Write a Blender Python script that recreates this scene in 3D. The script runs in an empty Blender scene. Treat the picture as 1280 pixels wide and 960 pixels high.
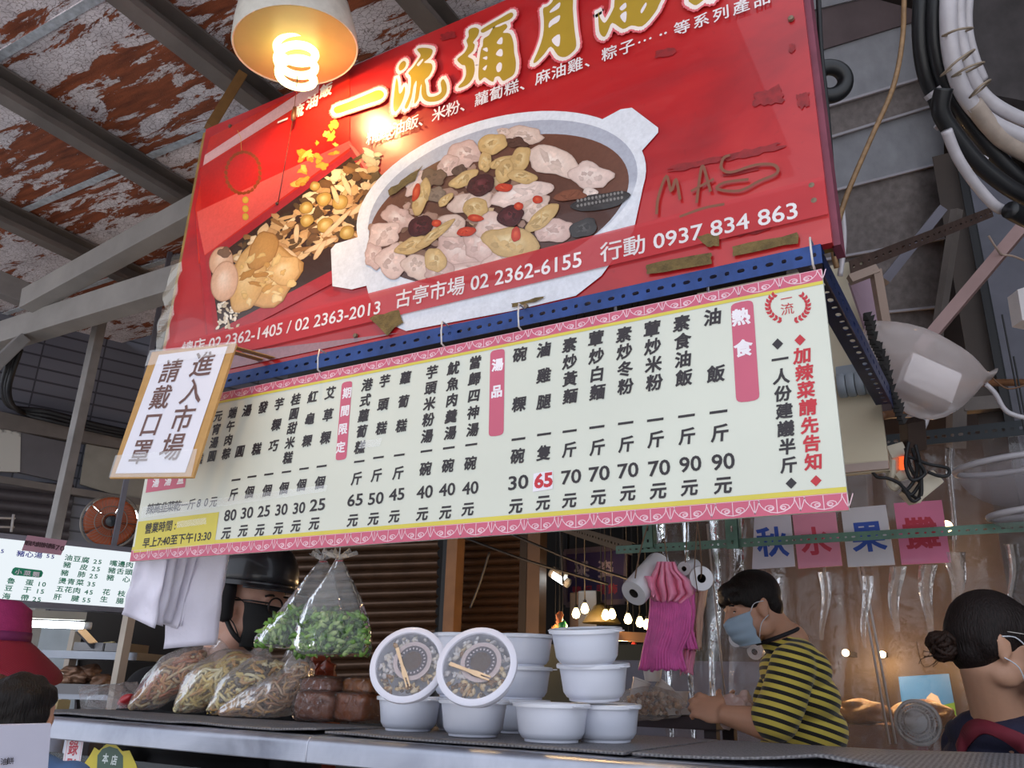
import bpy, bmesh, math, random
from mathutils import Vector as V, Matrix, noise
random.seed(7)
SC = bpy.context.scene
COL = SC.collection
# ------------------------------------------------------------------ camera, light, exposure
CAMP = V((0, 0, 1.2)); F = 1029.0
XC = V((.866, -.149, -.477)); ZC = V((.0273, -.939, .3427))          # world X and Z seen in the camera (right, down, forward)
XC.normalize(); ZC = (ZC - XC * ZC.dot(XC)).normalized(); YC = ZC.cross(XC)
RIGHT = V((XC[0], YC[0], ZC[0])); DOWN = V((XC[1], YC[1], ZC[1])); FWD = V((XC[2], YC[2], ZC[2]))
cam = bpy.data.cameras.new('camera'); camo = bpy.data.objects.new('camera', cam); COL.objects.link(camo)
camo.matrix_world = Matrix.Translation(CAMP) @ Matrix((RIGHT, -DOWN, -FWD)).transposed().to_4x4()
cam.sensor_width = 36; cam.lens = 36 * F / 1280; cam.clip_start = .02; cam.clip_end = 200
SC.camera = camo
SC.view_settings.view_transform = 'Standard'; SC.view_settings.look = 'None'
SC.view_settings.exposure = -0.2; SC.view_settings.gamma = 1; SC.view_settings.use_curve_mapping = False
W = bpy.data.worlds.new('sky'); SC.world = W; W.use_nodes = True
bg = W.node_tree.nodes['Background']; bg.inputs[0].default_value = (.80, .87, 1.0, 1); bg.inputs[1].default_value = 1.55

def light(name, kind, loc, power, color, size=.1, size_y=None, aim=None, label=None):
    d = bpy.data.lights.new(name, kind); d.energy = power; d.color = color
    if kind == 'AREA':
        d.size = size
        if size_y: d.shape = 'RECTANGLE'; d.size_y = size_y
    elif kind == 'POINT': d.shadow_soft_size = size
    o = bpy.data.objects.new(name, d); COL.objects.link(o); o.location = loc
    if aim is not None: o.rotation_euler = (V(aim) - V(loc)).to_track_quat('-Z', 'Y').to_euler()
    return o
# daylight falling in from the open street behind the customer
light('street_daylight', 'AREA', (1.2, -3.2, 3.4), 30, (.86, .92, 1), 5, 2.6, (-.6, 1.6, 1.5))

sun = bpy.data.lights.new('sun', 'SUN'); sun.energy = 17; sun.angle = .02; sun.color = (1, .97, .93); so = bpy.data.objects.new('sun', sun); COL.objects.link(so)
so.rotation_euler = V((.25, -.55, -.8)).to_track_quat('-Z', 'Y').to_euler()     # over the roof onto the street behind the customers

# ------------------------------------------------------------------ picture ray helpers (a pixel of the photo becomes a point at a known plane or depth)
def ray(px, py): return RIGHT * ((px - 640) / F) + DOWN * ((py - 480) / F) + FWD
def at(px, py, d): return CAMP + ray(px, py) * d
def onY(px, py, y): r = ray(px, py); return CAMP + r * (y / r.y)
def onX(px, py, x): r = ray(px, py); return CAMP + r * (x / r.x)
def onZ(px, py, z): r = ray(px, py); return CAMP + r * ((z - CAMP.z) / r.z)
def onP(px, py, p, n): r = ray(px, py); return CAMP + r * ((V(p) - CAMP).dot(n) / r.dot(n))

# ------------------------------------------------------------------ materials
def lin(h):
    if not isinstance(h, str): return tuple(h)
    h = h.lstrip('#'); c = [int(h[i:i + 2], 16) / 255 for i in (0, 2, 4)]
    return tuple(x / 12.92 if x <= .04045 else ((x + .055) / 1.055) ** 2.4 for x in c)
class N:
    def __init__(s, name):
        s.m = bpy.data.materials.new(name); s.m.use_nodes = True; s.t = s.m.node_tree; s.t.nodes.clear()
        s.out = s.t.nodes.new('ShaderNodeOutputMaterial')
    def n(s, typ, props=None, **ins):
        k = s.t.nodes.new('ShaderNode' + typ)
        for a, b in (props or {}).items(): setattr(k, a, b)
        for a, b in ins.items(): s.set(k, a, b)
        return k
    def set(s, k, a, b):
        i = k.inputs[int(a[1:])] if a[0] == '_' and a[1:].isdigit() else k.inputs[a.replace('__', ' ')]
        if isinstance(b, bpy.types.NodeSocket): s.t.links.new(b, i)
        elif isinstance(b, bpy.types.Node): s.t.links.new(b.outputs[0], i)
        elif isinstance(b, str): i.default_value = (*lin(b), 1)
        else: i.default_value = (*b, 1) if i.type == 'RGBA' and len(b) == 3 else b
    def coord(s, kind='Object', scale=(1, 1, 1), rot=(0, 0, 0)):
        c = s.n('TexCoord'); mp = s.n('Mapping', Scale=scale, Rotation=rot); s.t.links.new(c.outputs[kind], mp.inputs['Vector']); return mp.outputs[0]
    def noise(s, co, scale=5, detail=4, rough=.55, dist=0): return s.n('TexNoise', Vector=co, Scale=scale, Detail=detail, Roughness=rough, Distortion=dist).outputs[0]
    def ramp(s, fac, *stops, interp='LINEAR'):
        r = s.n('ValToRGB', Fac=fac); e = r.color_ramp.elements; r.color_ramp.interpolation = interp
        while len(e) < len(stops): e.new(.5)
        for k, (p, c) in zip(e, stops): k.position = p; k.color = (*lin(c), 1)
        return r.outputs[0]
    def mix(s, fac, a, b, mode='MIX'):
        k = s.n('Mix', {'data_type': 'RGBA', 'blend_type': mode}); s.set(k, '_0', fac); s.set(k, '_6', a); s.set(k, '_7', b); return k.outputs[2]
    def math(s, op, a, b=0.0, c=0.0): k = s.n('Math', {'operation': op}); s.set(k, '_0', a); s.set(k, '_1', b); s.set(k, '_2', c); return k.outputs[0]
    def bump(s, h, strength=.3, dist=.01): return s.n('Bump', Height=h, Strength=strength, Distance=dist).outputs[0]
    def bsdf(s, **k):
        b = s.n('BsdfPrincipled', **k); s.t.links.new(b.outputs[0], s.out.inputs[0]); return b
    def end(s, sh): s.t.links.new(sh if isinstance(sh, bpy.types.NodeSocket) else sh.outputs[0], s.out.inputs[0]); return s.m
_mc = {}
def mat(name, col, rough=.5, metal=0.0, var=.12, scale=8, bump=0.0, bscale=None, coat=0.0, trans=0.0, spec=.5, sheen=0.0, sss=0.0, alpha=1.0):
    if name in _mc: return _mc[name]
    q = N(name); co = q.coord(); nz = q.noise(co, scale, 5)
    c = lin(col); f = q.ramp(nz, (.3, tuple(x * (1 - var) for x in c)), (.7, tuple(min(1, x * (1 + var * .6)) for x in c)))
    k = dict(Base__Color=f, Roughness=rough, Metallic=metal, Coat__Weight=coat, Transmission__Weight=trans, Sheen__Weight=sheen, Subsurface__Weight=sss, Alpha=alpha)
    k['Specular__IOR__Level'] = spec
    if bump: k['Normal'] = q.bump(q.noise(co, bscale or scale * 4, 5), bump)
    b = q.bsdf(**k)
    if sss: b.inputs['Subsurface Radius'].default_value = (.01, .004, .002)
    _mc[name] = q.m; return q.m
def emis(name, col, s):
    if name in _mc: return _mc[name]
    q = N(name); q.end(q.n('Emission', Color=col, Strength=s)); _mc[name] = q.m; return q.m
def film(name, col='#ffffff', haze=.12, gloss=.35, rough=.12, bump=.5, bscale=14, glow=0.0):
    """thin clear plastic: mostly see-through, a little milky, with crinkled highlights"""
    if name in _mc: return _mc[name]
    q = N(name); co = q.coord(); h = q.noise(co, bscale, 3, .5, .6); nb = q.bump(h, bump, .02)
    fr = q.n('Fresnel', IOR=1.45, Normal=nb).outputs[0]; fr = q.math('MULTIPLY', fr, gloss * 4); fr.node.use_clamp = True
    tr = q.n('BsdfTransparent', Color=(.97, .97, .98, 1)); df = q.n('BsdfDiffuse', Color=(*lin(col), 1)); tl = q.n('BsdfTranslucent', Color=(*lin(col), 1))
    d2 = q.n('MixShader', Fac=.45, _1=df.outputs[0], _2=tl.outputs[0])
    a = q.n('MixShader', Fac=haze, _1=tr.outputs[0], _2=d2.outputs[0])
    g = q.n('BsdfGlossy', Color=(1, 1, 1, 1), Roughness=rough, Normal=nb)
    q.end(q.n('MixShader', Fac=fr, _1=a.outputs[0], _2=g.outputs[0])); _mc[name] = q.m; return q.m
def tape(name, col='#ffffff', haze=.12, gloss=.05, rough=.2):
    """flat adhesive tape: clear, slightly milky, with a faint even sheen"""
    if name in _mc: return _mc[name]
    q = N(name); tr = q.n('BsdfTransparent'); df = q.n('BsdfDiffuse', Color=col); a = q.n('MixShader', Fac=haze, _1=tr.outputs[0], _2=df.outputs[0]); g = q.n('BsdfGlossy', Color=(1, 1, 1, 1), Roughness=rough)
    q.end(q.n('MixShader', Fac=gloss, _1=a.outputs[0], _2=g.outputs[0])); _mc[name] = q.m; return q.m
def attr_mat(name, rough=.45, spec=.5, coat=0.0, var=.25, scale=220, metal=0.0, sss=0.0, bump=0.0):
    """colour stored per corner (print on a sign, mixed food) with fine mottling"""
    if name in _mc: return _mc[name]
    q = N(name); a = q.n('VertexColor', {'layer_name': 'col'}).outputs[0]
    nz = q.math('ADD', q.math('MULTIPLY', q.noise(q.coord(), scale, 6, .65), .6), q.math('MULTIPLY', q.noise(q.coord(), scale * .3, 4, .6), .4)); mul = q.ramp(nz, (.36, (1 - var,) * 3), (.64, (1 + var * .4,) * 3))
    kw = {}
    if bump: kw['Normal'] = q.bump(nz, bump, .004)
    q.bsdf(Base__Color=q.mix(1.0, a, mul, 'MULTIPLY'), Roughness=rough, Specular__IOR__Level=spec, Coat__Weight=coat, Metallic=metal, Subsurface__Weight=sss, **kw)
    _mc[name] = q.m; return q.m

# ------------------------------------------------------------------ mesh building
def empty(name, loc, label=None, cat=None, group=None):
    o = bpy.data.objects.new(name, None); COL.objects.link(o); o.location = loc; o.empty_display_size = .05
    return tag(o, label, cat, group)
def tag(o, label=None, cat=None, group=None, kind=None):
    for k, v in (('label', label), ('category', cat), ('group', group), ('kind', kind)):
        if v: o[k] = v
    return o
def wloc(o):
    p = V((0, 0, 0))
    while o is not None: p = p + o.location; o = o.parent
    return p
def frame(d, up=(0, 0, 1)):
    d = V(d).normalized(); u = V(up)
    if abs(d.dot(u)) > .98: u = V((0, 1, 0)) if abs(d.y) < .9 else V((1, 0, 0))
    s = d.cross(u).normalized(); return s, s.cross(d).normalized(), d
class MB:
    """collects geometry in world coordinates, then links it as ONE mesh object"""
    def __init__(s): s.v = []; s.f = []; s.mi = []; s.c = {}; s.cur = 0; s.col = None; s.at = {}
    def add(s, vs, fs, cols=None):
        b = len(s.v); s.v += [V(p) for p in vs]
        for i, fc in enumerate(fs): s.f.append([b + k for k in fc]); s.mi.append(s.cur)
        if cols is not None:
            for i, c in enumerate(cols): s.c[b + i] = c
        elif s.col is not None:
            for i in range(len(vs)): s.c[b + i] = s.col
        return s
    def box(s, c, size, R=None, bev=0.0):
        c = V(c); hx, hy, hz = (x / 2 for x in size); R = R or Matrix.Identity(3)
        if bev <= 0:
            P = [R @ V((x * hx, y * hy, z * hz)) + c for x in (-1, 1) for y in (-1, 1) for z in (-1, 1)]
            return s.add(P, [(0, 1, 3, 2), (4, 6, 7, 5), (0, 4, 5, 1), (2, 3, 7, 6), (0, 2, 6, 4), (1, 5, 7, 3)])
        bm = bmesh.new(); bmesh.ops.create_cube(bm, size=1)
        for v in bm.verts: v.co = V((v.co.x * size[0], v.co.y * size[1], v.co.z * size[2]))
        bmesh.ops.bevel(bm, geom=bm.edges[:], offset=bev, segments=2, affect='EDGES', profile=.7)
        bm.verts.index_update(); s.add([R @ v.co + c for v in bm.verts], [[v.index for v in f.verts] for f in bm.faces]); bm.free(); return s
    def bar(s, a, b, w, h, up=(0, 0, 1), bev=0.0):
        a, b = V(a), V(b); sx, u, d = frame(b - a, up); R = Matrix((sx, d, u)).transposed()
        return s.box((a + b) / 2, (w, (b - a).length, h), R, bev)
    def tube(s, pts, r, n=8, caps=True, close=False):
        pts = [V(p) for p in pts]; m = len(pts); rr = r if isinstance(r, (list, tuple)) else [r] * m
        vs = []; fs = []; pu = None
        for i, p in enumerate(pts):
            if close: d = pts[(i + 1) % m] - pts[i - 1]
            else: d = pts[min(i + 1, m - 1)] - pts[max(i - 1, 0)]
            if d.length < 1e-9: d = V((0, 0, 1))
            d.normalize()
            if pu is None: sx, u, _ = frame(d)
            else:
                u = pu - d * pu.dot(d)
                u = u.normalized() if u.length > 1e-6 else frame(d)[1]; sx = d.cross(u)
            pu = u
            for k in range(n):
                a = 2 * math.pi * k / n; vs.append(p + (sx * math.cos(a) + u * math.sin(a)) * rr[i])
        for i in range(m if close else m - 1):
            j = (i + 1) % m
            for k in range(n): fs.append((i * n + k, i * n + (k + 1) % n, j * n + (k + 1) % n, j * n + k))
        if caps and not close: fs += [tuple(range(n))[::-1], tuple(range((m - 1) * n, m * n))]
        return s.add(vs, fs)
    def lathe(s, c, prof, n=32, axis=(0, 0, 1), sx=1.0, sy=1.0, caps=True):
        a, b, d = frame(axis); c = V(c); vs = []; fs = []; m = len(prof)
        for r, z in prof:
            for k in range(n):
                t = 2 * math.pi * k / n; vs.append(c + a * (math.cos(t) * r * sx) + b * (math.sin(t) * r * sy) + d * z)
        for i in range(m - 1):
            for k in range(n): fs.append((i * n + k, i * n + (k + 1) % n, (i + 1) * n + (k + 1) % n, (i + 1) * n + k))
        if caps:
            if prof[0][0] > 1e-6: fs.append(tuple(range(n))[::-1])
            if prof[-1][0] > 1e-6: fs.append(tuple(range((m - 1) * n, m * n)))
        return s.add(vs, fs)
    def poly(s, pts, off=(0, 0, 0)): return s.add([V(p) + V(off) for p in pts], [list(range(len(pts)))])
    def prism(s, pts, ext):
        pts = [V(p) for p in pts]; n = len(pts); e = V(ext)
        return s.add(pts + [p + e for p in pts], [list(range(n)), list(range(2 * n - 1, n - 1, -1))] + [(i, i + n, (i + 1) % n + n, (i + 1) % n) for i in range(n)])
    def grid(s, fn, nu, nv, cf=None):
        vs = [fn(i / nu, j / nv) for j in range(nv + 1) for i in range(nu + 1)]
        fs = [(j * (nu + 1) + i, j * (nu + 1) + i + 1, (j + 1) * (nu + 1) + i + 1, (j + 1) * (nu + 1) + i) for j in range(nv) for i in range(nu)]
        return s.add(vs, fs, [cf(i / nu, j / nv) for j in range(nv + 1) for i in range(nu + 1)] if cf else None)
    def ball(s, c, r, R=None, n=2, wob=0.0, seed=0):
        bm = bmesh.new(); bmesh.ops.create_icosphere(bm, subdivisions=n, radius=1); r = r if isinstance(r, (tuple, list, V)) else (r, r, r)
        R = R or Matrix.Identity(3); bm.verts.index_update(); vs = []
        for v in bm.verts:
            p = v.co.copy()
            if wob: p *= 1 + wob * noise.noise(p * 1.7 + V((seed * 3.1, seed, 0)))
            vs.append(R @ V((p.x * r[0], p.y * r[1], p.z * r[2])) + V(c))
        s.add(vs, [[v.index for v in f.verts] for f in bm.faces]); bm.free(); return s
    def build(s, name, mats, parent=None, smooth=False, loc=None, label=None, solid=0.0, sub=0, bevel=0.0):
        me = bpy.data.meshes.new(name)
        if parent is not None: o0 = wloc(parent)
        else:
            xs = [p.x for p in s.v]; ys = [p.y for p in s.v]; zs = [p.z for p in s.v]
            o0 = V(loc) if loc is not None else V(((min(xs) + max(xs)) / 2, (min(ys) + max(ys)) / 2, min(zs)))
        me.from_pydata([p - o0 for p in s.v], [], s.f); 
        for m in (mats if isinstance(mats, (list, tuple)) else [mats]): me.materials.append(m)
        me.polygons.foreach_set('material_index', s.mi)
        if smooth is not False:
            me.polygons.foreach_set('use_smooth', [True] * len(me.polygons))
            if smooth is not True: me.set_sharp_from_angle(angle=math.radians(smooth))
        if s.c:
            a = me.color_attributes.new('col', 'FLOAT_COLOR', 'POINT')
            for i in range(len(s.v)): a.data[i].color = (*lin(s.c.get(i, (1, 1, 1))), 1)
        for k, vals in s.at.items():
            a = me.attributes.new(k, 'FLOAT', 'POINT'); a.data.foreach_set('value', vals)
        me.validate(); me.update()
        o = bpy.data.objects.new(name, me); COL.objects.link(o)
        if parent is not None: o.parent = parent
        else: o.location = o0
        if label: o['label'] = label
        if solid: md = o.modifiers.new('t', 'SOLIDIFY'); md.thickness = solid; md.offset = 0
        if sub: md = o.modifiers.new('s', 'SUBSURF'); md.levels = sub; md.render_levels = sub
        if bevel: md = o.modifiers.new('b', 'BEVEL'); md.width = bevel; md.segments = 2; md.limit_method = 'ANGLE'
        return o
def remesh(mb, voxel, it=6, fac=.5):
    """fuse overlapping closed shapes into one continuous skin"""
    o = mb.build('tmp', []) if False else None
    me = bpy.data.meshes.new('tmp'); me.from_pydata(mb.v, [], mb.f); ob = bpy.data.objects.new('tmp', me); COL.objects.link(ob)
    md = ob.modifiers.new('r', 'REMESH'); md.mode = 'VOXEL'; md.voxel_size = voxel
    sm = ob.modifiers.new('s', 'SMOOTH'); sm.iterations = it; sm.factor = fac
    dg = bpy.context.evaluated_depsgraph_get(); dg.update(); m2 = bpy.data.meshes.new_from_object(ob.evaluated_get(dg))
    r = MB(); r.v = [v.co.copy() for v in m2.vertices]; r.f = [list(p.vertices) for p in m2.polygons]; r.mi = [0] * len(r.f)
    bpy.data.objects.remove(ob); bpy.data.meshes.remove(me); bpy.data.meshes.remove(m2); return r
def limb(mb, pts, rs, n=16):
    """tapered rounded chain, for bodies before they are fused"""
    for i in range(len(pts) - 1):
        a, b = V(pts[i]), V(pts[i + 1]); k = max(1, int((b - a).length / (.4 * min(rs[i], rs[i + 1]))))
        mb.tube([a.lerp(b, t / k) for t in range(k + 1)], [rs[i] + (rs[i + 1] - rs[i]) * t / k for t in range(k + 1)], n)
    for p, r in zip(pts, rs): mb.ball(p, r, n=3)
def catmull(pts, k=6):
    pts = [V(p) for p in pts]; out = []
    for i in range(len(pts) - 1):
        p0 = pts[max(i - 1, 0)]; p1 = pts[i]; p2 = pts[i + 1]; p3 = pts[min(i + 2, len(pts) - 1)]
        for j in range(k):
            t = j / k; out.append(.5 * ((2 * p1) + (p2 - p0) * t + (2 * p0 - 5 * p1 + 4 * p2 - p3) * t * t + (3 * p1 - p0 - 3 * p2 + p3) * t ** 3))
    return out + [pts[-1]]
# ------------------------------------------------------------------ lettering
_gl = {}
def glyph(ch):
    if ch in _gl: return _gl[ch]
    c = bpy.data.curves.new('g', 'FONT'); c.body = ch; c.size = 1; c.resolution_u = 3
    o = bpy.data.objects.new('g', c); COL.objects.link(o); dg = bpy.context.evaluated_depsgraph_get(); dg.update()
    e = o.evaluated_get(dg); m = e.to_mesh(); vs = [(v.co.x, v.co.y) for v in m.vertices]; fs = [list(p.vertices) for p in m.polygons]
    cnt = {}
    for f in fs:
        for i in range(len(f)):
            k = tuple(sorted((f[i], f[(i + 1) % len(f)]))); cnt[k] = cnt.get(k, 0) + 1
    bd = [k for k, n in cnt.items() if n == 1]
    e.to_mesh_clear(); bpy.data.objects.remove(o); bpy.data.curves.remove(c)
    if vs:
        bb = (min(v[0] for v in vs), min(v[1] for v in vs), max(v[0] for v in vs), max(v[1] for v in vs))
    else: bb = (0, 0, .3, .7)
    _gl[ch] = (vs, fs, bd, bb); return _gl[ch]
def ribbon(pa, pb, w):
    dx, dy = pb[0] - pa[0], pb[1] - pa[1]; l = math.hypot(dx, dy) or 1e-6; dx /= l; dy /= l; e = w * .8
    return [(pa[0] - dx * e - dy * w, pa[1] - dy * e + dx * w), (pb[0] + dx * e - dy * w, pb[1] + dy * e + dx * w), (pb[0] + dx * e + dy * w, pb[1] + dy * e - dx * w), (pa[0] - dx * e + dy * w, pa[1] - dy * e - dx * w)]
STG = V((0, -1, 0))
def put_text(mb, body, fn, bold=0.0, col=None):
    """fn maps glyph coordinates (x 0..1, y 0..1 of the string box) to a 3-D point"""
    vs, fs, bd, bb = glyph(body); w = bb[2] - bb[0] or 1; h = bb[3] - bb[1] or 1
    m = lambda p: fn((p[0] - bb[0]) / w, (p[1] - bb[1]) / h)
    mb.add([m(p) for p in vs], fs, [col] * len(vs) if col else None)
    if bold:
        for i, (a, b) in enumerate(bd): mb.add([m(p) + STG * (3e-5 + 2.2e-6 * i) for p in ribbon(vs[a], vs[b], bold)], [(0, 1, 2, 3)], [col] * 4 if col else None)
def han(mb, ch, c, U, Wv, size, bold=0.0, col=None, skew=0.0, asp=1.0):
    """one Chinese character centred on c, in the frame U (right) and Wv (up); keeps the shape of short strokes"""
    if ch in ' \u3000': return
    vs, fs, bd, bb = glyph(ch)
    cx, cy = (.5, .38) if ord(ch) > 0x2e80 else ((bb[0] + bb[2]) / 2, (bb[1] + bb[3]) / 2)
    m = lambda p: c + U * ((p[0] - cx) * size * asp + (p[1] - cy) * size * skew) + Wv * ((p[1] - cy) * size)
    mb.add([m(p) for p in vs], fs, [col] * len(vs) if col else None)
    if bold:
        nr = U.cross(Wv)
        for i, (a, b) in enumerate(bd): mb.add([m(p) + nr * (3e-5 + 2.2e-6 * i) for p in ribbon(vs[a], vs[b], bold)], [(0, 1, 2, 3)], [col] * 4 if col else None)
def qmap(A, B, C, D):
    """bilinear map of a quad: A upper left, B upper right, C lower right, D lower left; v runs down"""
    A, B, C, D = V(A), V(B), V(C), V(D)
    return lambda u, v: A * ((1 - u) * (1 - v)) + B * (u * (1 - v)) + C * (u * v) + D * ((1 - u) * v)
def qtext(mb, q, body, u0, u1, vc, h, bold=0.0, col=None, off=V((0, 0, 0)), even=True):
    """characters spread evenly between u0 and u1 on the row v = vc; h in v units"""
    n = len(body)
    for i, ch in enumerate(body):
        u = u0 + (u1 - u0) * (i / (n - 1) if n > 1 else .5); du, dv = 1e-3, 1e-3
        U = (q(u + du, vc) - q(u, vc)) / du; D = (q(u, vc + dv) - q(u, vc)) / dv
        han(mb, ch, q(u, vc) + off, U.normalized(), -D.normalized(), D.length * h, bold, col)
# ================================================================== THE SETTING
def ceiling_mat():
    q = N('peeling_paint'); co = q.coord('Object', (1, 1, 1))
    st = q.coord('Object', (1.1, 4.2, 1)); n1 = q.noise(st, 3.6, 12, .72, .5); n2 = q.noise(q.coord('Object', (.5, 3, 1)), 1.1, 2)
    s = q.math('ADD', n1, q.math('MULTIPLY', q.math('SUBTRACT', n2, .5), .55))
    m = q.ramp(s, (.485, '#000000'), (.493, '#ffffff'))
    vor = q.n('TexVoronoi', {'feature': 'DISTANCE_TO_EDGE'}, Vector=q.mix(.06, q.coord('Object', (1, 1.6, 1)), q.n('TexNoise', Vector=co, Scale=30, Detail=4).outputs[1]), Scale=44).outputs[0]
    crack = q.ramp(vor, (.0, '#8d8079'), (.05, '#ffffff'))
    paint = q.mix(1, q.ramp(q.noise(co, 9, 5), (.3, '#bab2b6'), (.7, '#dcd5da')), crack, 'MULTIPLY')
    wood = q.ramp(q.noise(q.coord('Object', (2, 14, 1)), 3, 6), (.3, '#5e2c18'), (.7, '#97502f'))
    q.bsdf(Base__Color=q.mix(m, wood, paint), Roughness=.85, Normal=q.bump(q.math('ADD', m, q.math('MULTIPLY', crack, .3)), .7, .006)); return q.m
def lapped_mat():
    q = N('weathered_boards'); co = q.coord('Object', (1, 12, 12)); n = q.noise(co, 2.5, 6)
    q.bsdf(Base__Color=q.ramp(n, (.3, '#6f6562'), (.7, '#8d8380')), Roughness=.7, Normal=q.bump(n, .2)); return q.m
def tile_mat():
    q = N('facade_tile'); co = q.coord('Object', (1, 1, 1)); sp = q.n('SeparateXYZ', Vector=co)
    cv = q.n('CombineXYZ', X=q.math('ADD', sp.outputs[1], sp.outputs[0]), Y=sp.outputs[2])
    b = q.n('TexBrick', {'offset': 0.0}, Vector=cv, Color1='#62636e', Color2='#6d6e79', Mortar='#3c3c44', Scale=1.0, Mortar__Size=.006, Brick__Width=.42, Row__Height=.075)
    q.bsdf(Base__Color=b.outputs[0], Roughness=.45, Normal=q.bump(b.outputs[1], -.3)); return q.m
def shutter(name, A, B, C, D, n, m, depth=.02, **k):
    """roller shutter: a curved slat profile swept between the quad's sides"""
    q = qmap(A, B, C, D); nrm = (V(B) - V(A)).cross(V(D) - V(A)).normalized(); mb = MB(); st = n * 6
    if nrm.dot(CAMP - q(.5, .5)) < 0: nrm = -nrm
    def fn(u, v):
        t = (v * n) % 1.0
        return q(u, v) + nrm * (depth * abs(math.sin(math.pi * t)) ** .7)
    mb.grid(fn, 6, st); return mb.build(name, m, smooth=40, **k)
S = dict(kind='structure')
CZ = 3.12
M_steel = mat('purlin_steel', '#6f6661', .6, .15, .25, 6, .15); M_beam = mat('painted_beam', '#8d8782', .6, 0, .2, 5, .15)
M_dark = mat('dark_wall', '#241d1a', .8, 0, .3, 3); M_conc = mat('wet_concrete', '#b3b0ac', .6, 0, .25, 3, .2)
tag(MB().box((-1, 3, -.05), (16, 16, .1)).build('floor', M_conc), **S)
# ceiling boards, their seams run along X
cb = MB()
for i, y in enumerate([-.2 + .61 * k for k in range(5)]):
    cb.box((-2.9, y + .303, CZ + .01 + .004 * (i % 2)), (4.9, .606, .012))
tag(cb.build('ceiling', ceiling_mat(), loc=(0, 0, CZ)), **S)
M_seam = mat('seam_tape', '#a7adb5', .7, 0, .35, 40)
sb = MB()
for y in (.42, 1.03, 1.64, 2.25):
    sb.box((-2.9, y, CZ - .0005), (4.8, .03, .003))
tag(sb.build('trim_1', M_seam), **S)
for i, x in enumerate((-3.56, -2.72, -1.98, -1.24, -.5)):
    p = MB(); y0, y1 = -.2, 2.62
    p.box((x, (y0 + y1) / 2, CZ - .05), (.008, y1 - y0, .10)).box((x + .03, (y0 + y1) / 2, CZ - .097), (.06, y1 - y0, .008)).box((x + .03, (y0 + y1) / 2, CZ - .004), (.06, y1 - y0, .008)).box((x + .058, (y0 + y1) / 2, CZ - .088), (.006, y1 - y0, .02))
    tag(p.build('roof_beam', M_steel, label='steel channel purlin running inwards under the peeling ceiling'), **S)
# box beams at the inner edge of the ceiling, left
def beam(name, a, b, w, h, m, **k): return tag(MB().bar(a, b, w, h, bev=.004).build(name, m, **k), **S)
b0 = at(6, 420, 3.9); b1 = onY(235, 347, b0.y + .05)
dirx = V((1, 0, 0)); beam('cross_beam', b0 + V((-.8, 0, .0)), b0 + V((3.6, 0, 0)), .09, .115, M_beam)
c0 = at(36, 377, 3.75); c1 = at(235, 268, 3.3)
beam('brace_beam', c0, c1 + (c1 - c0) * .5, .08, .10, M_beam)
beam('short_beam', at(-60, 330, 3.8), at(38, 372, 3.85), .1, .1, M_steel)
# walls
LP, LN = at(60, 560, 4.7), V((.93, -.36, 0)).normalized()
def onL(px, py, off=0.0): return onP(px, py, LP + LN * off, LN)
lw = MB(); t = V((LN.y, -LN.x, 0)); a = V((LP.x, LP.y, 0))
w0, w1 = onL(-260, 700), onL(330, 700); lw.prism([V((w0.x, w0.y, 0)), V((w1.x, w1.y, 0)), V((w1.x, w1.y, 3.6)), V((w0.x, w0.y, 3.6))], -LN * .1)
tag(lw.build('wall_left', tile_mat()), **S)
tag(MB().box((0, 7.6, 2.1), (16, .1, 4.2)).build('wall_back', M_dark), **S)
tag(MB().box((2.6, 4.6, 2.2), (.1, 6, 4.4)).build('wall_right', M_dark), **S)
tag(MB().box((-3.0, 4.6, 3.95), (15, 6, .06)).build('roof_slab', M_dark), **S)
# lapped boards of the soffit behind the sign, right
wb = MB()
Apx = [(985, -260, 1290, -330), (985, -200, 1290, -270), (985, -120, 1290, -190), (985, -60, 1270, -120), (985, 20, 1230, -40), (985, 75, 1230, 0), (985, 150, 1200, 85), (985, 190, 1180, 130), (985, 255, 1180, 205), (985, 335, 1180, 300), (985, 405, 1180, 385), (985, 450, 1180, 440), (985, 530, 1180, 520)]
D0 = 3.3
def brd(p, q_, m, dz=0.0):
    b = MB(); b.prism([at(p[0], p[1] - 2, D0), at(p[2], p[3] - 2, D0 + .3), at(q_[2], q_[3], D0 + .28 + dz), at(q_[0], q_[1], D0 - .02 + dz)], FWD * .02); return b
M_lap = lapped_mat(); M_lapw = mat('grey_painted_board', '#9b9a9f', .7, 0, .18, 10, .1); M_lapp = mat('pinkish_board', '#655657', .7, 0, .2, 8)
for i in range(len(Apx) - 1):
    m = (M_lap, M_lapw, M_lap, M_lapw, M_lapp, M_lapw, M_lap, M_lapw, M_lap, M_lap, M_lap, M_lapp)[i]
    wo_ = tag(brd(Apx[i], Apx[i + 1], m).build('wall_board', m, label='lapped grey board of the soffit behind the red sign'), **S)
    if i > 4: e_ = Apx[i + 1]; MB().bar(at(e_[0], e_[1] - 2, D0 - .03), at(e_[2], e_[3] - 2, D0 + .27), .012, .010).build('board_edge', mat('pale_edge', '#b4aeb4', .6), wo_, label='pale lower edge of the board')

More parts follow.
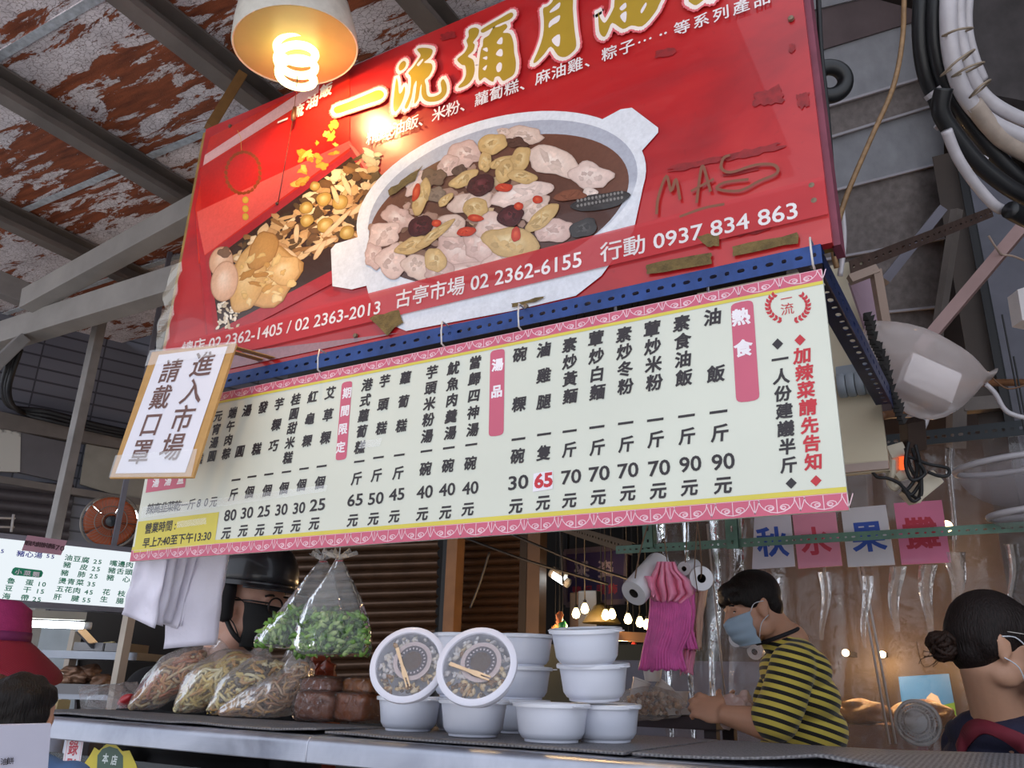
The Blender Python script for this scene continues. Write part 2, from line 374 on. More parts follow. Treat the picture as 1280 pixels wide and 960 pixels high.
# ================================================================== SIGNS
YS = 1.29; EX = V((1, 0, 0)); EZ = V((0, 0, 1))
class Plane:
    def __init__(s, y): s.y = y
    def p(s, px, py, l=0): q = onY(px, py, s.y); return V((q.x, s.y - l * .00012, q.z))
    def pp(s, pts, l=0): return [s.p(x, y, l) for x, y in pts]
def line(mb, pts, w, col=None, close=False):
    """thin flat line lying in an XZ plane"""
    n = len(pts)
    for i in range(n if close else n - 1):
        a, b = pts[i], pts[(i + 1) % n]; r = ribbon((a.x, a.z), (b.x, b.z), w / 2)
        mb.add([V((x, a.y - 5e-6 * (i % 12), z)) for x, z in r], [(0, 1, 2, 3)], [col] * 4 if col else None)
def chars(mb, P, body, p0, p1, spx, l, bold=.0, col=None, skew=0.0, asp=1.0):
    a, b = P.p(*p0, l), P.p(*p1, l); n = len(body)
    for i, ch in enumerate(body):
        t = i / (n - 1) if n > 1 else 0
        py = p0[1] + (p1[1] - p0[1]) * t; px = p0[0] + (p1[0] - p0[0]) * t
        c = a.lerp(b, t); d = (c - CAMP).dot(FWD); han(mb, ch, c, EX, EZ, spx * d / F, bold, col, skew, asp)
def span(mb, P, body, pl, pr, hpx, l, bold=0.0, col=None):
    """a Latin/number string stretched between two pixels of its centre line"""
    a, b = P.p(*pl, l), P.p(*pr, l); h = hpx * ((a + b) / 2 - CAMP).dot(FWD) / F; u = b - a
    put_text(mb, body, lambda x, y: a + u * x + EZ * (h * (y - .5)), bold, col)
def slotted(mb, a, b, w, up, n, th=.002):
    """strip with a row of slots; each slot is a real hole"""
    a, b = V(a), V(b); d = (b - a); L = d.length; d.normalize(); up = V(up).normalized(); nr = d.cross(up); pitch = L / n
    for i in range(n):
        o = a + d * (pitch * (i + .5)); out = []; inn = []
        lw_ = (pitch * .20 if i % 2 else pitch * .09); hh = w * .105
        for k in range(16):
            t = 2 * math.pi * k / 16; c, s_ = math.cos(t), math.sin(t)
            inn.append(o + d * (c * lw_ + (hh * .5 if c > 0 else -hh * .5)) + up * (s_ * hh))
            m = max(abs(c), abs(s_)); out.append(o + d * (c / m * pitch / 2) + up * (s_ / m * w / 2))
        mb.add(out + inn, [(k, (k + 1) % 16, 16 + (k + 1) % 16, 16 + k) for k in range(16)])
        mb.add([p + nr * th for p in out + inn], [(k, 16 + k, 16 + (k + 1) % 16, (k + 1) % 16) for k in range(16)])
        mb.add(inn + [p + nr * th for p in inn], [(k, (k + 1) % 16, 16 + (k + 1) % 16, 16 + k) for k in range(16)])
    for s_ in (-1, 1):
        e = up * (s_ * w / 2); mb.add([a + e, b + e, b + e + nr * th, a + e + nr * th], [(0, 1, 2, 3)])

# ---------------- red banner board
q = N('red_vinyl'); co = q.coord(); nz = q.noise(q.coord('Object', (1, 1, 2)), 2.2, 6, .6, .8); fine = q.noise(co, 60, 4, .7)
basec = q.ramp(nz, (.3, '#92131a'), (.5, '#ae191e'), (.72, '#bb2927')); scr = q.ramp(fine, (.62, (1, 1, 1)), (.75, (.82, .8, .8)))
q.bsdf(Base__Color=q.mix(1, basec, scr, 'MULTIPLY'), Roughness=.32, Coat__Weight=.4, Coat__Roughness=.03, Normal=q.bump(q.noise(co, 5, 2), .06, .02)); M_red = q.m
PR = Plane(YS)
X0, X1 = PR.p(255, 171).x, PR.p(1040, 302).x; Z1, Z0 = PR.p(440, 82).z, PR.p(600, 399).z
red = empty('banner_board', ((X0 + X1) / 2, YS, Z0), 'large red shop banner with a printed pot of chicken soup and gold brush lettering', 'sign')
MB().box(((X0 + X1) / 2, YS + .012, (Z0 + Z1) / 2), (X1 - X0, .02, Z1 - Z0)).build('sheet', M_red, red)
fr = MB(); fr.box((X0 - .012, YS + .03, (Z0 + Z1) / 2), (.034, .03, Z1 - Z0 + .01)).box(((X0 + X1) / 2, YS + .04, Z1 - .03), (X1 - X0, .03, .04)).box(((X0 + X1) / 2, YS + .04, Z0 + .03), (X1 - X0, .03, .04))
fr.build('wooden_frame', mat('yellowed_wood', '#9a7a3a', .5, 0, .35, 20, .3, coat=.3), red, label='yellowed wooden frame edge')
sd = MB(); sd.box((X1 + .004, YS + .04, (Z0 + Z1) / 2), (.014, .05, Z1 - Z0)).build('side_panel', mat('faded_pink_side', '#7d3a4c', .6, 0, .3, 12), red, label='faded pink side of the board')
tp = MB(); A = PR.p(236, 300); rnd = random.Random(3)
tp.grid(lambda u, v: V((X0 - .03 + .05 * u + .008 * math.sin(v * 21 + u * 3) * (1 - u), YS - .004 - .008 * abs(math.sin(v * 17 + u * 2)), Z0 + .01 + (1 - v) * .36)), 5, 30)
tp.build('clear_tape', tape('tape_film', '#f0e6d0', .2, .10, .15), red, smooth=True, label='loose clear plastic tape along the left edge')
# print: the translucent band, the boxed rice picture, the soup pot
pic = MB(); ART = attr_mat('banner_print', .25, .5, .3, .14, 110)
def pol(pts, col, l): pic.add([PR.p(x, y, l) for x, y in pts], [list(range(len(pts)))], [col] * len(pts))
def blob(cx, cy, rx, ry, rot, col, l, wob=.15, seed=0, rim=None, n=26, hl=None):
    """one printed piece: light in the middle, darker along its rim"""
    ca, sa = math.cos(math.radians(rot)), math.sin(math.radians(rot)); c = lin(col); rim = lin(rim) if rim else tuple(x * .55 for x in c)
    hl = lin(hl) if hl else tuple(min(1, x * 1.12) for x in c)
    vs = [PR.p(cx - rx * .15, cy - ry * .2, l)]; cs = [hl]; fs = []
    for ring, (k, cc) in enumerate(((.62, c), (.9, tuple(a * .8 + b * .2 for a, b in zip(c, rim))), (1, rim))):
        for i in range(n):
            t = 2 * math.pi * i / n; w = 1 + wob * noise.noise(V((math.cos(t) * 1.3 + seed * 7.3, math.sin(t) * 1.3, seed * 1.7))) * 1.6
            x, y = math.cos(t) * rx * k * w, math.sin(t) * ry * k * w
            vs.append(PR.p(cx + x * ca - y * sa, cy + x * sa + y * ca, l)); cs.append(cc)
    for i in range(n):
        j = (i + 1) % n; fs.append((0, 1 + i, 1 + j))
        for r_ in (0, 1): fs.append((1 + r_ * n + i, 1 + (r_ + 1) * n + i, 1 + (r_ + 1) * n + j, 1 + r_ * n + j))
    pic.add(vs, fs, cs)
# left box picture
pol([(262, 172), (400, 102), (437, 82), (437, 190), (300, 300), (248, 330), (244, 260)], '#c8281c', 1)
pol([(256, 194), (254, 207), (398, 116), (400, 99)], '#e0a9a4', 2)                       # pale satin strip
pol([(250, 210), (436, 102), (437, 182), (253, 316)], '#bd1d18', 1.5)
pol([(246, 265), (254, 320), (441, 182), (437, 176)], '#d8524a', 2)                       # box rim
pol([(253, 322), (258, 420), (283, 424), (420, 352), (482, 240), (441, 186)], '#a5262c', 2.2)
pol([(262, 328), (274, 412), (415, 338), (478, 250), (439, 196)], '#3b2318', 2.6)         # dark inside of the box
pol([(244, 262), (250, 325), (262, 440), (280, 445), (268, 420), (257, 325)], '#b22028', 2.4)
pol([(436, 180), (443, 184), (486, 238), (478, 246)], '#d76a5c', 3)
rnd = random.Random(11)
for i in range(330):   # fried shreds, mushrooms, peanuts on the rice
    t, s_ = rnd.random(), rnd.random(); x = 296 + 184 * t; y = 330 - 108 * t + (s_ - .45) * (44 + 62 * t)
    if x + (y - 240) * .6 > 488 or y < 500 - x * .68 - 8: continue
    c = rnd.choice(['#b98a5a', '#8d6238', '#d6b083', '#5a4228', '#c79a68', '#e2c49c', '#6b4a2c', '#3f3020'])
    blob(x, y, rnd.uniform(5, 13), rnd.uniform(2.2, 6), rnd.uniform(-70, 40), c, 3 + i * .015, .35, i, n=12)
for i in range(46):
    x, y = 272 + rnd.random() * 26, 378 + rnd.random() * 34; x += (412 - y) * .0
    blob(x, y, 3.4, 1.8, rnd.uniform(0, 180), rnd.choice(['#d8c9b4', '#c3ae92', '#e6dac8']), 7.6 + i * .01, .2, i, n=8)
for x, y, r in ((405, 249, 10), (383, 260, 9), (384, 276, 9), (407, 282, 11), (425, 253, 11), (434, 291, 10), (394, 233, 7)):
    blob(x, y, r, r * .85, -30, '#b08a45', 8, .08, x, '#5a3c16', hl='#dcc184')
for i, (x0, y0, x1, y1) in enumerate(((380, 316, 425, 296), (392, 325, 408, 300), (370, 305, 372, 280), (427, 218, 440, 246), (437, 270, 462, 250), (400, 300, 440, 262), (352, 310, 372, 322), (415, 232, 424, 256))):
    a = math.degrees(math.atan2(y1 - y0, x1 - x0)); blob((x0 + x1) / 2, (y0 + y1) / 2, math.hypot(x1 - x0, y1 - y0) / 2, 3.6, a, '#d9b48c', 8.4 + i * .05, .12, i, '#8a6238', n=14)
# roast chicken leg and two eggs
blob(330, 345, 48, 34, -28, '#d4a264', 9, .22, 4, '#9a6a34', hl='#e8c48c'); blob(310, 350, 22, 44, 12, '#d9a868', 9.2, .14, 5, '#a87840', hl='#ecc890'); blob(356, 338, 22, 17, -30, '#dcae72', 9.4, .15, 6, '#a87a44', hl='#efd0a0'); blob(330, 312, 16, 26, 35, '#c08a4c', 9.3, .2, 9, '#8a5a2c')
r4 = random.Random(8)
for i in range(40):
    x, y = r4.uniform(296, 372), r4.uniform(318, 385)
    if ((x - 332) / 42) ** 2 + ((y - 350) / 32) ** 2 < 1 and x * .5 + y < 548: blob(x, y, r4.uniform(3, 10), r4.uniform(1.5, 5), r4.uniform(-60, 20), r4.choice(['#c8924e', '#e0b878', '#b8803e', '#d8ac68', '#e6c48a']), 9.42 + i * .002, .5, i, n=12)
blob(277, 327, 15, 19, 12, '#d8a886', 9.6, .03, 1, '#a87456', hl='#eac6a8'); blob(281, 352, 17, 26, 10, '#e0b090', 9.8, .02, 2, '#b07e5c', hl='#f3d5bc')
blob(282, 316, 8, 6, 0, '#7a5a44', 10, .4, 3)
# gold ornament: round wreath with hanging discs, gold flowers
for i in range(26):
    t = i / 26 * 2 * math.pi; blob(304 + 21 * math.cos(t) + 4 * math.sin(t), 216 + 25 * math.sin(t) - 6 * math.cos(t), 3.4, 2.2, math.degrees(t) + 60, '#8a3c16', 3, .3, i, '#a04a18', n=8)
for y in (250, 261, 271): blob(307, y, 4.2, 4.6, 0, '#c89a3c', 3, .05, y, '#96621c', n=14)
line(pic, PR.pp([(302, 188), (301, 172), (297, 163)], 3), .0016, '#d9a14a')
for i in range(26):
    x, y = 372 + rnd.random() * 48, 172 + rnd.random() * 58 - 20; y = 215 - (x - 372) * .9 + rnd.uniform(-24, 24)
    blob(x, y, rnd.uniform(3, 8), rnd.uniform(2, 5), rnd.uniform(-60, 30), rnd.choice(['#e0a23a', '#eebd55', '#d48a2a']), 3 + i * .02, .5, i, '#b05a1c', n=12)
# soup pot: handles, rim, inside, broth
WH, WS = '#d9d9df', '#b9bac4'
pol([(752, 150), (776, 137), (790, 135), (823, 160), (823, 166), (806, 185), (785, 208), (760, 190)], WH, 10)
pol([(414, 312), (420, 305), (470, 290), (480, 352), (440, 362), (416, 358)], WH, 10)
def ell(cx, cy, rx, ry, rot, col, l, n=72, rim=None, ih=.0):
    ca, sa = math.cos(math.radians(rot)), math.sin(math.radians(rot)); vs = [PR.p(cx, cy, l)]; cs = [lin(col)]
    for i in range(n):
        t = 2 * math.pi * i / n; x, y = rx * math.cos(t), ry * math.sin(t); vs.append(PR.p(cx + x * ca - y * sa, cy + x * sa + y * ca, l)); cs.append(lin(rim) if rim and math.sin(t + ih) < .3 else lin(col))
    pic.add(vs, [(0, 1 + i, 1 + (i + 1) % n) for i in range(n)], cs)
pol([(446, 300), (452, 330), (462, 372), (480, 402), (508, 414), (560, 404), (640, 389), (720, 370), (752, 345), (792, 290), (805, 230), (700, 250), (540, 330)], '#d3d3da', 11)
ell(627, 248, 186, 100, -16, WH, 12); ell(629, 250, 173, 91, -16, '#c0c1ca', 13, rim='#a9aab6'); ell(624, 262, 168, 84, -17, '#4a2a20', 14, rim='#6a4334')
LY = [16.0]
def pc(x, y, rx, ry, rot, col, rim=None, hl=None, wob=.22, sub=True):
    LY[0] += .12; c0 = lin(col); rm = tuple(a * .45 + b * .55 for a, b in zip(c0, lin(rim))) if rim else None; blob(420 + x * .328, 130 + y * .328, rx * .328, ry * .328, rot, col, LY[0], wob, x + y, rm, hl=hl)
    if sub and rx > 24 and ry > 15:
        r2 = random.Random(int(x * 7 + y))
        for i in range(9):
            t = r2.uniform(0, 6.28); k = r2.uniform(.1, .68); f = r2.choice((.80, .88, 1.08, 1.14, .72)); LY[0] += .01
            ca, sa = math.cos(math.radians(rot)), math.sin(math.radians(rot)); dx, dy = rx * k * math.cos(t), ry * k * math.sin(t); cc = tuple(min(1, a * f) for a in c0)
            blob(420 + (x + dx * ca - dy * sa) * .328, 130 + (y + dx * sa + dy * ca) * .328, rx * .328 * r2.uniform(.12, .30), ry * .328 * r2.uniform(.10, .24), rot + r2.uniform(-50, 50), cc, LY[0], .5, i + x, tuple(a * .9 for a in cc), n=14, hl=tuple(min(1, a * 1.08) for a in cc))
ch, cr, chh = '#c9a99f', '#7d5a50', '#e3cfc6'
r3 = random.Random(31)
for i in range(130):
    x, y = r3.uniform(120, 720), r3.uniform(150, 690)
    if ((x - 440) / 330) ** 2 + ((y - 420) / 250) ** 2 > 1 or y < 560 - x * .62: continue
    c = r3.choice(['#b08f80', '#9a7868', '#c2a494', '#8a6a58', '#bda07a', '#7a5a48']); pc(x, y, r3.uniform(14, 34), r3.uniform(10, 24), r3.uniform(-60, 60), c, '#6a4a3c', wob=.35, sub=False)
for x, y, rx, ry, r in ((500, 195, 58, 45, 0), (730, 125, 75, 34, 5), (640, 110, 26, 18, 0), (430, 240, 50, 34, -30), (240, 440, 60, 50, 0), (190, 500, 66, 46, -20), (150, 580, 42, 48, 0), (215, 600, 56, 58, 10), (305, 620, 54, 50, 0), (310, 300, 60, 34, -50), (470, 560, 95, 70, -10), (560, 540, 70, 70, 10), (600, 470, 70, 60, 0), (440, 470, 60, 46, 0), (520, 380, 90, 40, -10), (830, 490, 80, 46, -10), (760, 400, 70, 44, -20), (500, 640, 130, 40, -8), (660, 590, 90, 50, -5), (400, 640, 60, 40, 0)):
    pc(x, y, rx, ry, r, rnd.choice([ch, '#d3b5aa', '#bf9f95', '#cdb2a4']), cr, chh, .32)
pc(830, 220, 104, 58, 22, '#d9bfb2', '#8d6f62', '#eeddd2', .25); pc(975, 275, 78, 52, 15, '#d6bcb2', '#86685c', '#e8d6cc', .25); pc(705, 345, 122, 40, -14, '#dbc2b8', '#947468', '#efe0d8', .2); pc(970, 340, 30, 18, 0, '#d8c4ba', '#8d6f62')
for x, y, rx, ry, r, c in ((690, 150, 40, 20, 10, '#53382e'), (375, 285, 48, 34, -20, '#6a5142'), (480, 255, 30, 22, 0, '#58423a'), (390, 345, 42, 28, 0, '#7d6a5c')): pc(x, y, rx, ry, r, c, '#2c1c16', wob=.4)
g, gr, gh = '#c2a06c', '#7a5a30', '#dcc79c'
for x, y, rx, ry, r in ((600, 155, 58, 38, -12), (490, 290, 60, 26, -28), (570, 225, 26, 40, 5), (640, 225, 62, 22, -15), (705, 215, 38, 50, 25), (645, 260, 34, 50, 25), (710, 280, 55, 26, 10), (330, 360, 26, 75, 18), (300, 540, 70, 30, -18), (380, 500, 90, 18, -38), (785, 440, 80, 30, -38), (535, 400, 52, 42, 0), (670, 530, 105, 56, 8), (385, 600, 40, 52, -15), (420, 370, 36, 16, -40)): pc(x, y, rx, ry, r, g, gr, gh, .16)
for x, y, rx, ry, r in ((1010, 375, 104, 32, -12), (945, 480, 58, 34, -18)): pc(x, y, rx, ry, r, '#35302f', '#141112', '#5a5654', .2)
for i in range(26): pc(925 + (i % 13) * 14, 372 - (i % 13) * 2.6 + (i // 13) * 20, 5, 6, 0, '#7d7773', '#2a2524', wob=.1)
pc(890, 352, 62, 20, -5, '#7a4630', '#4c2a1c')
for x, y in ((555, 313), (670, 432), (325, 470)): pc(x, y, 52, 38, -25, '#43161a', '#1d0809', '#6f3338', .1)
for x, y, rx, ry, r in ((310, 340, 14, 36, 15), (645, 322, 34, 16, 0), (700, 393, 18, 15, 0), (772, 368, 20, 16, 0), (535, 438, 32, 13, 5), (500, 490, 36, 18, -8), (387, 458, 18, 14, 0), (690, 500, 18, 30, 5)): pc(x, y, rx, ry, r, '#b8371f', '#7a1c10', '#d9603c', .1)
PB = LY[0] + 1
# red band carrying the telephone numbers
band = MB(); bq = [PR.p(216, 450, PB), PR.p(456, 366, PB), PR.p(840, 274, PB), PR.p(1038, 234, PB), PR.p(1040, 272, PB), PR.p(840, 315, PB), PR.p(456, 400, PB), PR.p(213, 463, PB)]
zt = PR.p(640, 322).z; zb = PR.p(640, 362).z
q = N('band_print'); tr = q.n('BsdfTransparent'); d_ = q.n('BsdfPrincipled', Base__Color='#c12a30', Roughness=.3); q.end(q.n('MixShader', Fac=.74, _1=tr.outputs[0], _2=d_.outputs[0])); M_band = q.m
band.poly([V((X0, YS - PB * .00012, zt)), V((X1, YS - PB * .00012, zt)), V((X1, YS - PB * .00012, zb)), V((X0, YS - PB * .00012, zb))]).build('phone_band', M_band, red)
pol([(205, 478), (340, 450), (500, 416), (300, 440), (216, 455)], '#8f6a72', 9)  # greyish-pink reflection at the lower left, painted into the print
pic.build('printed_picture', ART, red)
# worn patches, missing plywood edge, stains
WN = mat('bare_plywood', '#6e5a34', .9, 0, .4, 60, .4)
for k, pts in enumerate(([(808, 332), (890, 317), (890, 330), (810, 345)], [(917, 309), (998, 293), (999, 305), (918, 322)], [(462, 398), (500, 388), (505, 404), (486, 420)], [(872, 297), (898, 292), (900, 308), (885, 311)], [(503, 228), (530, 208), (520, 226), (488, 247), (486, 238)], [(640, 380), (682, 371), (680, 375), (644, 386)])):
    rk_ = random.Random(k); ed_ = []
    for a, b in zip(pts, pts[1:] + pts[:1]):
        for t in range(4): ed_.append((a[0] + (b[0] - a[0]) * t / 4 + rk_.uniform(-1.2, 1.2), a[1] + (b[1] - a[1]) * t / 4 + rk_.uniform(-1.2, 1.2)))
    MB().poly(PR.pp(ed_, PB + 1)).build('worn_patch', WN, red, label='bare plywood where the print has torn away')
rn = random.Random(5); M_stn = mat('dark_red_stain', '#8c171b', .5, 0, .35, 70)
for cx, cy, w_, h_ in ((870, 205, 70, 9), (940, 190, 80, 10), (832, 66, 26, 10), (960, 120, 40, 22), (1004, 125, 16, 20), (560, 45, 20, 10), (1000, 255, 40, 14), (940, 285, 60, 16), (878, 300, 40, 6), (990, 60, 8, 12), (925, 215, 50, 5)):
    ed_ = []
    for k in range(28):
        t = 6.283 * k / 28; m = max(abs(math.cos(t)), abs(math.sin(t))); x, y = math.cos(t) / m * w_ / 2 * rn.uniform(.75, 1.1), math.sin(t) / m * h_ / 2 * rn.uniform(.6, 1.2); ed_.append(PR.p(cx + x, cy + y - x * .21, 1.2))
    MB().poly(ed_).build('stain', M_stn, red)
# graffiti MAS
gf = MB()
for stq in ([(822, 268), (824, 248), (834, 222), (840, 240), (846, 226), (851, 250)], [(872, 254), (876, 222), (880, 210), (889, 240)], [(866, 240), (892, 226)], [(912, 196), (905, 200), (903, 212), (915, 217), (945, 208), (968, 208), (972, 218), (950, 228), (925, 240), (898, 238), (906, 230), (935, 226)], [(852, 272), (880, 262), (905, 257)]):
    line(gf, [PR.p(p.x, p.y, PB + 2) for p in catmull([(x, y, 0) for x, y in stq], 5)], .0055)
gf.build('graffiti', mat('brown_marker', '#7d4a35', .6), red, label='brown marker graffiti')
# white lettering
wl = MB()
chars(wl, PR, '精緻油飯、米粉、蘿蔔糕、麻油雞、粽子……等系列產品'.replace('……', '…‥'), (468, 172), (953, 1), 22, PB + 2, .012)
span(wl, PR, '總店 02 2362-1405 / 02 2363-2013', (229, 438), (477, 384), 21, PB + 2, .012)
span(wl, PR, '古亭市場 02 2362-6155', (497, 376), (728, 324), 26, PB + 2, .012); span(wl, PR, '行動 0937 834 863', (752, 318), (997, 263), 28, PB + 2, .012)
wl.build('lettering', mat('white_print', '#e4dcdc', .35), red, label='white printed lettering')
# gold brush characters with their white glow
ga, gb, gh_, gp = MB(), MB(), MB(), MB()
def Tz(s_, ox, oy): return lambda pts: [(ox + x * s_, oy + y * s_) for x, y in pts]
T1, T2, T3 = Tz(.21875, 420, 0), Tz(.21875, 620, 0), Tz(.1875, 290, 0)
def smooth2(pts):
    n = len(pts); out = []
    for i in range(n):
        p0, p1, p2, p3 = pts[i - 1], pts[i], pts[(i + 1) % n], pts[(i + 2) % n]
        for j in range(3):
            t = j / 3; out.append(tuple(.5 * (2 * b + (c - a) * t + (2 * a - 5 * b + 4 * c - d) * t * t + (3 * b - a - 3 * c + d) * t ** 3) for a, b, c, d in zip(p0, p1, p2, p3)))
    return out
ZMAX = Z1 - .001
def clampz(ps): return [V((p.x, p.y, min(p.z, ZMAX))) for p in ps]
GOLD = [T1([(375, 370), (395, 355), (408, 368), (400, 395), (375, 412), (365, 395)]), T1([(352, 455), (362, 480), (368, 540), (385, 530), (398, 500), (402, 530), (385, 590), (350, 645), (335, 620), (340, 540)]),
        T1([(470, 290), (500, 280), (545, 285), (560, 300), (545, 335), (510, 365), (550, 370), (558, 400), (540, 440), (515, 465), (522, 500), (525, 540), (540, 560), (580, 555), (610, 530), (605, 480), (622, 460), (640, 500), (635, 545), (600, 580), (545, 590), (510, 575), (495, 540), (497, 490), (488, 510), (478, 570), (455, 600), (462, 540), (468, 470), (450, 500), (440, 560), (415, 625), (400, 615), (430, 540), (435, 450), (420, 425), (450, 390), (480, 345), (490, 320)]),
        T1([(765, 180), (800, 165), (825, 180), (815, 215), (790, 250), (800, 265), (790, 300), (760, 330), (790, 350), (800, 400), (790, 450), (760, 490), (715, 510), (708, 500), (735, 470), (750, 430), (745, 385), (730, 380), (715, 370), (700, 345), (740, 310), (760, 270), (752, 240), (765, 215)]), T1([(835, 180), (880, 150), (950, 110), (1005, 80), (1020, 95), (1000, 120), (930, 150), (850, 195)]),
        T1([(850, 230), (880, 210), (905, 170), (940, 160), (975, 145), (985, 165), (960, 195), (1000, 200), (1020, 250), (1025, 310), (1035, 370), (1025, 430), (985, 460), (960, 470), (940, 445), (915, 450), (905, 475), (880, 465), (855, 450), (830, 470), (820, 440), (825, 360), (835, 290), (845, 270)]),
        T2([(275, 60), (300, 45), (330, 15), (345, -40), (440, -40), (445, 60), (455, 180), (465, 270), (440, 310), (400, 335), (360, 325), (320, 275), (280, 320), (235, 365), (220, 360), (250, 290), (275, 210), (280, 130)]),
        T2([(590, 75), (600, 110), (625, 140), (650, 110), (680, 50), (710, -40), (945, -40), (935, 40), (900, 100), (840, 160), (780, 155), (730, 175), (670, 140), (645, 190), (625, 220), (600, 200), (592, 150)]), T2([(1105, 10), (1110, -40), (1250, -40), (1240, 10), (1200, 5), (1150, 40), (1115, 25)]),
        T3([(690, 725), (780, 690), (900, 640), (985, 608), (1022, 632), (1000, 670), (900, 705), (780, 745), (705, 765)])]
HOLES = [T1(p) for p in ([(925, 255), (945, 225), (958, 225), (955, 260)], [(920, 320), (940, 290), (958, 295), (955, 330)], [(922, 390), (940, 365), (955, 375), (950, 410), (930, 420)], [(845, 290), (870, 280), (872, 305)], [(845, 340), (870, 330), (868, 350)], [(845, 400), (870, 380), (860, 410)], [(470, 375), (500, 345), (505, 352), (480, 385)])] + [T2(p) for p in ([(318, 68), (370, 22), (366, 55), (318, 82)], [(308, 168), (315, 130), (370, 95), (365, 130), (330, 152)], [(325, 235), (370, 205), (368, 270), (345, 268)], [(712, 55), (745, 25), (750, 50), (725, 70)], [(715, 100), (750, 75), (748, 130), (735, 135)], [(832, 70), (860, 25), (865, 40), (840, 85)])]
for g_ in GOLD:
    sm_ = smooth2(g_); pp = clampz(PR.pp(sm_, PB + 4)); ga.poly(pp)
    pw = clampz(PR.pp(sm_, PB + 3)); line(gb, pw, .017, close=True); gb.poly(pw); pk = clampz(PR.pp(sm_, PB + 2)); line(gp, pk, .026, close=True)
for h_ in HOLES: gh_.poly(PR.pp(smooth2(h_), PB + 5))
for ch_, c_, s_ in (('一', (355, 152), 18), ('流', (374, 140), 21), ('油', (392, 128), 21), ('飯', (409, 114), 21)): chars(gb, PR, ch_, c_, c_, s_, PB + 2, .035); chars(gh_, PR, ch_, c_, c_, s_, PB + 3, .0)
gp.build('letter_halo', mat('pink_glow_print', '#d8636a', .35), red); gb.build('letter_outline', mat('glow_print', '#ecdcd4', .35), red); ga.build('brush_lettering', mat('gold_print', '#ab8a2c', .35, 0, .1), red, label='gold brush characters'); gh_.build('letter_counter', mat('glow_print2', '#e6dadb', .35), red)
sc_ = MB()
for x, y in ((989, 24), (1018, 252), (658, 384), (445, 420), (288, 158), (1015, 233)): sc_.lathe(PR.p(x, y, 1), [(.001, .006), (.005, .005), (.006, 0)], 12, (0, -1, 0))
sc_.build('screw', mat('rusty_screw', '#7d6a58', .5, .6), red)

# ---------------- cream price board
PM = Plane(YS - .03); YM = PM.y
MX0, MX1 = PM.p(162, 702).x, PM.p(1061, 636).x; MZ1, MZ0 = PM.p(1027, 336).z, PM.p(612, 669.5).z
menu = empty('price_board', ((MX0 + MX1) / 2, YM, MZ0), 'long cream price board in Chinese with pink borders, hanging below the red banner', 'sign')
MB().box(((MX0 + MX1) / 2, YM + .004, (MZ0 + MZ1) / 2), (MX1 - MX0, .007, MZ1 - MZ0)).build('panel', mat('cream_board', '#d2d3c5', .45, 0, .05, 3), menu)
def strip(mb, z0, z1, l, x0=None, x1=None): mb.poly([V((x0 or MX0, YM - l * .00012, z0)), V((x1 or MX1, YM - l * .00012, z0)), V((x1 or MX1, YM - l * .00012, z1)), V((x0 or MX0, YM - l * .00012, z1))])
pk, ye, wl2 = MB(), MB(), MB()
zt1 = MZ1 - .021; zb1 = MZ0 + .026
strip(pk, zt1, MZ1, 1); strip(pk, MZ0, zb1, 1); strip(ye, zt1 - .006, zt1, 1); strip(ye, zb1, zb1 + .008, 1)
ye.poly(PM.pp([(173, 652), (274, 640), (268, 680), (167, 691)], 1.6))
def arc(x, z, r, t0, t1, sz=1.0, n=8): return [V((x + r * math.cos(t0 + (t1 - t0) * i / n), YM - .0004, z + r * sz * math.sin(t0 + (t1 - t0) * i / n))) for i in range(n + 1)]
def lotus(zb_, h, n=24):
    w = (MX1 - MX0) / n
    for i in range(n):
        x = MX0 + w * (i + .5); lw_ = .0013
        line(wl2, arc(x, zb_ + h * .92, w * .40, math.pi, 2 * math.pi, h * .8 / (w * .40)), lw_); line(wl2, [V((x, YM - .0004, zb_ + h * .15)), V((x, YM - .0004, zb_ + h * .9))], lw_)
        for s_ in (-1, 1):
            line(wl2, arc(x + s_ * w * .17, zb_ + h * .42, w * .10, 0, 2 * math.pi, .62, 10), lw_); line(wl2, arc(x + s_ * w * .14, zb_ + h * .40, w * .05, 0, 2 * math.pi, .6, 8), lw_)
        for k in (-1, 0, 1): line(wl2, arc(x + w * .5, zb_ + h * .5, h * .42, 0, 2 * math.pi, 1, 10) if k == 9 else [V((x + w * .5 + k * h * .3, YM - .0004, zb_ + h * .88)), V((x + w * .5 + k * h * .12, YM - .0004, zb_ + h * .4)), V((x + w * .5, YM - .0004, zb_ + h * .15))], lw_)
    line(wl2, [V((MX0, YM - .0004, zb_ + h * .96)), V((MX1, YM - .0004, zb_ + h * .96))], .0008)
lotus(MZ0, .026); lotus(zt1, .021)
# heading tabs
def capsule(p0, p1, wpx, l=1):
    a, b = PM.p(*p0, l), PM.p(*p1, l); r = wpx / 2 * (a - CAMP).dot(FWD) / F; x0, x1 = a.x, b.x; out = []
    for i in range(9): t = i / 8 * math.pi; out.append(V((a.x - r * math.copysign(abs(math.cos(t)) ** .6, math.cos(t)), a.y, a.z - r * .55 + r * .55 * math.sin(t) ** .7)))
    for i in range(9): t = i / 8 * math.pi; out.append(V((b.x + r * math.copysign(abs(math.cos(t)) ** .6, math.cos(t)), b.y, b.z + r * .55 - r * .55 * math.sin(t) ** .7)))
    return out
for p0, p1, w_ in (((927, 377), (935, 502), 28), ((622, 437), (620, 545), 21), ((434, 477), (426, 575), 17)): pk.poly(capsule(p0, p1, w_))
pk.poly(PM.pp([(188, 578), (236, 572), (231, 609), (182, 616)], 1))
pk.build('border_print', mat('rose_print', '#c55a72', .4, 0, .06), menu, label='rose pink borders and heading tabs'); ye.build('yellow_print', mat('yellow_print', '#d3c24a', .45, 0, .08), menu)
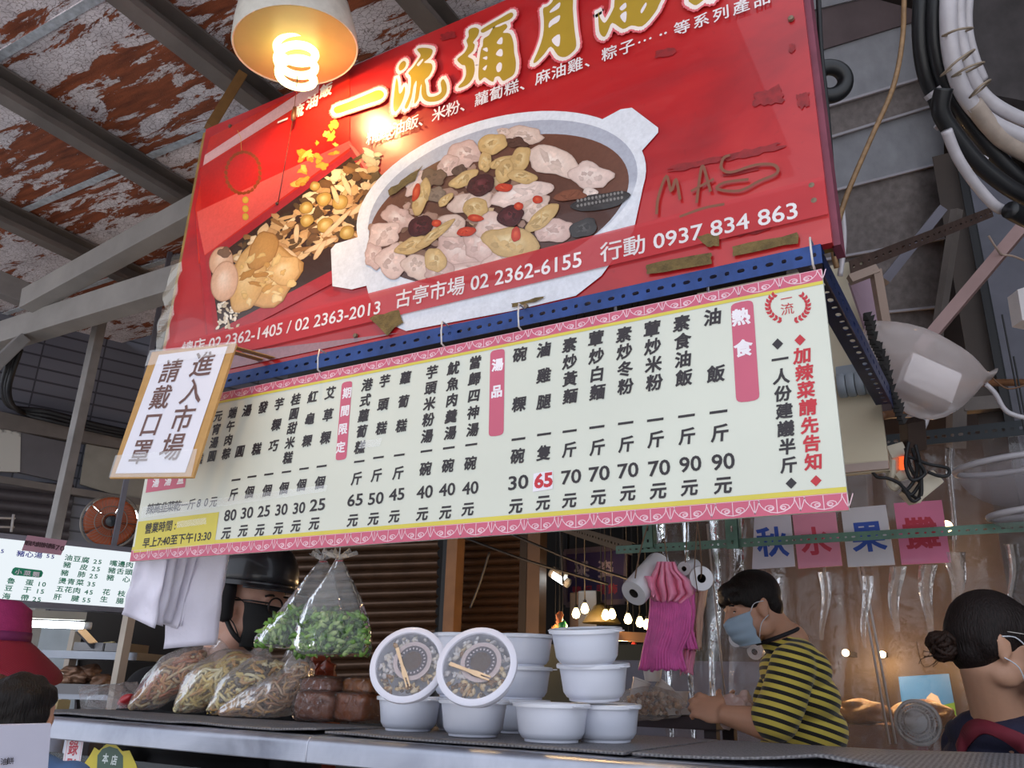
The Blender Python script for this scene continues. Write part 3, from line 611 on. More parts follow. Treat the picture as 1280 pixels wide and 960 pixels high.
# text columns: name, unit, price (pixels of the first and last character)
bk, rd, wh = MB(), MB(), MB(); B1 = .034
COLS = [('油飯', 891, 396, 895, 467, '一斤', 898, 515, 900, 541, '90', 904, 577, 904, 606, 23), ('素食油飯', 852, 404, 855, 472, '一斤', 858, 520, 859, 545, '90', 863, 580, 862, 609, 22), ('葷炒米粉', 815, 411, 818, 478, '一斤', 819, 525, 820, 549, '70', 824, 585, 823, 613, 22), ('素炒冬粉', 780, 418, 782, 483, '一斤', 782, 529, 783, 555, '70', 785, 588, 785, 616, 21), ('葷炒白麵', 745, 423, 747, 490, '一斤', 746, 534, 747, 559, '70', 749, 592, 748, 621, 21), ('素炒黃麵', 712, 431, 713, 495, '一斤', 712, 539, 712, 562, '70', 714, 596, 712, 625, 20), ('滷雞腿', 680, 437, 680, 502, '一隻', 680, 543, 680, 566, '', 0, 0, 679, 628, 20), ('碗粿', 650, 443, 649, 505, '一碗', 648, 549, 647, 570, '30', 648, 603, 645, 632, 20),
        ('當歸四神湯', 594, 453, 591, 537, '一碗', 589, 556, 588, 579, '40', 588, 610, 585, 636, 18), ('魷魚肉羹湯', 567, 460, 563, 541, '一碗', 561, 560, 560, 582, '40', 559, 612, 557, 640, 18), ('芋頭米粉湯', 540, 465, 534, 545, '一碗', 533, 564, 532, 586, '40', 531, 615, 528, 642, 18), ('蘿蔔糕', 507, 472, 502, 532, '一斤', 499, 569, 498, 591, '45', 496, 618, 493, 645, 17), ('芋頭糕', 481, 476, 477, 535, '一斤', 473, 572, 471, 594, '50', 470, 623, 467, 648, 17), ('港式蘿蔔糕', 459, 481, 450, 559, '一斤', 449, 577, 446, 598, '65', 444, 625, 441, 650, 17),
        ('艾草粿', 413, 491, 407, 547, '一個', 402, 583, 400, 603, '25', 397, 631, 393, 654, 17), ('紅龜粿', 391, 496, 384, 551, '一個', 380, 586, 377, 606, '30', 374, 635, 370, 657, 16), ('桂圓甜米糕', 370, 499, 360, 572, '一個', 358, 590, 355, 610, '30', 352, 637, 348, 660, 16), ('芋粿巧', 349, 505, 342, 557, '一個', 336, 593, 334, 613, '25', 330, 639, 325, 662, 16), ('發糕', 329, 509, 321, 561, '一個', 315, 596, 312, 615, '30', 309, 641, 304, 663, 16), ('湯圓', 309, 513, 300, 564, '一斤', 295, 600, 292, 618, '80', 288, 644, 283, 666, 16), ('端午肉粽', 291, 516, 283, 567, '', 0, 0, 0, 0, '', 0, 0, 0, 0, 15), ('元宵湯圓', 273, 520, 265, 570, '', 0, 0, 0, 0, '', 0, 0, 0, 0, 15), ('油飯禮糕', 257, 523, 249, 574, '', 0, 0, 0, 0, '', 0, 0, 0, 0, 14)]
for nm, a, b, c, d, un, e, f, g, h, pr, i, j, k, l, sz in COLS:
    chars(bk, PM, nm, (a, b), (c, d), sz, 2, B1, skew=.12, asp=1.0)
    if un: chars(bk, PM, un, (e, f), (g, h), sz, 2, B1, skew=.12)
    if pr: w_ = sz * (.60 if sz >= 20 else .54 if sz >= 17 else .45); span(bk, PM, pr, (i - w_, j + w_ * .12), (i + w_, j - w_ * .12), sz * .86, 2, .018)
    if k: chars(bk, PM, '元', (k, l), (k, l), sz, 2, B1, skew=.12)
chars(bk, PM, '一人份建議半斤', (975, 449), (986, 581), 21, 2, B1, skew=.1); chars(rd, PM, '加辣菜請先告知', (1003, 444), (1017, 577), 22, 2, B1, skew=.1)
for mb_, x, y in ((bk, 972, 430), (bk, 989, 604), (rd, 1000, 425), (rd, 1020, 601)): mb_.poly(PM.pp([(x - 7, y + .5), (x, y - 7), (x + 7, y - .5), (x, y + 7)], 2))
chars(bk, PM, '辣高韭菜乾一斤80元', (188, 636), (267, 627), 14, 2, .02, skew=.1); span(bk, PM, '營業時間 :', (182, 661), (220, 656), 13, 3, .02); span(bk, PM, '早上7:40至下午13:30', (179, 679), (264, 669), 12.5, 3, .02)
chars(wh, PM, '熱食', (926, 396), (929, 435), 23, 2, .04); chars(wh, PM, '湯品', (622, 456), (621, 489), 17, 2, .04); chars(wh, PM, '期間限定', (434, 491), (426, 559), 15, 2, .03); chars(wh, PM, '湯湯盒', (195, 603), (226, 599), 13, 2, .03)
# laurel wreath with two characters
chars(rd, PM, '一', (983, 373), (983, 373), 15, 2, .0); chars(rd, PM, '流', (984, 386), (984, 386), 17, 2, .0)
for s_ in (-1, 1):
    for i in range(9):
        t = math.radians(205 + i * 15) if s_ < 0 else math.radians(335 - i * 15)
        t = math.radians(270) + s_ * math.radians(18 + i * 14); cx, cy = 985 + 25 * math.cos(t) * 1.0, 383 - 19 * math.sin(t)
        for k in (-1, 1):
            an = t + s_ * (1.57 + k * .6); rd.poly([PM.p(cx + 6.5 * (u * math.cos(an)) - v * 2.0 * math.sin(an), cy - 6.5 * (u * math.sin(an)) - v * 2.0 * math.cos(an), 2 + .01 * i) for u, v in ((0, 0), (.5, 1), (1, 0), (.5, -1))])
stk = MB(); stk.poly(PM.pp([(667, 592), (691, 588), (691, 611), (666, 615)], 3)); stk.build('price_sticker', mat('white_sticker', '#e6dfe6', .4), menu, label='white sticker with a red 65')
rd2 = MB(); span(rd2, PM, '65', (669, 602), (690, 599), 17, 4, .04); rd2.v and rd.add(rd2.v, rd2.f)
MI = mat('black_ink', '#2b2428', .5)
bk.build('black_lettering', MI, menu); rd.build('red_lettering', mat('red_ink', '#c02a35', .5), menu); wh.build('white_lettering', mat('white_ink', '#eee6ea', .5), menu); wl2.build('border_line', mat('white_line', '#e8c4cc', .5), menu)
for pts in ([(222, 652), (258, 647), (258, 655), (221, 660)], [(178, 634), (410, 606), (408, 614), (176, 648)], [(452, 551), (478, 548), (475, 558), (448, 561)]): MB().poly(PM.pp(pts, 4)).build('clear_tape', tape('menu_tape', '#ffffff', .22, .06), menu)
# hooks from the angle bar
for x, y in ((1017, 326), (652, 404), (402, 458), (556, 425)):
    a = PM.p(x, y, 3); hk = MB(); hk.tube([a + V((0, .01, .035)), a + V((0, -.012, .036)), a + V((0, -.014, .015)), a + V((0, -.010, -.012)), a + V((0, .006, -.016))], .0018, 8); hk.build('hook', mat('white_wire', '#cfc8c4', .4, .3), menu, smooth=True)

# ---------------- blue slotted angles
M_blue = mat('blue_angle', '#23407c', .42, .25, .3, 25, .1)
def angle(name, a, b, w, n, m, label, up=(0, 0, 1), back=(0, 1, 0), cat='bracket'):
    mb = MB(); a, b = V(a), V(b); up, back = V(up).normalized(), V(back).normalized(); slotted(mb, a, b, w, up, n)
    slotted(mb, a + up * (w / 2) + back * (w / 2), b + up * (w / 2) + back * (w / 2), w, back, n)
    return tag(mb.build(name, m, label=label), None, cat, 'slotted angle bars of the stall frame')
PBL = Plane(YS - .004); PBM = Plane(YS - .016)
a, b = PBL.p(250, 482), PBL.p(575, 416); b.z = a.z = (a.z + b.z) / 2; angle('slotted_angle', a, b, .034, 25, M_blue, 'blue slotted angle bar under the left half of the red banner')
a, b = PBM.p(557, 413), PBM.p(1028, 324); b.z = a.z = (a.z + b.z) / 2; angle('slotted_angle', a, b, .034, 31, M_blue, 'blue slotted angle bar under the right half of the red banner')
bz = a.z; a = V((onY(1046, 345, YS + .02).x, YS + .02, bz)); r_ = ray(1106, 525); b = V((a.x + .0, 0, bz))
EB = onZ(1106, 520, bz - .05); a.z = bz - .0; M_navy = mat('navy_angle', '#1c2a52', .45, .2, .3, 20)
a.x -= .02; angle('slotted_angle', a, V((a.x + .02, EB.y * 1.07, bz)), .05, 24, M_navy, 'dark blue slotted angle running inwards from the right end of the price board', back=(-1.3, 0, 0))

# ---------------- notice on cardboard
n3 = (V((.10, -1, .10))).normalized(); n0 = at(190, 440, 1.98); NP = [onP(x, y, n0, n3) for x, y in ((190, 440), (295, 429), (241, 597), (137, 598))]
nt = empty('cardboard_notice', NP[3], 'white paper notice about masks taped to brown cardboard at the left end of the board', 'notice'); nq = qmap(*NP); nn = (NP[1] - NP[0]).cross(NP[3] - NP[0]).normalized()
if nn.dot(CAMP - NP[0]) < 0: nn = -nn
MB().prism(NP, -nn * .006).build('cardboard', mat('cardboard', '#b98e55', .8, 0, .12, 30, .1), nt)
ppm = MB(); PQ = [(.09, .03), (.93, .03), (.86, .90), (.06, .95)]; PQ = [(.11, .035), (.92, .02), (.90, .965), (.06, .965)]
ppm.add([nq(u, v) + nn * .0015 for u, v in PQ], [(0, 1, 2, 3)]).build('paper', mat('white_paper', '#dcd9e2', .6, 0, .03), nt)
ink = MB(); pq = qmap(*[nq(u, v) + nn * .0025 for u, v in PQ])
def nch(body, u0, v0, u1, v1, sz):
    for i, c_ in enumerate(body):
        t = i / (len(body) - 1); u, v = u0 + (u1 - u0) * t, v0 + (v1 - v0) * t; U = (pq(u + .01, v) - pq(u, v)).normalized(); D_ = (pq(u, v + .01) - pq(u, v)).normalized(); han(ink, c_, pq(u, v), U, -D_, sz, .012)
nch('進入市場', .73, .13, .70, .80, .068); nch('請戴口罩', .28, .16, .27, .83, .064)
ink.build('lettering', mat('brown_ink', '#6a4a44', .6), nt)
ft = MB(); ft.add([nq(u, v) + nn * .003 for u, v in ((-.01, .83), (.96, .80), (.99, .995), (0, .995))], [(0, 1, 2, 3)]); ft.build('clear_tape', tape('menu_tape'), nt); ft = MB(); ft.add([nq(u, v) + nn * .003 for u, v in ((-.02, -.01), (1.02, -.01), (1.02, .08), (-.02, .12))], [(0, 1, 2, 3)])
ft.build('clear_tape', tape('menu_tape'), nt)

sp_ = MB(); 
for u in (.75, .9): sp_.bar(nq(u, .01), V((nq(u, .01).x + .02, YS + .01, nq(u, .01).z + .01)), .02, .002)
sp_.build('tape_strip', mat('brown_tape', '#a07a48', .4), nt)
# ================================================================== THE COUNTER AND THE FOOD ON IT
CT = 1.2 - .095; YF = 1.235; YB = 1.76
q = N('brushed_steel'); n1 = q.noise(q.coord('Object', (3, 60, 60)), 6, 5); n2 = q.noise(q.coord('Object', (1, 1, 1)), 5, 5, .6, .5)
q.bsdf(Base__Color=q.ramp(n2, (.3, '#8f929e'), (.7, '#c0c3cf')), Metallic=.85, Roughness=q.ramp(n2, (.35, (.28,) * 3), (.65, (.46,) * 3)), Normal=q.bump(n1, .06, .004)); M_st = q.m
ctr = empty('stall_counter', (-.6, 1.5, 0), 'stainless steel stall counter with a rounded front edge and black rubber mats', 'counter')
XL = onZ(57, 893, CT - .012).x; XR = 1.15
def prof(y0, z0):   # rounded nose seen from the end
    r = .016; pts = [(YB, CT - .004), (YF + r, CT - .004)]
    for i in range(7): t = math.pi / 2 * i / 6; pts.append((YF + r - r * math.sin(t), CT - .004 - r + r * math.cos(t)))
    pts += [(YF, CT - .049), (YF + .012, CT - .049), (YF + .012, CT - .03), (YB, CT - .03)]; return pts
pf = prof(0, 0); tp = MB(); XK = -1.14; YN_ = 1.52; tp.prism([V((XK, y, z)) for y, z in pf], (XR - XK, 0, 0)); tp.prism([V((XL, min(y, YN_), z)) for y, z in pf], (XK - XL, 0, 0)); tp.build('worktop', M_st, ctr, smooth=40, bevel=.003)
for x in (XL + .06, -.5, XR - .06):
    for y in (YF + .05, YB - .05 if x > -1.1 else 1.47): MB().box((x, y, (CT - .03) / 2), (.045, .045, CT - .03), bev=.004).build('leg', M_st, ctr)
MB().box(((XL + XR) / 2, YF + .05, .5), (XR - XL - .1, .03, .03)).build('stretcher', M_st, ctr)
MB().box(((XL + XR) / 2, YF + .25, .52), (XR - XL - .1, .02, .9)).build('back_panel', mat('dark_inside', '#1d1c1e', .6), ctr)
gp = MB(); gp.box((XL + .62, YF + .035, CT - .31), (1.05, .004, .46)); gp.build('glass_panel', film('case_glass', '#cfd8dc', .03, .25, .03, .0, 3), ctr)
# stickers on the glass: the red recording notice and the green and yellow badge
YG = YF + .0325; PG = Plane(YG); sg = MB()
s0 = PG.pp([(83, 922), (105, 924), (95, 990), (73, 988)], 1); sg.add(s0, [(0, 1, 2, 3)]); sg.build('notice_sticker', mat('sticker_white', '#e0d8de', .5, 0, .03), ctr, label='white sticker with red writing')
si = MB(); chars(si, PG, '錄影', (92, 934), (88, 958), 20, 2, .02); line(si, PG.pp([(85, 925), (103, 927), (93, 988), (75, 986)], 2), .0012, close=True); si.build('sticker_lettering', mat('red_ink'if 0 else 'red_sticker_ink', '#c23a4a', .5), ctr)
by, bgx, bw = MB(), MB(), MB()
by.poly(PG.pp([(100, 962), (112, 945), (118, 934), (124, 938), (134, 929), (145, 931), (153, 939), (162, 938), (170, 955), (176, 975), (160, 1000), (115, 1000)], 1)); by.build('badge', mat('badge_yellow', '#d0bc2e', .5, 0, .08), ctr, label='yellow badge sticker')
bgx.poly(PG.pp([(121, 965), (122, 944), (128, 936), (137, 933), (147, 936), (154, 945), (154, 965)], 2)); bgx.build('badge_center', mat('badge_green', '#3d5a48', .5, 0, .08), ctr, label='dark green centre of the badge')
chars(bw, PG, '本店', (132, 948), (143, 950), 12, 3, .03); bw.build('badge_lettering', mat('badge_white', '#dfe6e2', .5), ctr)
# dim goods in the case below
gd = empty('storage_tub', (-1.2, 1.5, .75), 'grey plastic tub standing inside the dark glass case', 'tub'); t_ = MB(); t_.lathe((-1.2, 1.47, .90), [(.10, 0), (.13, .1), (.135, .105), (.12, .102), (.095, .01)], 24); t_.build('tub', mat('grey_tub', '#4a4a52', .5), gd, smooth=40)
MB().box((-1.2, 1.47, .89), (.5, .3, .012)).build('shelf', M_st, ctr)
# rubber mats: fine ribbed black matting, lifted into ripples
q = N('rubber_mat'); w_ = q.n('TexWave', {'bands_direction': 'X'}, Vector=q.coord('Object', (1, .25, 1)), Scale=44, Distortion=.6).outputs[0]
vo = q.n('TexVoronoi', Vector=q.coord('Object', (1, 1, 1)), Scale=260).outputs[0]
q.bsdf(Base__Color=q.mix(.5, q.ramp(w_, (.3, '#3c3b3e'), (.7, '#777578')), q.ramp(vo, (.2, '#39383a'), (.6, '#7c797c'))), Roughness=.6, Normal=q.bump(vo, .5, .002)); M_mat = q.m
def matt(x0, x1, y0, y1, amp, seed, label):
    mb = MB()
    def fn(u, v):
        x, y = x0 + (x1 - x0) * u, y0 + (y1 - y0) * v; h = max(0, noise.noise(V((x * 5, y * 3 + seed, seed)))) * amp * (1 - .6 * v)
        return V((x, y + .012 * noise.noise(V((x * 4, seed, 3))) * (1 - v), CT + .001 + h))
    mb.grid(fn, 90, 18); return tag(mb.build('rubber_mat', M_mat, smooth=True, solid=.004, label=label), None, 'mat')
matt(XL + .06, -1.15, YF + .03, 1.51, .012, 2.2, 'dark rubber mat under the bags at the left end of the counter'); matt(-1.13, -.53, YF + .03, YB - .01, .002, 5.1, 'dark rubber mat under the stacked white bowls')
rm = MB()
def rip(u, v):
    x = -.52 + 1.6 * u; y = YF + .035 + (YB - YF - .05) * v; t = max(0, 1 - abs(x + .16 - (y - 1.45) * .5) / .22)
    return V((x, y, CT + .0015 + .012 * t * t * (1.2 - v) + .004 * max(0, math.sin(x * 9 + y * 5)) * t))
rm.grid(rip, 120, 24); tag(rm.build('rubber_mat', M_mat, smooth=True, solid=.004, label='wide grey ribbed mat with a ripple at the empty right end of the counter'), None, 'mat')

# ---------------- lidded bowls
M_bowl = mat('white_bowl', '#d2d4e0', .35, 0, .03, 5, sss=.0, coat=.15); M_lid = mat('frosted_lid', '#dcdde6', .28, 0, .03, 5, coat=.3); M_emb = mat('lid_emboss', '#a9abb6', .4)
BR, BH = .0515, .0585
def bowl_proto():
    root = empty('soup_bowl', (0, 0, 0), 'x', 'bowl', 'white lidded takeaway bowls on the counter')
    b = MB(); b.lathe((0, 0, 0), [(.034, 0), (.037, 0), (.0375, .004), (.041, .006), (.0455, .014), (.0485, .04), (.0505, .054), (.0525, .0545), (.0525, .0575), (.049, .0575), (.047, .04), (.04, .009), (0, .008)], 40); b.build('body', M_bowl, root, smooth=35)
    l = MB(); l.lathe((0, 0, .0), [(.0545, .0535), (.0550, .0585), (.0535, .0605), (.0475, .0605), (.0465, .0585), (.030, .0580), (.0295, .0592), (.026, .0592), (.0255, .0580), (0, .0580)], 40); 
    l.box((-.0585, 0, .0565), (.014, .016, .002), bev=.0008); l.box((.0575, .004, .0565), (.010, .014, .002), bev=.0008); l.build('lid', M_lid, root, smooth=35)
    e = MB(); e.lathe((0, 0, 0), [(.022, .0581), (.022, .0590), (.0205, .0590), (.0205, .0581)], 32, caps=False); e.build('embossed_ring', M_emb, root.children[1], smooth=35)
    return root
def copy_tree(o, parent=None):
    c = o.copy(); COL.objects.link(c); c.parent = parent
    for ch in list(o.children): copy_tree(ch, c)
    return c
proto = bowl_proto(); first = [True]
def bowl(loc, label, rot=(0, 0, 0), sc=1.0):
    o = proto if first[0] else copy_tree(proto); first[0] = False
    o.location = loc; o.rotation_euler = rot; o.scale = (sc * 1.21, sc * 1.21, 1.04); o['label'] = label; return o
def onmat(px, py): return onZ(px, py, CT + .004)
tilt = lambda deg, dirv=(0, -1, 0), spin=0.0: (Matrix.Rotation(math.radians(deg), 3, V((0, 0, 1)).cross(V(dirv)).normalized()) @ Matrix.Rotation(spin, 3, 'Z')).to_euler()
pA, pB, pC = onmat(510, 913), onmat(591, 920), onmat(689, 927); pD = at(757, 921, 1.48)
bowl(pA, 'white lidded bowl in the front row, beside the wrapped brown cakes', (0, 0, -.35)); bowl(pB, 'white lidded bowl in the middle of the front row, under a tilted bowl', (0, 0, -.45)); bowl(pC, 'white lidded bowl nearest the counter edge, rightmost of the front row', (0, 0, -.5), 1.04)
pD.z = CT + .004; bowl(pD, 'bottom white bowl of the right-hand stack of three', tilt(1.5, spin=-.4), 1.0)
pE = V((0, 0, 0)); dD = (pD - CAMP).dot(FWD); pE = at(743, 875, dD - .003); bowl(pE, 'middle white bowl of the right-hand stack of three', tilt(5, spin=-.3), 1.0); pF = at(734, 831, dD - .008); pE2 = pE
bowl(pF, 'top white bowl of the right-hand stack of three, its lid rings showing', tilt(7, spin=-.2), 1.0)
dG = 1.69; zB = CT + .004
pH = onmat(650, 921); r_ = pH - CAMP; pH = V((pH.x, pH.y, 0)); g0 = at(648, 870, dG); bs = V((g0.x, g0.y, zB)); stp = .0632
for k, lb in enumerate(('white bowl at the back behind the front row, lowest under the back stack', 'white bowl in the middle of the back stack behind the tilted bowls', 'white bowl on top of the back stack behind the tilted bowls')): bowl(bs + V((.004 * k, 0, stp * k)), lb, (0, 0, .2 + .3 * k), 1.0)
g1 = at(578, 870, dG + .02); bs = V((g1.x, g1.y, zB))
for k, lb in enumerate(('white bowl at the back, lowest behind the left tilted bowl', 'white bowl at the back, second up behind the left tilted bowl', 'white bowl at the back, topmost behind the left tilted bowl')): bowl(bs + V((-.003 * k, 0, stp * k)), lb, (0, 0, .5 + .3 * k), 1.0)
# the two tilted dessert tubs with a clear lid, a sauce cup and a wooden fork
M_tub = mat('frosted_tub', '#cfcdd8', .4, 0, .03, coat=.2); M_clear = film('clear_lid', '#ffffff', .07, .18, .06, .03, 30); M_fork = mat('pale_wood', '#d6b896', .6, 0, .15, 40)
FOOD = attr_mat('mixed_food', .4, .5, 0, .25, 160)
def disc_text(mb, n, r, z, h):
    for i in range(n):
        t = 2 * math.pi * i / n; U = V((-math.sin(t), math.cos(t), 0)); R_ = V((math.cos(t), math.sin(t), 0)); c = R_ * r + V((0, 0, z)); mb.add([c - U * .0011 - R_ * h, c + U * .0011 - R_ * h, c + U * .0011 + R_ * h, c - U * .0011 + R_ * h], [(0, 1, 2, 3)])
def tub(c, aim, spin, label, fk):
    root = empty('dessert_tub', (0, 0, 0), label, 'tub')
    b = MB(); b.lathe((0, 0, -.035), [(.0, .0), (.040, 0), (.043, .003), (.048, .030), (.0535, .0305), (.0535, .034), (.048, .034), (.042, .006), (0, .004)], 40); b.build('body', M_tub, root, smooth=35)
    l = MB(); l.lathe((0, 0, 0), [(.055, -.004), (.0555, .003), (.053, .0048), (.0470, .0048), (.0462, .0015)], 44, caps=False); lo = l.build('lid_rim', M_tub, root, smooth=40, label='white raised rim of the lid')
    w = MB(); w.lathe((0, 0, 0), [(.0465, .0012), (0, .0012)], 40); w.build('lid', M_clear, root, label='clear round lid')
    cp = MB(); cp.lathe((.006, .006, -.012), [(.026, 0), (.0285, .0095), (.0205, .0096)], 30, caps=False); cp.build('sauce_cup', mat('sauce_cup', '#c9b3b0', .3, coat=.3), root, smooth=35)
    sc = MB(); sc.lathe((.006, .006, -.0018), [(.0222, 0), (.0140, 0.0)], 30, caps=False); sc.build('cup_label', mat('cup_ring', '#4a3a44', .5), root, label='dark printed ring of the sauce cup')
    dt = MB(); disc_text(dt, 22, .0180, -.0014, .0014); dt.v = [p + V((.006, .006, 0)) for p in dt.v]; dt.build('cup_print', mat('cup_print', '#c9bcc0', .5), root)
    ss = MB(); ss.lathe((.006, .006, -.0028), [(.0148, 0), (0, 0)], 24); ss.build('sauce', mat('brown_sauce', '#6d4a36', .2, coat=.5), root)
    fd = MB(); rr = random.Random(int(spin * 100))
    for i in range(150):
        t = rr.uniform(0, 6.28); r = .044 * math.sqrt(rr.random()); x, y = r * math.cos(t), r * math.sin(t)
        fd.col = rr.choice(['#b98e5c', '#d8bb8c', '#8d6238', '#e0cba8', '#5a4030', '#cfae80'] if x + y < .02 and x > -.02 or y < -.01 else ['#ddd6d4', '#cfc6c4', '#d9cdbf'])
        fd.ball((x, y, -.008 + rr.uniform(0, .005) - (.006 if math.hypot(x - .006, y - .006) < .03 else 0)), (rr.uniform(.003, .007), rr.uniform(.002, .004), .003), Matrix.Rotation(rr.uniform(0, 3), 3, 'Z'), 1)
    tag(fd.build('peanut_filling', FOOD, root, smooth=True), kind='stuff')
    f = MB(); f.prism([V((x * .9, y, .0016)) for x, y in ((-.0028, .036), (.0028, .036), (.0022, .008), (.004, -.005), (.0036, -.026), (.0014, -.026), (.0010, -.012), (-.0010, -.012), (-.0014, -.026), (-.0036, -.026), (-.004, -.005), (-.0022, .008))], (0, 0, .0016))
    R_ = Matrix.Rotation(fk, 3, 'Z'); f.v = [R_ @ p + V((-.006, -.008, 0)) for p in f.v]; f.build('fork', M_fork, root, label='pale wooden fork on the lid')
    z = V(aim).normalized(); x = z.cross(V((0, 0, 1))).normalized(); x = Matrix.Rotation(spin, 3, z) @ -x; y = z.cross(x)
    root.matrix_world = Matrix.Translation(c) @ Matrix((x, y, z)).transposed().to_4x4() @ Matrix.Scale(1.2, 4); return root
dJ = 1.40; tc = -ray(508, 830).normalized()
tub(at(510, 831, dJ + .01), tc + RIGHT * -.30 + V((0, 0, .42)) + FWD * 0, .2, 'tilted clear-lidded tub with an upright wooden fork, left of its twin', .25)
tub(at(596, 833, dJ - .075), -ray(598, 830).normalized() + RIGHT * -.28 + V((0, 0, .50)), .3, 'tilted clear-lidded tub with a slanting wooden fork, right of its twin', .95)

# ---------------- bags of noodles, cakes
F_bag = film('noodle_bag', '#ffffff', .20, .10, .16, .30, 26); F_cling = film('cling_film', '#ffffff', .02, .22, .10, 1.0, 70)
def sack(mb, pts, rs, n=28, wr=.10, seed=0, flat=1.0):
    """wrinkled plastic bag lofted along a spine of (point, radius)"""
    P = catmull(pts, 5); Rr = []
    for i in range(len(P)):
        t = i / (len(P) - 1) * (len(rs) - 1); k = min(int(t), len(rs) - 2); Rr.append(rs[k] + (rs[k + 1] - rs[k]) * (t - k))
    b = len(mb.v); mb.tube(P, Rr, n)
    for i in range(b, len(mb.v)):
        k = (i - b) // n; a = (i - b) % n; c = P[k]; w = 1 + wr * noise.noise(V((a / n * 9, k * .16, seed))) + wr * .8 * noise.noise(V((math.cos(6.28 * a / n) * 3, math.sin(6.28 * a / n) * 3, k * .3 + seed)))
        mb.v[i] = c + (mb.v[i] - c) * w
    return P, Rr
def noodles(mb, P, Rr, n, cols, thick, i0, i1, rr, L=12):
    for k in range(n):
        mb.col = rr.choice(cols); i = rr.randint(i0, i1); pts = []; d = V((rr.uniform(-1, 1), rr.uniform(-1, 1), rr.uniform(-.6, .6))).normalized(); r0 = max(.004, Rr[i] * .86 - thick)
        a = V((rr.gauss(0, 1), rr.gauss(0, 1), rr.gauss(0, 1))).normalized() * r0 * rr.uniform(.75, 1); ax = V((rr.uniform(-1, 1), rr.uniform(-1, 1), rr.uniform(-1, 1))).normalized(); j = i
        for s_ in range(L):
            a = Matrix.Rotation(.20, 3, ax) @ a; ii = max(i0, min(i1, j + int((s_ - L / 2) * .25))); q_ = P[ii] + a * min(1.0, max(.3, (Rr[ii] * .86 - thick) / r0))
            if q_.z < CT + .008: q_.z = CT + .008
            pts.append(q_)
        mb.tube(catmull(pts, 2), thick, 5)
def bag(spine, d, dd, label, cols, n, thick, frac, seed, name='noodle_bag'):
    rr = random.Random(seed); pts = [at(x, y, d + dd * i / (len(spine) - 1)) for i, (x, y, r) in enumerate(spine)]; rs = [r * d / F for x, y, r in spine]
    for i in range(len(pts)): pts[i].z = max(pts[i].z, CT + .005 + rs[i] * .8)
    root = empty(name, V((pts[1].x, pts[1].y, CT + .003)), label, 'bag', 'bags of cooked noodles on the counter')
    mb = MB(); P, Rr = sack(mb, pts, rs, 30, .16, seed)
    for v in mb.v: v.z = max(v.z, CT + .0055)
    fd = MB(); noodles(fd, P, Rr, n, cols, thick, 1, int(len(P) * frac), rr)
    tag(fd.build('filling', FOOD, root, smooth=True), kind='stuff'); mb.build('clear_bag', F_bag, root, smooth=True, label='clear tied plastic bag'); return root
YN = ['#ecd696', '#e6c976', '#f2e4b4', '#dcb968', '#d8a25a']; D1 = (onmat(218, 893) - CAMP).dot(FWD)
bag([(161, 889, 3), (188, 868, 20), (215, 848, 29), (245, 832, 26), (268, 822, 13), (282, 812, 19)], D1 + .14, .10, 'bag of reddish yellow noodles leaning farthest left of the noodle bags', ['#d9b98a', '#e2c89a', '#c98a58', '#cf9a58', '#b9683a'], 170, .0040, .66, 3)
bag([(218, 894, 4), (240, 872, 22), (264, 852, 30), (292, 836, 26), (318, 826, 12), (334, 818, 18)], D1 + .06, .10, 'bag of plain yellow noodles, second from the left of the noodle bags', YN, 190, .0040, .66, 5)
bag([(259, 900, 4), (280, 880, 20), (302, 860, 29), (330, 846, 27), (356, 836, 13), (368, 828, 20)], D1, .10, 'bag of yellow noodles with dark specks, behind the bag of minced filling', YN + ['#5a4634'], 190, .0040, .70, 7)
bag([(273, 903, 5), (300, 890, 15), (328, 877, 24), (352, 866, 27), (372, 848, 20), (376, 834, 14), (366, 824, 16)], D1 - .06, .05, 'cloudy bag of brownish minced noodles lying in front of the yellow noodle bags', ['#c9a27c', '#b98a60', '#d6b894', '#a8744c', '#cf9a50'], 200, .0034, .72, 9)
def cake(cx, cy, wpx, hpx, d, col, label, seed, dz=0.0):
    c = at(cx, cy, d); w, h = wpx * d / F, hpx * d / F; root = empty('wrapped_cake', c - V((0, 0, h / 2)), label, 'cake', 'film wrapped brown rice cakes'); rr = random.Random(seed)
    if dz: c.z = CT + .006 + h / 2
    def blk(k, wob):
        bm = bmesh.new(); bmesh.ops.create_cube(bm, size=1); bmesh.ops.subdivide_edges(bm, edges=bm.edges[:], cuts=9, use_grid_fill=True); bm.verts.index_update(); vs = []
        for v in bm.verts:
            p = v.co * 2; f = (abs(p.x) ** 5 + abs(p.y) ** 5 + abs(p.z) ** 5) ** .2 or 1; p = p / f; nn_ = 1 + wob * noise.noise(p * 2.6 + V((seed, 0, 0))) + wob * .5 * noise.noise(p * 7 + V((0, seed, 0)))
            vs.append(c + V((p.x * w / 2 * nn_, p.y * w * .42 * nn_, p.z * h / 2 * nn_)) * k)
        m_ = MB(); m_.add(vs, [[v.index for v in f.verts] for f in bm.faces]); bm.free(); return m_
    blk(.95, .04).build('cake', mat('brown_cake_' + col[1:], col, .35, 0, .2, 30, .06, coat=.4), root, smooth=True); blk(1.04, .07).build('cling_film', F_cling, root, smooth=True, label='crinkled clear film')
dK = D1 - .12
cake(404, 893, 66, 36, dK - .02, '#8a5238', 'grey-brown rice cake in thick film, lower left of the wrapped cakes', 2, 1); cake(446, 897, 60, 36, dK - .05, '#96522a', 'glossy brown rice cake, lower right of the wrapped cakes', 4, 1)
cake(408, 863, 58, 33, dK + .02, '#8a4c30', 'dull brown rice cake stacked on top, upper left of the wrapped cakes', 6); cake(455, 863, 50, 32, dK + .0, '#a86428', 'orange-brown rice cake stacked on top, beside the bowls', 8)
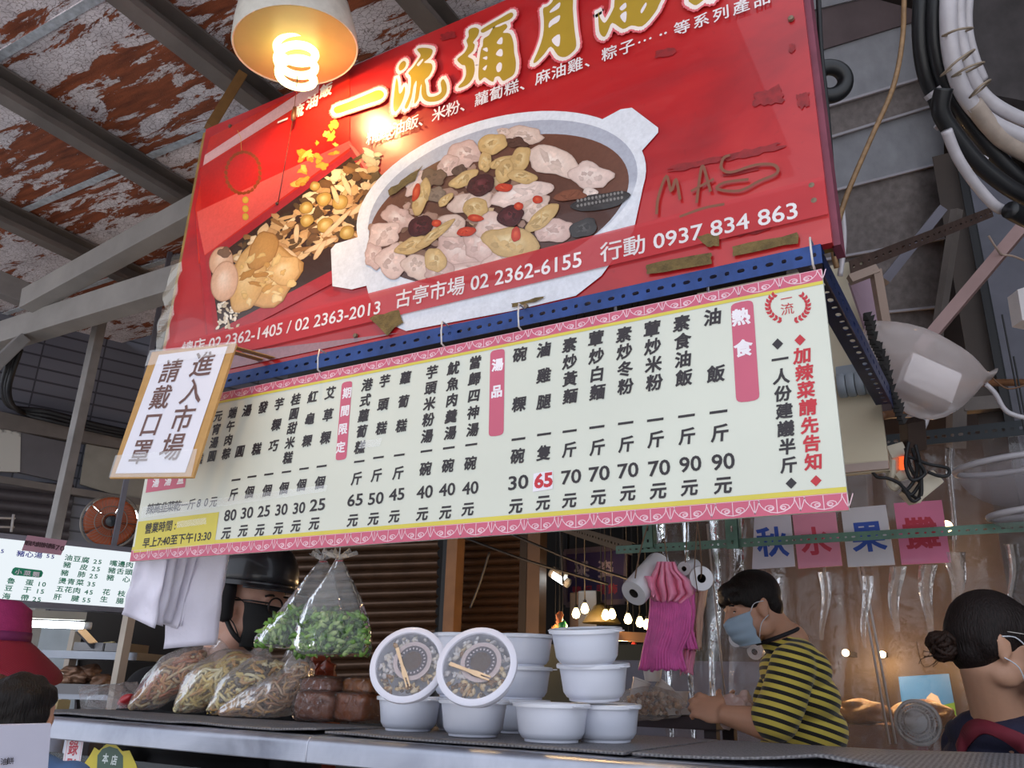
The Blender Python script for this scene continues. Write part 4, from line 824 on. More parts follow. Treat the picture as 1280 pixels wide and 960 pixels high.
# flat clear bag with a red bean cake at the left end
fb = empty('flat_bag', onmat(135, 886), 'flat clear plastic bag with a red cake inside, at the left end of the counter', 'bag'); dq = (onmat(135, 886) - CAMP).dot(FWD)
FQ = qmap(at(98, 858, dq + .02), at(172, 852, dq + .1), at(180, 884, dq + .02), at(101, 888, dq - .03)); m_ = MB(); nn0 = V((0, -.6, .8))
m_.grid(lambda u, v: FQ(u, v) + nn0 * (.018 * math.sin(math.pi * u) * math.sin(math.pi * v) + .005 * noise.noise(V((u * 7, v * 6, 1)))), 24, 14); m_.grid(lambda u, v: FQ(u, v) - nn0 * (.0) + V((0, .012, -.001)) * math.sin(math.pi * u) * math.sin(math.pi * v), 24, 14)
m_.build('clear_bag', film('flat_film', '#ffffff', .14, .12, .12, .5, 30), fb, smooth=True)
rc = MB(); rc.ball(at(158, 875, dq + .03), (.030, .02, .014), Matrix.Rotation(-.5, 3, FWD), 3, .15, 2); rc.build('red_cake', mat('red_cake', '#c23038', .3, 0, .15, 20, coat=.4), fb, smooth=True)

# ---------------- hanging bags of greens
F_veg = film('veg_bag', '#f6fbff', .09, .20, .10, .45, 22)
def hangbag(knot, d, outline, fill_y, label, seed):
    """outline: rows of (y, x left, x right); a flat bottomed clear bag gathered into a knot"""
    rr = random.Random(seed); root = empty('greens_bag', at((outline[-1][1] + outline[-1][2]) / 2, outline[-1][0], d), label, 'bag', 'clear bags of greens hanging from the price board')
    def row(y):
        for (y0, l0, r0), (y1, l1, r1) in zip(outline, outline[1:]):
            if y <= y1: t = (y - y0) / (y1 - y0); return l0 + (l1 - l0) * t, r0 + (r1 - r0) * t
        return outline[-1][1:]
    mb = MB(); n = 40; ny = 30; y0, y1 = outline[0][0], outline[-1][0]; vs = []
    for k in range(ny + 1):
        y = y0 + (y1 - y0) * k / ny; l, r = row(y); w = (r - l) / 2; c = at((l + r) / 2, y, d); hw = w * d / F; th = min(hw * .9, .010 + .045 * (k / ny) ** 1.2) * (1 if k < ny else .55)
        for a in range(n):
            t = 2 * math.pi * a / n; pl = 1 + (.10 * math.sin(a * 5.2 + seed) + .10 * noise.noise(V((a * .9, k * .08, seed)))) * (1 - .65 * k / ny)
            vs.append(c + RIGHT * (hw * math.cos(t) * (1 + (pl - 1) * .4)) + V((FWD.x, FWD.y, 0)).normalized() * (th * math.sin(t) * pl))
    mb.add(vs, [(k * n + a, k * n + (a + 1) % n, (k + 1) * n + (a + 1) % n, (k + 1) * n + a) for k in range(ny) for a in range(n)] + [tuple(range(ny * n, ny * n + n))])
    mb.build('clear_bag', F_veg, root, smooth=True)
    kn = MB()
    for j in range(7):
        t = 2 * math.pi * j / 7; kn.grid(lambda u, v, t=t: at(knot[0] + (u - .5) * 8 + knot[2] * math.cos(t) * v, knot[1] + knot[3] * v * (.6 + .4 * math.sin(t)) + 3 * math.sin(u * 7 + t), d + .012 * math.sin(t) * v), 6, 8)
    kn.build('knot', film('knot_film', '#ffffff', .35, .3, .15, .6, 40), root, smooth=True); tb = MB(); tb.tube([at(knot[0] + 5 * math.cos(i), knot[1] + 4, d + .004 * math.sin(i)) for i in range(7)], .0016, 6); tb.build('rubber_band', mat('red_band', '#b03a44', .5), root, smooth=True)
    fd = MB()
    for i in range(440):
        y = fill_y + (y1 - 3 - fill_y) * rr.random() ** .8; l, r = row(y); x = l + 4 + (r - l - 8) * rr.random(); k = (y - y0) / (y1 - y0); th = .010 + .045 * k ** 1.2; xx = (x - (l + r) / 2) / ((r - l) / 2)
        c = at(x, y, d) + V((FWD.x, FWD.y, 0)).normalized() * rr.uniform(-1, .3) * th * .8 * math.sqrt(max(0, 1 - xx * xx)); fd.col = rr.choice(['#5f8a34', '#779c46', '#466a28', '#8aa858', '#3c5824', '#688e3c', '#9cb070'])
        ax = Matrix.Rotation(rr.uniform(0, 6), 3, V((rr.gauss(0, 1), rr.gauss(0, 1), rr.gauss(0, 1))).normalized()); fd.ball(c, (rr.uniform(.010, .022), rr.uniform(.004, .007), rr.uniform(.004, .008)), ax, 1, .3, i)
    tag(fd.build('greens', FOOD, root, smooth=True), kind='stuff'); return root
PVG = onY(420, 690, YS + .06); dV = (PVG - CAMP).dot(FWD)
hangbag((404, 698, -14, -12), dV + .10, [(700, 400, 409), (720, 383, 418), (760, 352, 428), (795, 320, 436), (806, 317, 440), (811, 340, 436)], 762, 'clear bag of green vegetables hanging behind, its corner pointing left', 4)
hangbag((424, 697, 20, -10), dV, [(698, 420, 428), (720, 407, 438), (750, 384, 452), (780, 370, 462), (808, 365, 464), (820, 370, 463)], 768, 'clear bag of green vegetables hanging in front, beside the tilted tubs', 9)
sr = MB(); 
for x in (404, 424): sr.tube([at(x, 699, dV + (.1 if x < 410 else 0)), onY(x + 2, 676, YS - .02)], .0012, 6)
tag(sr.build('hanging_string', mat('clear_string', '#cfcfcf', .4), label='thin string holding the bags of greens under the price board'), None, 'string')

# ---------------- bundles of white bags under the left end of the price board
M_wb = mat('white_plastic', '#e6e0ee', .45, 0, .06, 14, .15, coat=.1)
def sheet(px4, d, k, label, seed, pink=0):
    A = [at(x, y, d + k * .013) for x, y in px4]; qf = qmap(*A); mb = MB()
    mb.grid(lambda u, v: qf(u, v) + V((FWD.x, FWD.y, 0)) * (.010 * math.sin(u * 5 + seed * 1.3) * (.3 + v) + .008 * noise.noise(V((u * 3, v * 3, seed)))) + RIGHT * (.004 * noise.noise(V((v * 4, seed, 2)))), 12, 16)
    o = mb.build('carrier_bag', M_wb, smooth=True, solid=.0012, label=label); return tag(o, None, 'bag', 'white carrier bags hanging in a bundle')
dW = (onY(225, 690, YS + .03) - CAMP).dot(FWD)
for i in range(7):
    sheet([(172 + i * 12, 694), (212 + i * 12, 690), (196 + i * 8, 786 - i % 3 * 3), (152 + i * 11, 768 + i * 2)], dW, 6 - i if i < 0 else i, 'white plastic carrier bag in the front bundle under the price board', i)
for i in range(3): sheet([(212 + i * 6, 692), (284 + i * 2, 688), (270 - i * 2, 806 - i * 3), (202 + i * 4, 811 - i * 2)], dW + .05, i, 'white plastic carrier bag in the longer bundle behind, hanging lower', 11 + i)
MB().tube([onY(165, 697, YS + .06), onY(300, 684, YS + .06)], .003, 8).build('bag_rail', M_st, label='thin steel rod the white carrier bags hang from', smooth=True)['category'] = 'rod'

# ---------------- pink bag bundle and the rolls of bags
def pleat(rows, d, npl, amp, m, root, name, seed, label=None):
    """rows of (y, x left, x right): a bunch of thin bags hanging in pleats"""
    mb = MB(); nu, nv = npl * 6, 26; ys = [r[0] for r in rows]
    def fn(u, v):
        y = ys[0] + (ys[-1] - ys[0]) * v; l = r = 0
        for (y0, l0, r0), (y1, l1, r1) in zip(rows, rows[1:]):
            if y <= y1 + 1e-6: t = (y - y0) / (y1 - y0); l = l0 + (l1 - l0) * t; r = r0 + (r1 - r0) * t; break
        ph = u * npl * 2 * math.pi + 1.5 * noise.noise(V((u * 5, v * 2, seed))); y += 5 * noise.noise(V((u * 11, seed, 1))) * v
        return at(l + (r - l) * u + 1.2 * math.cos(ph) + 2.5 * noise.noise(V((u * 4, v * 3, seed + 4))), y, d + amp * math.sin(ph) - .035 * math.sin(math.pi * u) )
    mb.grid(fn, nu, nv); return mb.build(name, m, root, smooth=True, solid=.0015, label=label)
dP = 2.02; M_pk = mat('pink_plastic', '#e668ae', .4, 0, .18, 30, .15, coat=.2); M_pk2 = mat('light_pink_plastic', '#f08fae', .4, 0, .12, 30, .15, coat=.2)
pb = empty('pink_bag_bundle', at(835, 842, dP), 'bunch of magenta pink plastic bags hanging in pleats between the white rolls', 'bag')
pleat([(735, 812, 856), (760, 812, 864), (790, 808, 862), (815, 802, 852), (838, 797, 858)], dP, 19, .007, M_pk, pb, 'pleated_bags', 1); pleat([(728, 840, 868), (760, 842, 868), (790, 846, 866), (812, 846, 872)], dP + .05, 7, .009, M_pk, pb, 'pleated_bags', 2)
pleat([(702, 822, 842), (712, 818, 846), (726, 808, 862), (742, 806, 866), (752, 818, 852)], dP - .025, 5, .014, M_pk2, pb, 'folded_top', 3, 'lighter pink folded top of the bunch'); pleat([(790, 862, 868), (815, 852, 868), (842, 850, 866)], dP + .08, 4, .006, M_pk2, pb, 'pleated_bags', 4); pleat([(720, 806, 815), (745, 814, 822)], dP - .03, 2, .006, M_pk2, pb, 'folded_corner', 5)
pb2 = empty('peach_bag_bundle', at(872, 815, dP + .1), 'narrow bunch of peach coloured plastic bags behind the rightmost hanging roll', 'bag'); pleat([(735, 868, 884), (770, 868, 878), (812, 862, 876)], dP + .1, 4, .006, mat('peach_plastic', '#c59a86', .4, 0, .1), pb2, 'pleated_bags', 7)
M_roll = mat('roll_film', '#d6d3d6', .3, 0, .05, 6, coat=.4); M_core = mat('roll_core', '#3a3330', .7)
def roll(c, r, d, ax, L, label, wires, core=.36):
    C_ = at(*c, d); R_ = r * d / F; a = V(ax).normalized(); root = empty('bag_roll', C_ - V((0, 0, R_)), label, 'roll', 'hanging rolls of thin plastic bags')
    mb = MB(); mb.lathe(C_, [(R_ * core, 0), (R_ * .96, 0), (R_, .004), (R_, L - .004), (R_ * .96, L), (R_ * core, L)], 40, a, caps=False); mb.build('film_roll', M_roll, root, smooth=40)
    k = MB(); k.lathe(C_, [(R_ * core * .98, .001), (R_ * core * .98, L)], 24, a, caps=False); k.lathe(C_ + a * (L * .5), [(R_ * core, 0), (0, 0)], 20, a); k.build('core', M_core, root, smooth=40, label='dark cardboard core')
    if wires:
        w_ = MB(); w_.tube(catmull([C_ + a * .01, at(wires[0][0], wires[0][1], d)] + [at(x, y, d) for x, y in wires[1:]], 4), .0016, 6); w_.build('wire', mat('rusty_wire', '#6a4e38', .6), root, smooth=True, label='rusty hanging wire')
axr = RIGHT * .62 + V((0, 0, .42)) + FWD * .62
roll((792, 742), 17.5, dP - .05, axr, .135, 'large roll of clear bags hanging at the left of the pink bunch', [(794, 722), (800, 690), (810, 655)]); roll((855, 711), 9, dP + .02, RIGHT * .5 + FWD * .85 + V((0, 0, -.1)), .08, 'small roll of clear bags hanging between the pink bunch and another roll', [(857, 700), (859, 652)]); roll((877, 723), 15.5, dP + .0, RIGHT * -.05 + FWD * .95 + V((0, 0, -.25)), .10, 'roll of clear bags hanging at the right of the pink bunch', [(877, 712), (875, 680), (872, 655)])
roll((920, 798), 11, 2.95, RIGHT * .7 + FWD * .7 + V((0, 0, -.25)), .13, 'roll of clear bags behind the mask of the man in stripes', [(922, 785), (925, 770)], .3); roll((943, 815), 10, 2.96, RIGHT * .6 + FWD * .8, .06, 'short roll of clear bags just under the mask of the man in stripes', [(944, 804), (946, 780)], .4)

rod_ = MB(); rod_.tube([at(770, 650, dP), at(905, 641, dP)], .006, 8); rod_.tube([at(774, 650, dP), V((at(774, 650, dP).x, at(774, 650, dP).y, 3.3))], .004, 6); rod_.tube([at(902, 641, dP), V((at(902, 641, dP).x, at(902, 641, dP).y, 3.3))], .004, 6); tag(rod_.build('hanging_rod', M_st, smooth=True, label='thin rod behind the price board carrying the rolls and pink bags'), None, 'rod')
for x, y, b_ in ((835, 703, pb), (872, 735, pb2)):
    w_ = MB(); w_.tube([at(x, y + 6, dP - .02), at(x - 4, y - 25, dP), at(x, 646, dP)], .0014, 6); w_.build('wire', mat('rusty_wire', '#6a4e38', .6), b_, smooth=True)
# ================================================================== PEOPLE
FH = V((FWD.x, FWD.y, 0)).normalized(); RH = V((RIGHT.x, RIGHT.y, 0)).normalized(); UP = V((0, 0, 1))
def skin(name, c): return mat(name, c, .5, 0, .08, 12, .06, 120, sss=.08)
def hairm(name, c):
    q = N(name); n = q.noise(q.coord('Object', (60, 60, 9)), 5, 3); q.bsdf(Base__Color=q.ramp(n, (.35, tuple(x * .6 for x in lin(c))), (.7, tuple(x * 1.5 for x in lin(c)))), Roughness=.5, Specular__IOR__Level=.22, Normal=q.bump(n, .7, .005)); return q.m
class Head:
    """a head frame: y forward, z up, x towards the head's own left"""
    def __init__(s, c, f, up, k=1.0): s.c = V(c); s.y = V(f).normalized(); s.x = V(up).cross(s.y).normalized(); s.x = -s.x; s.z = s.x.cross(s.y).normalized(); s.k = k; s.R = Matrix((s.x, s.y, s.z)).transposed()
    def p(s, x, y, z): return s.c + s.R @ (V((x, y, z)) * s.k)
    def r(s, *r): return tuple(a * s.k for a in r)
    def ball(s, mb, c, r, n=3, rot=None): mb.ball(s.p(*c), s.r(*r), s.R @ rot if rot else s.R, n)
    def shapes(s, mb, wide=1.0):
        s.ball(mb, (0, -.012, .030), (.074 * wide, .094, .086)); s.ball(mb, (0, .03, -.01), (.066 * wide, .066, .07)); s.ball(mb, (0, .032, -.058), (.055 * wide, .055, .05)); s.ball(mb, (0, .066, -.092), (.024 * wide, .022, .02))
        for e in (-1, 1):
            s.ball(mb, (e * .036 * wide, .052, -.034), (.032, .034, .034)); s.ball(mb, (e * .03, .076, .022), (.026, .014, .010)); s.ball(mb, (e * .050 * wide, .0, -.065), (.02, .04, .035))
            s.ball(mb, (e * .074 * wide, -.012, -.012), (.009, .020, .032)); s.ball(mb, (e * .081 * wide, -.022, .002), (.007, .012, .024)); s.ball(mb, (e * .077 * wide, -.012, -.034), (.007, .010, .012))
        mb.tube([s.p(0, .088, .012), s.p(0, .098, -.006), s.p(0, .108, -.026)], [x * s.k for x in (.009, .010, .013)], 12); s.ball(mb, (0, .106, -.027), (.015, .013, .010)); s.ball(mb, (0, .087, -.058), (.024, .010, .006)); s.ball(mb, (0, .085, -.068), (.021, .010, .007))
    def eyes(s, parent, col='#2a1a14'):
        for e in (-1, 1):
            w, d, l = MB(), MB(), MB()
            s.ball(w, (e * .031, .074, .004), (.0125, .010, .0075)); s.ball(d, (e * .031, .0815, .004), (.0055, .003, .0055)); l.tube([s.p(e * .031 + t * .016, .083 - abs(t) * .006, .012 - abs(t) * .006) for t in (-1, -.5, 0, .5, 1)], .0022 * s.k, 6)
            l.tube([s.p(e * .032 + t * .020, .086 - abs(t) * .008, .031 - t * t * .005) for t in (-1, -.5, 0, .5, 1)], .0034 * s.k, 6)
            eo_ = w.build('eye', mat('eye_white', '#d8d2cc', .2), parent, smooth=True); d.build('iris', mat('iris', col, .15), eo_, smooth=True); l.build('eyebrow', mat('brow_hair', '#1c1412', .7), parent, smooth=True)
    def mask(s, parent, m, wide=1.0, strap=None, pleats=3, top=-.010, name='face_mask', lab='blue pleated surgical mask'):
        mb = MB()
        def fn(u, v):
            a = (u - .5) * 2 * 1.28; z = top + (-.108 - top) * v; f = math.sin(math.pi * min(1, v * 1.05)); bul = .016 * f + .012 * math.exp(-((v - .18) / .16) ** 2) * math.exp(-(a / .35) ** 2)
            return s.p(math.sin(a) * (.084 - .020 * v) * wide, .012 + math.cos(a) * (.086 + bul - .012 * v * v) + .0022 * math.sin(v * pleats * 6.28), z + .012 * abs(a) * (1 - 2 * v) * .4)
        mb.grid(fn, 28, 26); mb.build(name, m, parent, smooth=True, solid=.002, label=lab); st = MB()
        for e in (-1, 1):
            for v, z2 in ((0.02, .014), (.86, -.034)):
                a0 = fn(.5 + e * .5, v); st.tube(catmull([a0, s.p(e * .080 * wide, .015, (z2 + (-.02 if v > .5 else .0))), s.p(e * .086 * wide, -.018, z2)], 4), .0016 * s.k, 6)
        st.build('mask_strap', strap or mat('strap_white', '#d4d6dc', .5), parent, smooth=True)
def finger(mb, base, d, bend, L, r, axis):
    p = V(base); pts = [p.copy()]; d = V(d).normalized()
    for i, f in enumerate((.42, .32, .26)): p = p + d * (L * f); pts.append(p.copy()); d = Matrix.Rotation(bend, 3, axis) @ d
    limb(mb, pts, [r, r * .95, r * .88, r * .75], 10)
def hand(mb, wrist, d, palm_n, curl, k=1.0, side=1):
    """palm, four unequal curled fingers and a thumb; d points along the hand, palm_n out of the palm"""
    d = V(d).normalized(); nrm = V(palm_n); nrm = (nrm - d * nrm.dot(d)).normalized(); s = d.cross(nrm) * side; ax = d.cross(nrm)
    R = Matrix((s, d, nrm)).transposed(); mb.ball(V(wrist) + d * .045 * k, (.040 * k, .05 * k, .016 * k), R, 3)
    for i, L in enumerate((.070, .080, .075, .058)):
        mb_b = V(wrist) + d * .084 * k + s * ((1.5 - i) * .0195 * k) - d * (.006 * k * abs(i - 1)); finger(mb, mb_b - d * .01, d + s * (1.5 - i) * .04, curl, L * k, .0088 * k, ax)
    finger(mb, V(wrist) + d * .028 * k + s * .034 * k, d * .7 + s * .6 + nrm * .35, curl * .45, .068 * k, .0105 * k, ax)
def ellip(mb, c, r, ax=None, n=3): mb.ball(c, r, ax or Matrix((RH, FH, UP)).transposed(), n)
def legs(mb, hip, sep=.10, spread=FH, foot=None):
    for e in (-1, 1):
        h = V(hip) + spread * sep * e; k = V((h.x, h.y, h.z * .52)) + (foot or RH) * .01; a = V((h.x, h.y, .07)); limb(mb, [h, k, a], [.085, .058, .042]); limb(mb, [a + UP * -.03, a + (foot or RH) * .15 + UP * -.035], [.04, .034])
def stripes(name, c1, c2, duty=.5):
    q = N(name); a = q.n('Attribute', {'attribute_name': 'stripe'}).outputs['Fac']; fr = q.math('FRACT', a); m = q.math('GREATER_THAN', fr, duty); nz = q.noise(q.coord(), 300, 3)
    q.bsdf(Base__Color=q.mix(m, c1, c2), Roughness=.85, Sheen__Weight=.2, Normal=q.bump(q.noise(q.coord(), 22, 3), .25, .01)); return q.m
# ---------------- the man in the striped shirt
DY = 2.5; A_ = lambda x, y, d=0.0: at(x, y, DY + d)
man = empty('person', V((A_(1010, 930).x, A_(1010, 930).y, 0)), 'person in a yellow and black striped T-shirt and blue mask, head bent', 'person')
Y_ = Head(A_(940, 761), -RH * .92 - UP * .28 - FH * .06, UP * .95 - RH * .28, .86)
body = MB(); Y_.shapes(body); nb = A_(984, 803); limb(body, [Y_.p(0, -.035, -.045), nb.lerp(Y_.p(0, -.035, -.045), .4), nb], [.054, .052, .064])
for x, y, rx, ry, rz in ((992, 838, .085, .165, .075), (999, 872, .095, .16, .09), (1003, 915, .115, .155, .10), (1005, 960, .12, .16, .10), (1006, 1000, .115, .165, .10)): ellip(body, A_(x, y), (rx, ry, rz))
sh, el, wr = A_(990, 834, -.15), A_(972, 908, -.17), A_(908, 894, -.10); limb(body, [sh, el], [.052, .043]); limb(body, [el, el.lerp(wr, .3), wr], [.043, .045, .029])
hand(body, wr, A_(880, 884, -.05) - wr, -UP * .25 + FH * .9, .75, 1.05, -1)
sh2, el2, wr2 = A_(980, 832, .16), A_(955, 900, .15), A_(922, 893, .10); limb(body, [sh2, el2, el2.lerp(wr2, .3), wr2], [.052, .043, .045, .030]); hand(body, wr2, A_(896, 886, .08) - wr2, -UP * .3 - FH * .9, .7, 1.0, 1)
legs(body, A_(1006, 1010), .09, FH, -RH)
remesh(body, .0055, 5).build('body', skin('skin_tan', '#c89478'), man, smooth=True)
shirt = MB()
for x, y, rx, ry, rz in ((988, 816, .062, .15, .045), (993, 838, .097, .178, .078), (1000, 872, .107, .175, .09), (1003, 912, .127, .17, .10), (1004, 952, .136, .178, .10), (1004, 985, .135, .18, .08)): ellip(shirt, A_(x, y), (rx, ry, rz))
limb(shirt, [A_(992, 832, -.14), A_(977, 880, -.165), A_(969, 898, -.17)], [.064, .063, .066]); limb(shirt, [A_(982, 832, .15), A_(966, 876, .155)], [.062, .062]); limb(shirt, [A_(984, 808), A_(976, 800)], [.066, .060])
r_ = remesh(shirt, .006, 6); base = A_(1005, 960); nstr = (RH * .28 + UP * .96).normalized()
for p in r_.v:
    k = noise.noise(p * 9 + V((3, 0, 0))); p += nstr.cross(FH) * .004 * k
r_.at['stripe'] = [((p - base).dot(nstr) + .0035 * noise.noise(p * 6) + .10 * max(0, (p - base).dot(UP) - .22) ** 2 * 4) / .0242 for p in r_.v]
r_.build('striped_shirt', stripes('yellow_black_stripes', '#dcc556', '#1f1a1a', .54), man, smooth=True, label='yellow T-shirt with black stripes')
cl = MB(); cc = A_(972, 795); cl.tube([cc + (RH * .9 + UP * .2).normalized() * (.062 * math.cos(t)) + FH * (.066 * math.sin(t)) + UP * (.010 * math.cos(t)) for t in [6.283 * i / 24 for i in range(24)]], .006, 8, close=True); cl.build('collar', mat('black_rib', '#242026', .8), man, smooth=True)
hr = MB(); Y_.ball(hr, (0, -.022, .048), (.083, .100, .086)); Y_.ball(hr, (0, .048, .076), (.070, .050, .036)); Y_.ball(hr, (0, .074, .056), (.058, .024, .026)); Y_.ball(hr, (0, -.062, -.002), (.070, .046, .062)); 
for e in (-1, 1): Y_.ball(hr, (e * .068, .012, .040), (.014, .05, .040)); Y_.ball(hr, (e * .062, .066, .046), (.016, .026, .022))
remesh(hr, .005, 4).build('hair', hairm('black_hair', '#1e1714'), man, smooth=True)
Y_.eyes(man); Y_.mask(man, mat('mask_blue', '#a4b8ca', .7, 0, .05), top=-.012)
pbag = empty('small_bag', A_(918, 900, -.12), 'crumpled pale plastic bag in the hands of the person in stripes', 'bag'); m_ = MB()
m_.ball(A_(915, 884, -.02), (.036, .032, .034), None, 4, .55, 3); m_.ball(A_(930, 880, -.02), (.028, .025, .030), None, 4, .6, 8); m_.tube(catmull([A_(908, 897, -.05), A_(905, 905, -.06), A_(912, 908, -.06)], 4), [.012] * 9, 10); m_.build('bag_film', mat('pale_bag', '#d8b8b0', .35, 0, .1, 20, .4, 40, coat=.3), pbag, smooth=True)

# ---------------- the man in the helmet
DH = 2.42; A_ = lambda x, y, d=0.0: at(x, y, DH + d)
man = empty('person', V((A_(290, 880).x, A_(290, 880).y, 0)), 'person in a black helmet, round glasses and black face mask behind the counter', 'person')
H_ = Head(A_(318, 757), RH * .90 - FH * .40 - UP * .08, UP, 1.02); body = MB(); H_.shapes(body, 1.1)
nb = A_(285, 828, .02); limb(body, [H_.p(0, -.03, -.05), nb], [.075, .085]); ellip(body, A_(300, 800, -.02), (.062, .075, .05))
for x, y, rx, ry, rz in ((275, 862, .22, .13, .08), (275, 905, .23, .14, .12), (275, 960, .22, .14, .14), (275, 1040, .21, .15, .16)): ellip(body, A_(x, y, .03), (rx, ry, rz))
hipz = A_(275, 1040, .03)
for e in (-1, 1):
    s_ = A_(275, 865, .03) + RH * .21 * e; e_ = s_ + UP * -.27 + RH * .05 * e + FH * .04; w_ = e_ + UP * -.22 + FH * .02; limb(body, [s_, e_, w_], [.062, .052, .034]); hand(body, w_, -UP, -RH * e, .35, 1.05, e)
legs(body, V((hipz.x, hipz.y, .86)), .11, RH, -FH)
remesh(body, .0065, 5).build('body', skin('skin_light', '#cf9f8a'), man, smooth=True)
sh_ = MB()
for x, y, rx, ry, rz in ((276, 850, .17, .115, .04), (275, 868, .235, .145, .075), (275, 910, .245, .155, .12), (275, 960, .235, .155, .14), (275, 1045, .225, .165, .15)): ellip(sh_, A_(x, y, .03), (rx, ry, rz))
for e in (-1, 1): s_ = A_(275, 868, .03) + RH * .21 * e; limb(sh_, [s_, s_ + UP * -.2 + RH * .04 * e], [.076, .074])
remesh(sh_, .007, 6).build('black_shirt', mat('black_cloth', '#17161a', .85, 0, .2, 20), man, smooth=True)
H_.eyes(man); H_.mask(man, mat('mask_black', '#141416', .75, 0, .1), 1.1, mat('strap_black', '#141416', .6), 2, .0, lab='black face mask')
hm = MB(); HC = (0, -.012, .084)
prf = [(math.cos(t) * .118, math.sin(t) * .112) for t in [math.pi / 2 * i / 14 for i in range(15)]]
b0_ = len(hm.v); hm.lathe(H_.p(*HC), [(.121 * H_.k, -.030 * H_.k)] + [(r * H_.k, z * H_.k) for r, z in prf], 40, H_.z, 1.0, 1.0, caps=False); hm.lathe(H_.p(HC[0], HC[1], HC[2] - .030), [(.104 * H_.k, 0), (.126 * H_.k, -.004), (.126 * H_.k, .006), (.118 * H_.k, .012)], 40, H_.z, caps=False)
hm.grid(lambda u, v: H_.p(math.sin((u - .5) * 2.2) * (.118 + .03 * v), HC[1] + math.cos((u - .5) * 2.2) * (.118 + .045 * v), HC[2] - .026 - .016 * v), 20, 4)
hm.build('helmet', mat('helmet_black', '#232226', .35, 0, .1, coat=.3), man, smooth=50, solid=.004, label='black half-shell helmet')
for e in (-1, 1): fl = MB(); fl.tube(catmull([H_.p(e * .108, -.02, .05), H_.p(e * .102, -.02, -.01), H_.p(e * .092, -.006, -.05)], 5), [.030, .031, .032, .032, .031, .030, .028, .026, .022, .018, .012], 12); fl.build('ear_flap', mat('flap_black', '#1c1b1f', .6), man, smooth=True)
sp = MB(); sp.tube(catmull([H_.p(.094, -.004, -.05), H_.p(.078, .026, -.09), H_.p(.0, .05, -.128), H_.p(-.078, .026, -.09), H_.p(-.094, -.004, -.05)], 8), .007, 8); sp.build('chin_strap', mat('strap_black', '#141416', .6), man, smooth=True)
gl = MB()
for e in (-1, 1): gl.tube([H_.p(e * .034 + .024 * math.cos(t), .104 - .004 * math.cos(t) * e, .002 + .022 * math.sin(t)) for t in [6.283 * i / 28 for i in range(28)]], .0026, 8, close=True); gl.tube([H_.p(e * .058, .100, .008), H_.p(e * .083, .06, .010), H_.p(e * .088, -.01, .008)], .0026, 6)
gl.tube([H_.p(-.011, .106, .006), H_.p(0, .110, .010), H_.p(.011, .106, .006)], .0024, 6); gl.build('glasses', mat('glasses_black', '#1a1416', .3), man, smooth=True, label='round black glasses')

# ---------------- the woman at the right edge
DW2 = 1.80; A_ = lambda x, y, d=0.0: at(x, y, DW2 + d)
man = empty('person', V((A_(1262, 950).x, A_(1262, 950).y, 0)), 'person with a dark hair bun, mask and navy top at the right edge', 'person')
W_ = Head(A_(1243, 806), RH * .97 - FH * .10 - UP * .05, UP, .89); body = MB(); W_.shapes(body); nb = A_(1250, 893); limb(body, [W_.p(0, -.03, -.05), nb], [.050, .058])
for x, y, rx, ry, rz in ((1262, 925, .10, .17, .05), (1262, 965, .11, .175, .10), (1262, 1040, .11, .15, .14), (1262, 1150, .12, .16, .14)): ellip(body, A_(x, y, .03), (rx, ry, rz))
for e in (-1, 1):
    s_ = A_(1262, 940, .03) + FH * .165 * e; e_ = s_ + UP * -.27 - RH * .02; w_ = e_ + RH * .2 - UP * .06; limb(body, [s_, e_, w_], [.048, .04, .026]); hand(body, w_, RH, -FH * e, .5, .9, e)
hp = A_(1262, 1150, .03); legs(body, V((hp.x, hp.y, .80)), .085, FH, RH)
remesh(body, .0055, 5).build('body', skin('skin_warm', '#c49478'), man, smooth=True)
sh_ = MB()
for x, y, rx, ry, rz in ((1252, 902, .085, .11, .03), (1258, 918, .108, .175, .05), (1262, 968, .125, .187, .10), (1262, 1040, .125, .165, .14), (1262, 1140, .132, .17, .14)): ellip(sh_, A_(x, y, .03), (rx, ry, rz))
for e in (-1, 1): s_ = A_(1262, 942, .03) + FH * .165 * e; limb(sh_, [s_, s_ + UP * -.16], [.064, .066])
rs_ = remesh(sh_, .006, 6); rs_.build('navy_top', mat('navy_cloth', '#23243e', .8, 0, .12, 30, .2), man, smooth=True, label='navy blue T-shirt')
st_ = MB(); sp_0 = catmull([A_(1196, 955, -.16), A_(1199, 920, -.15), A_(1216, 903, -.12), A_(1246, 902, -.12), A_(1284, 918, -.15)], 8)
from mathutils.bvhtree import BVHTree
bv_ = BVHTree.FromPolygons([tuple(p) for p in rs_.v], rs_.f)
def onskin(px, py):
    r_ = ray(px, py).normalized(); h_ = bv_.ray_cast(CAMP, r_); return (h_[0] - r_ * .006) if h_[0] else at(px, py, DW2)
up_, lo_ = catmull([(1196, 931, 0), (1205, 908, 0), (1222, 899, 0), (1250, 906, 0), (1278, 918, 0), (1292, 930, 0)], 8), catmull([(1200, 950, 0), (1216, 926, 0), (1230, 917, 0), (1250, 924, 0), (1272, 938, 0), (1286, 952, 0)], 8)
vs_ = [onskin(p.x, p.y) for p in up_] + [onskin(p.x, p.y) for p in lo_]; n_ = len(up_); st_.add(vs_, [(k, k + 1, n_ + k + 1, n_ + k) for k in range(n_ - 1)])
st_.build('apron_strap', mat('maroon_strap', '#7a2334', .7), man, smooth=True, solid=.006, label='maroon apron strap')
hr = MB(); W_.ball(hr, (0, -.010, .042), (.086, .098, .092)); W_.ball(hr, (0, -.022, .026), (.084, .092, .090)); W_.ball(hr, (0, -.046, -.014), (.068, .060, .064)); W_.ball(hr, (0, .035, .062), (.072, .056, .048))
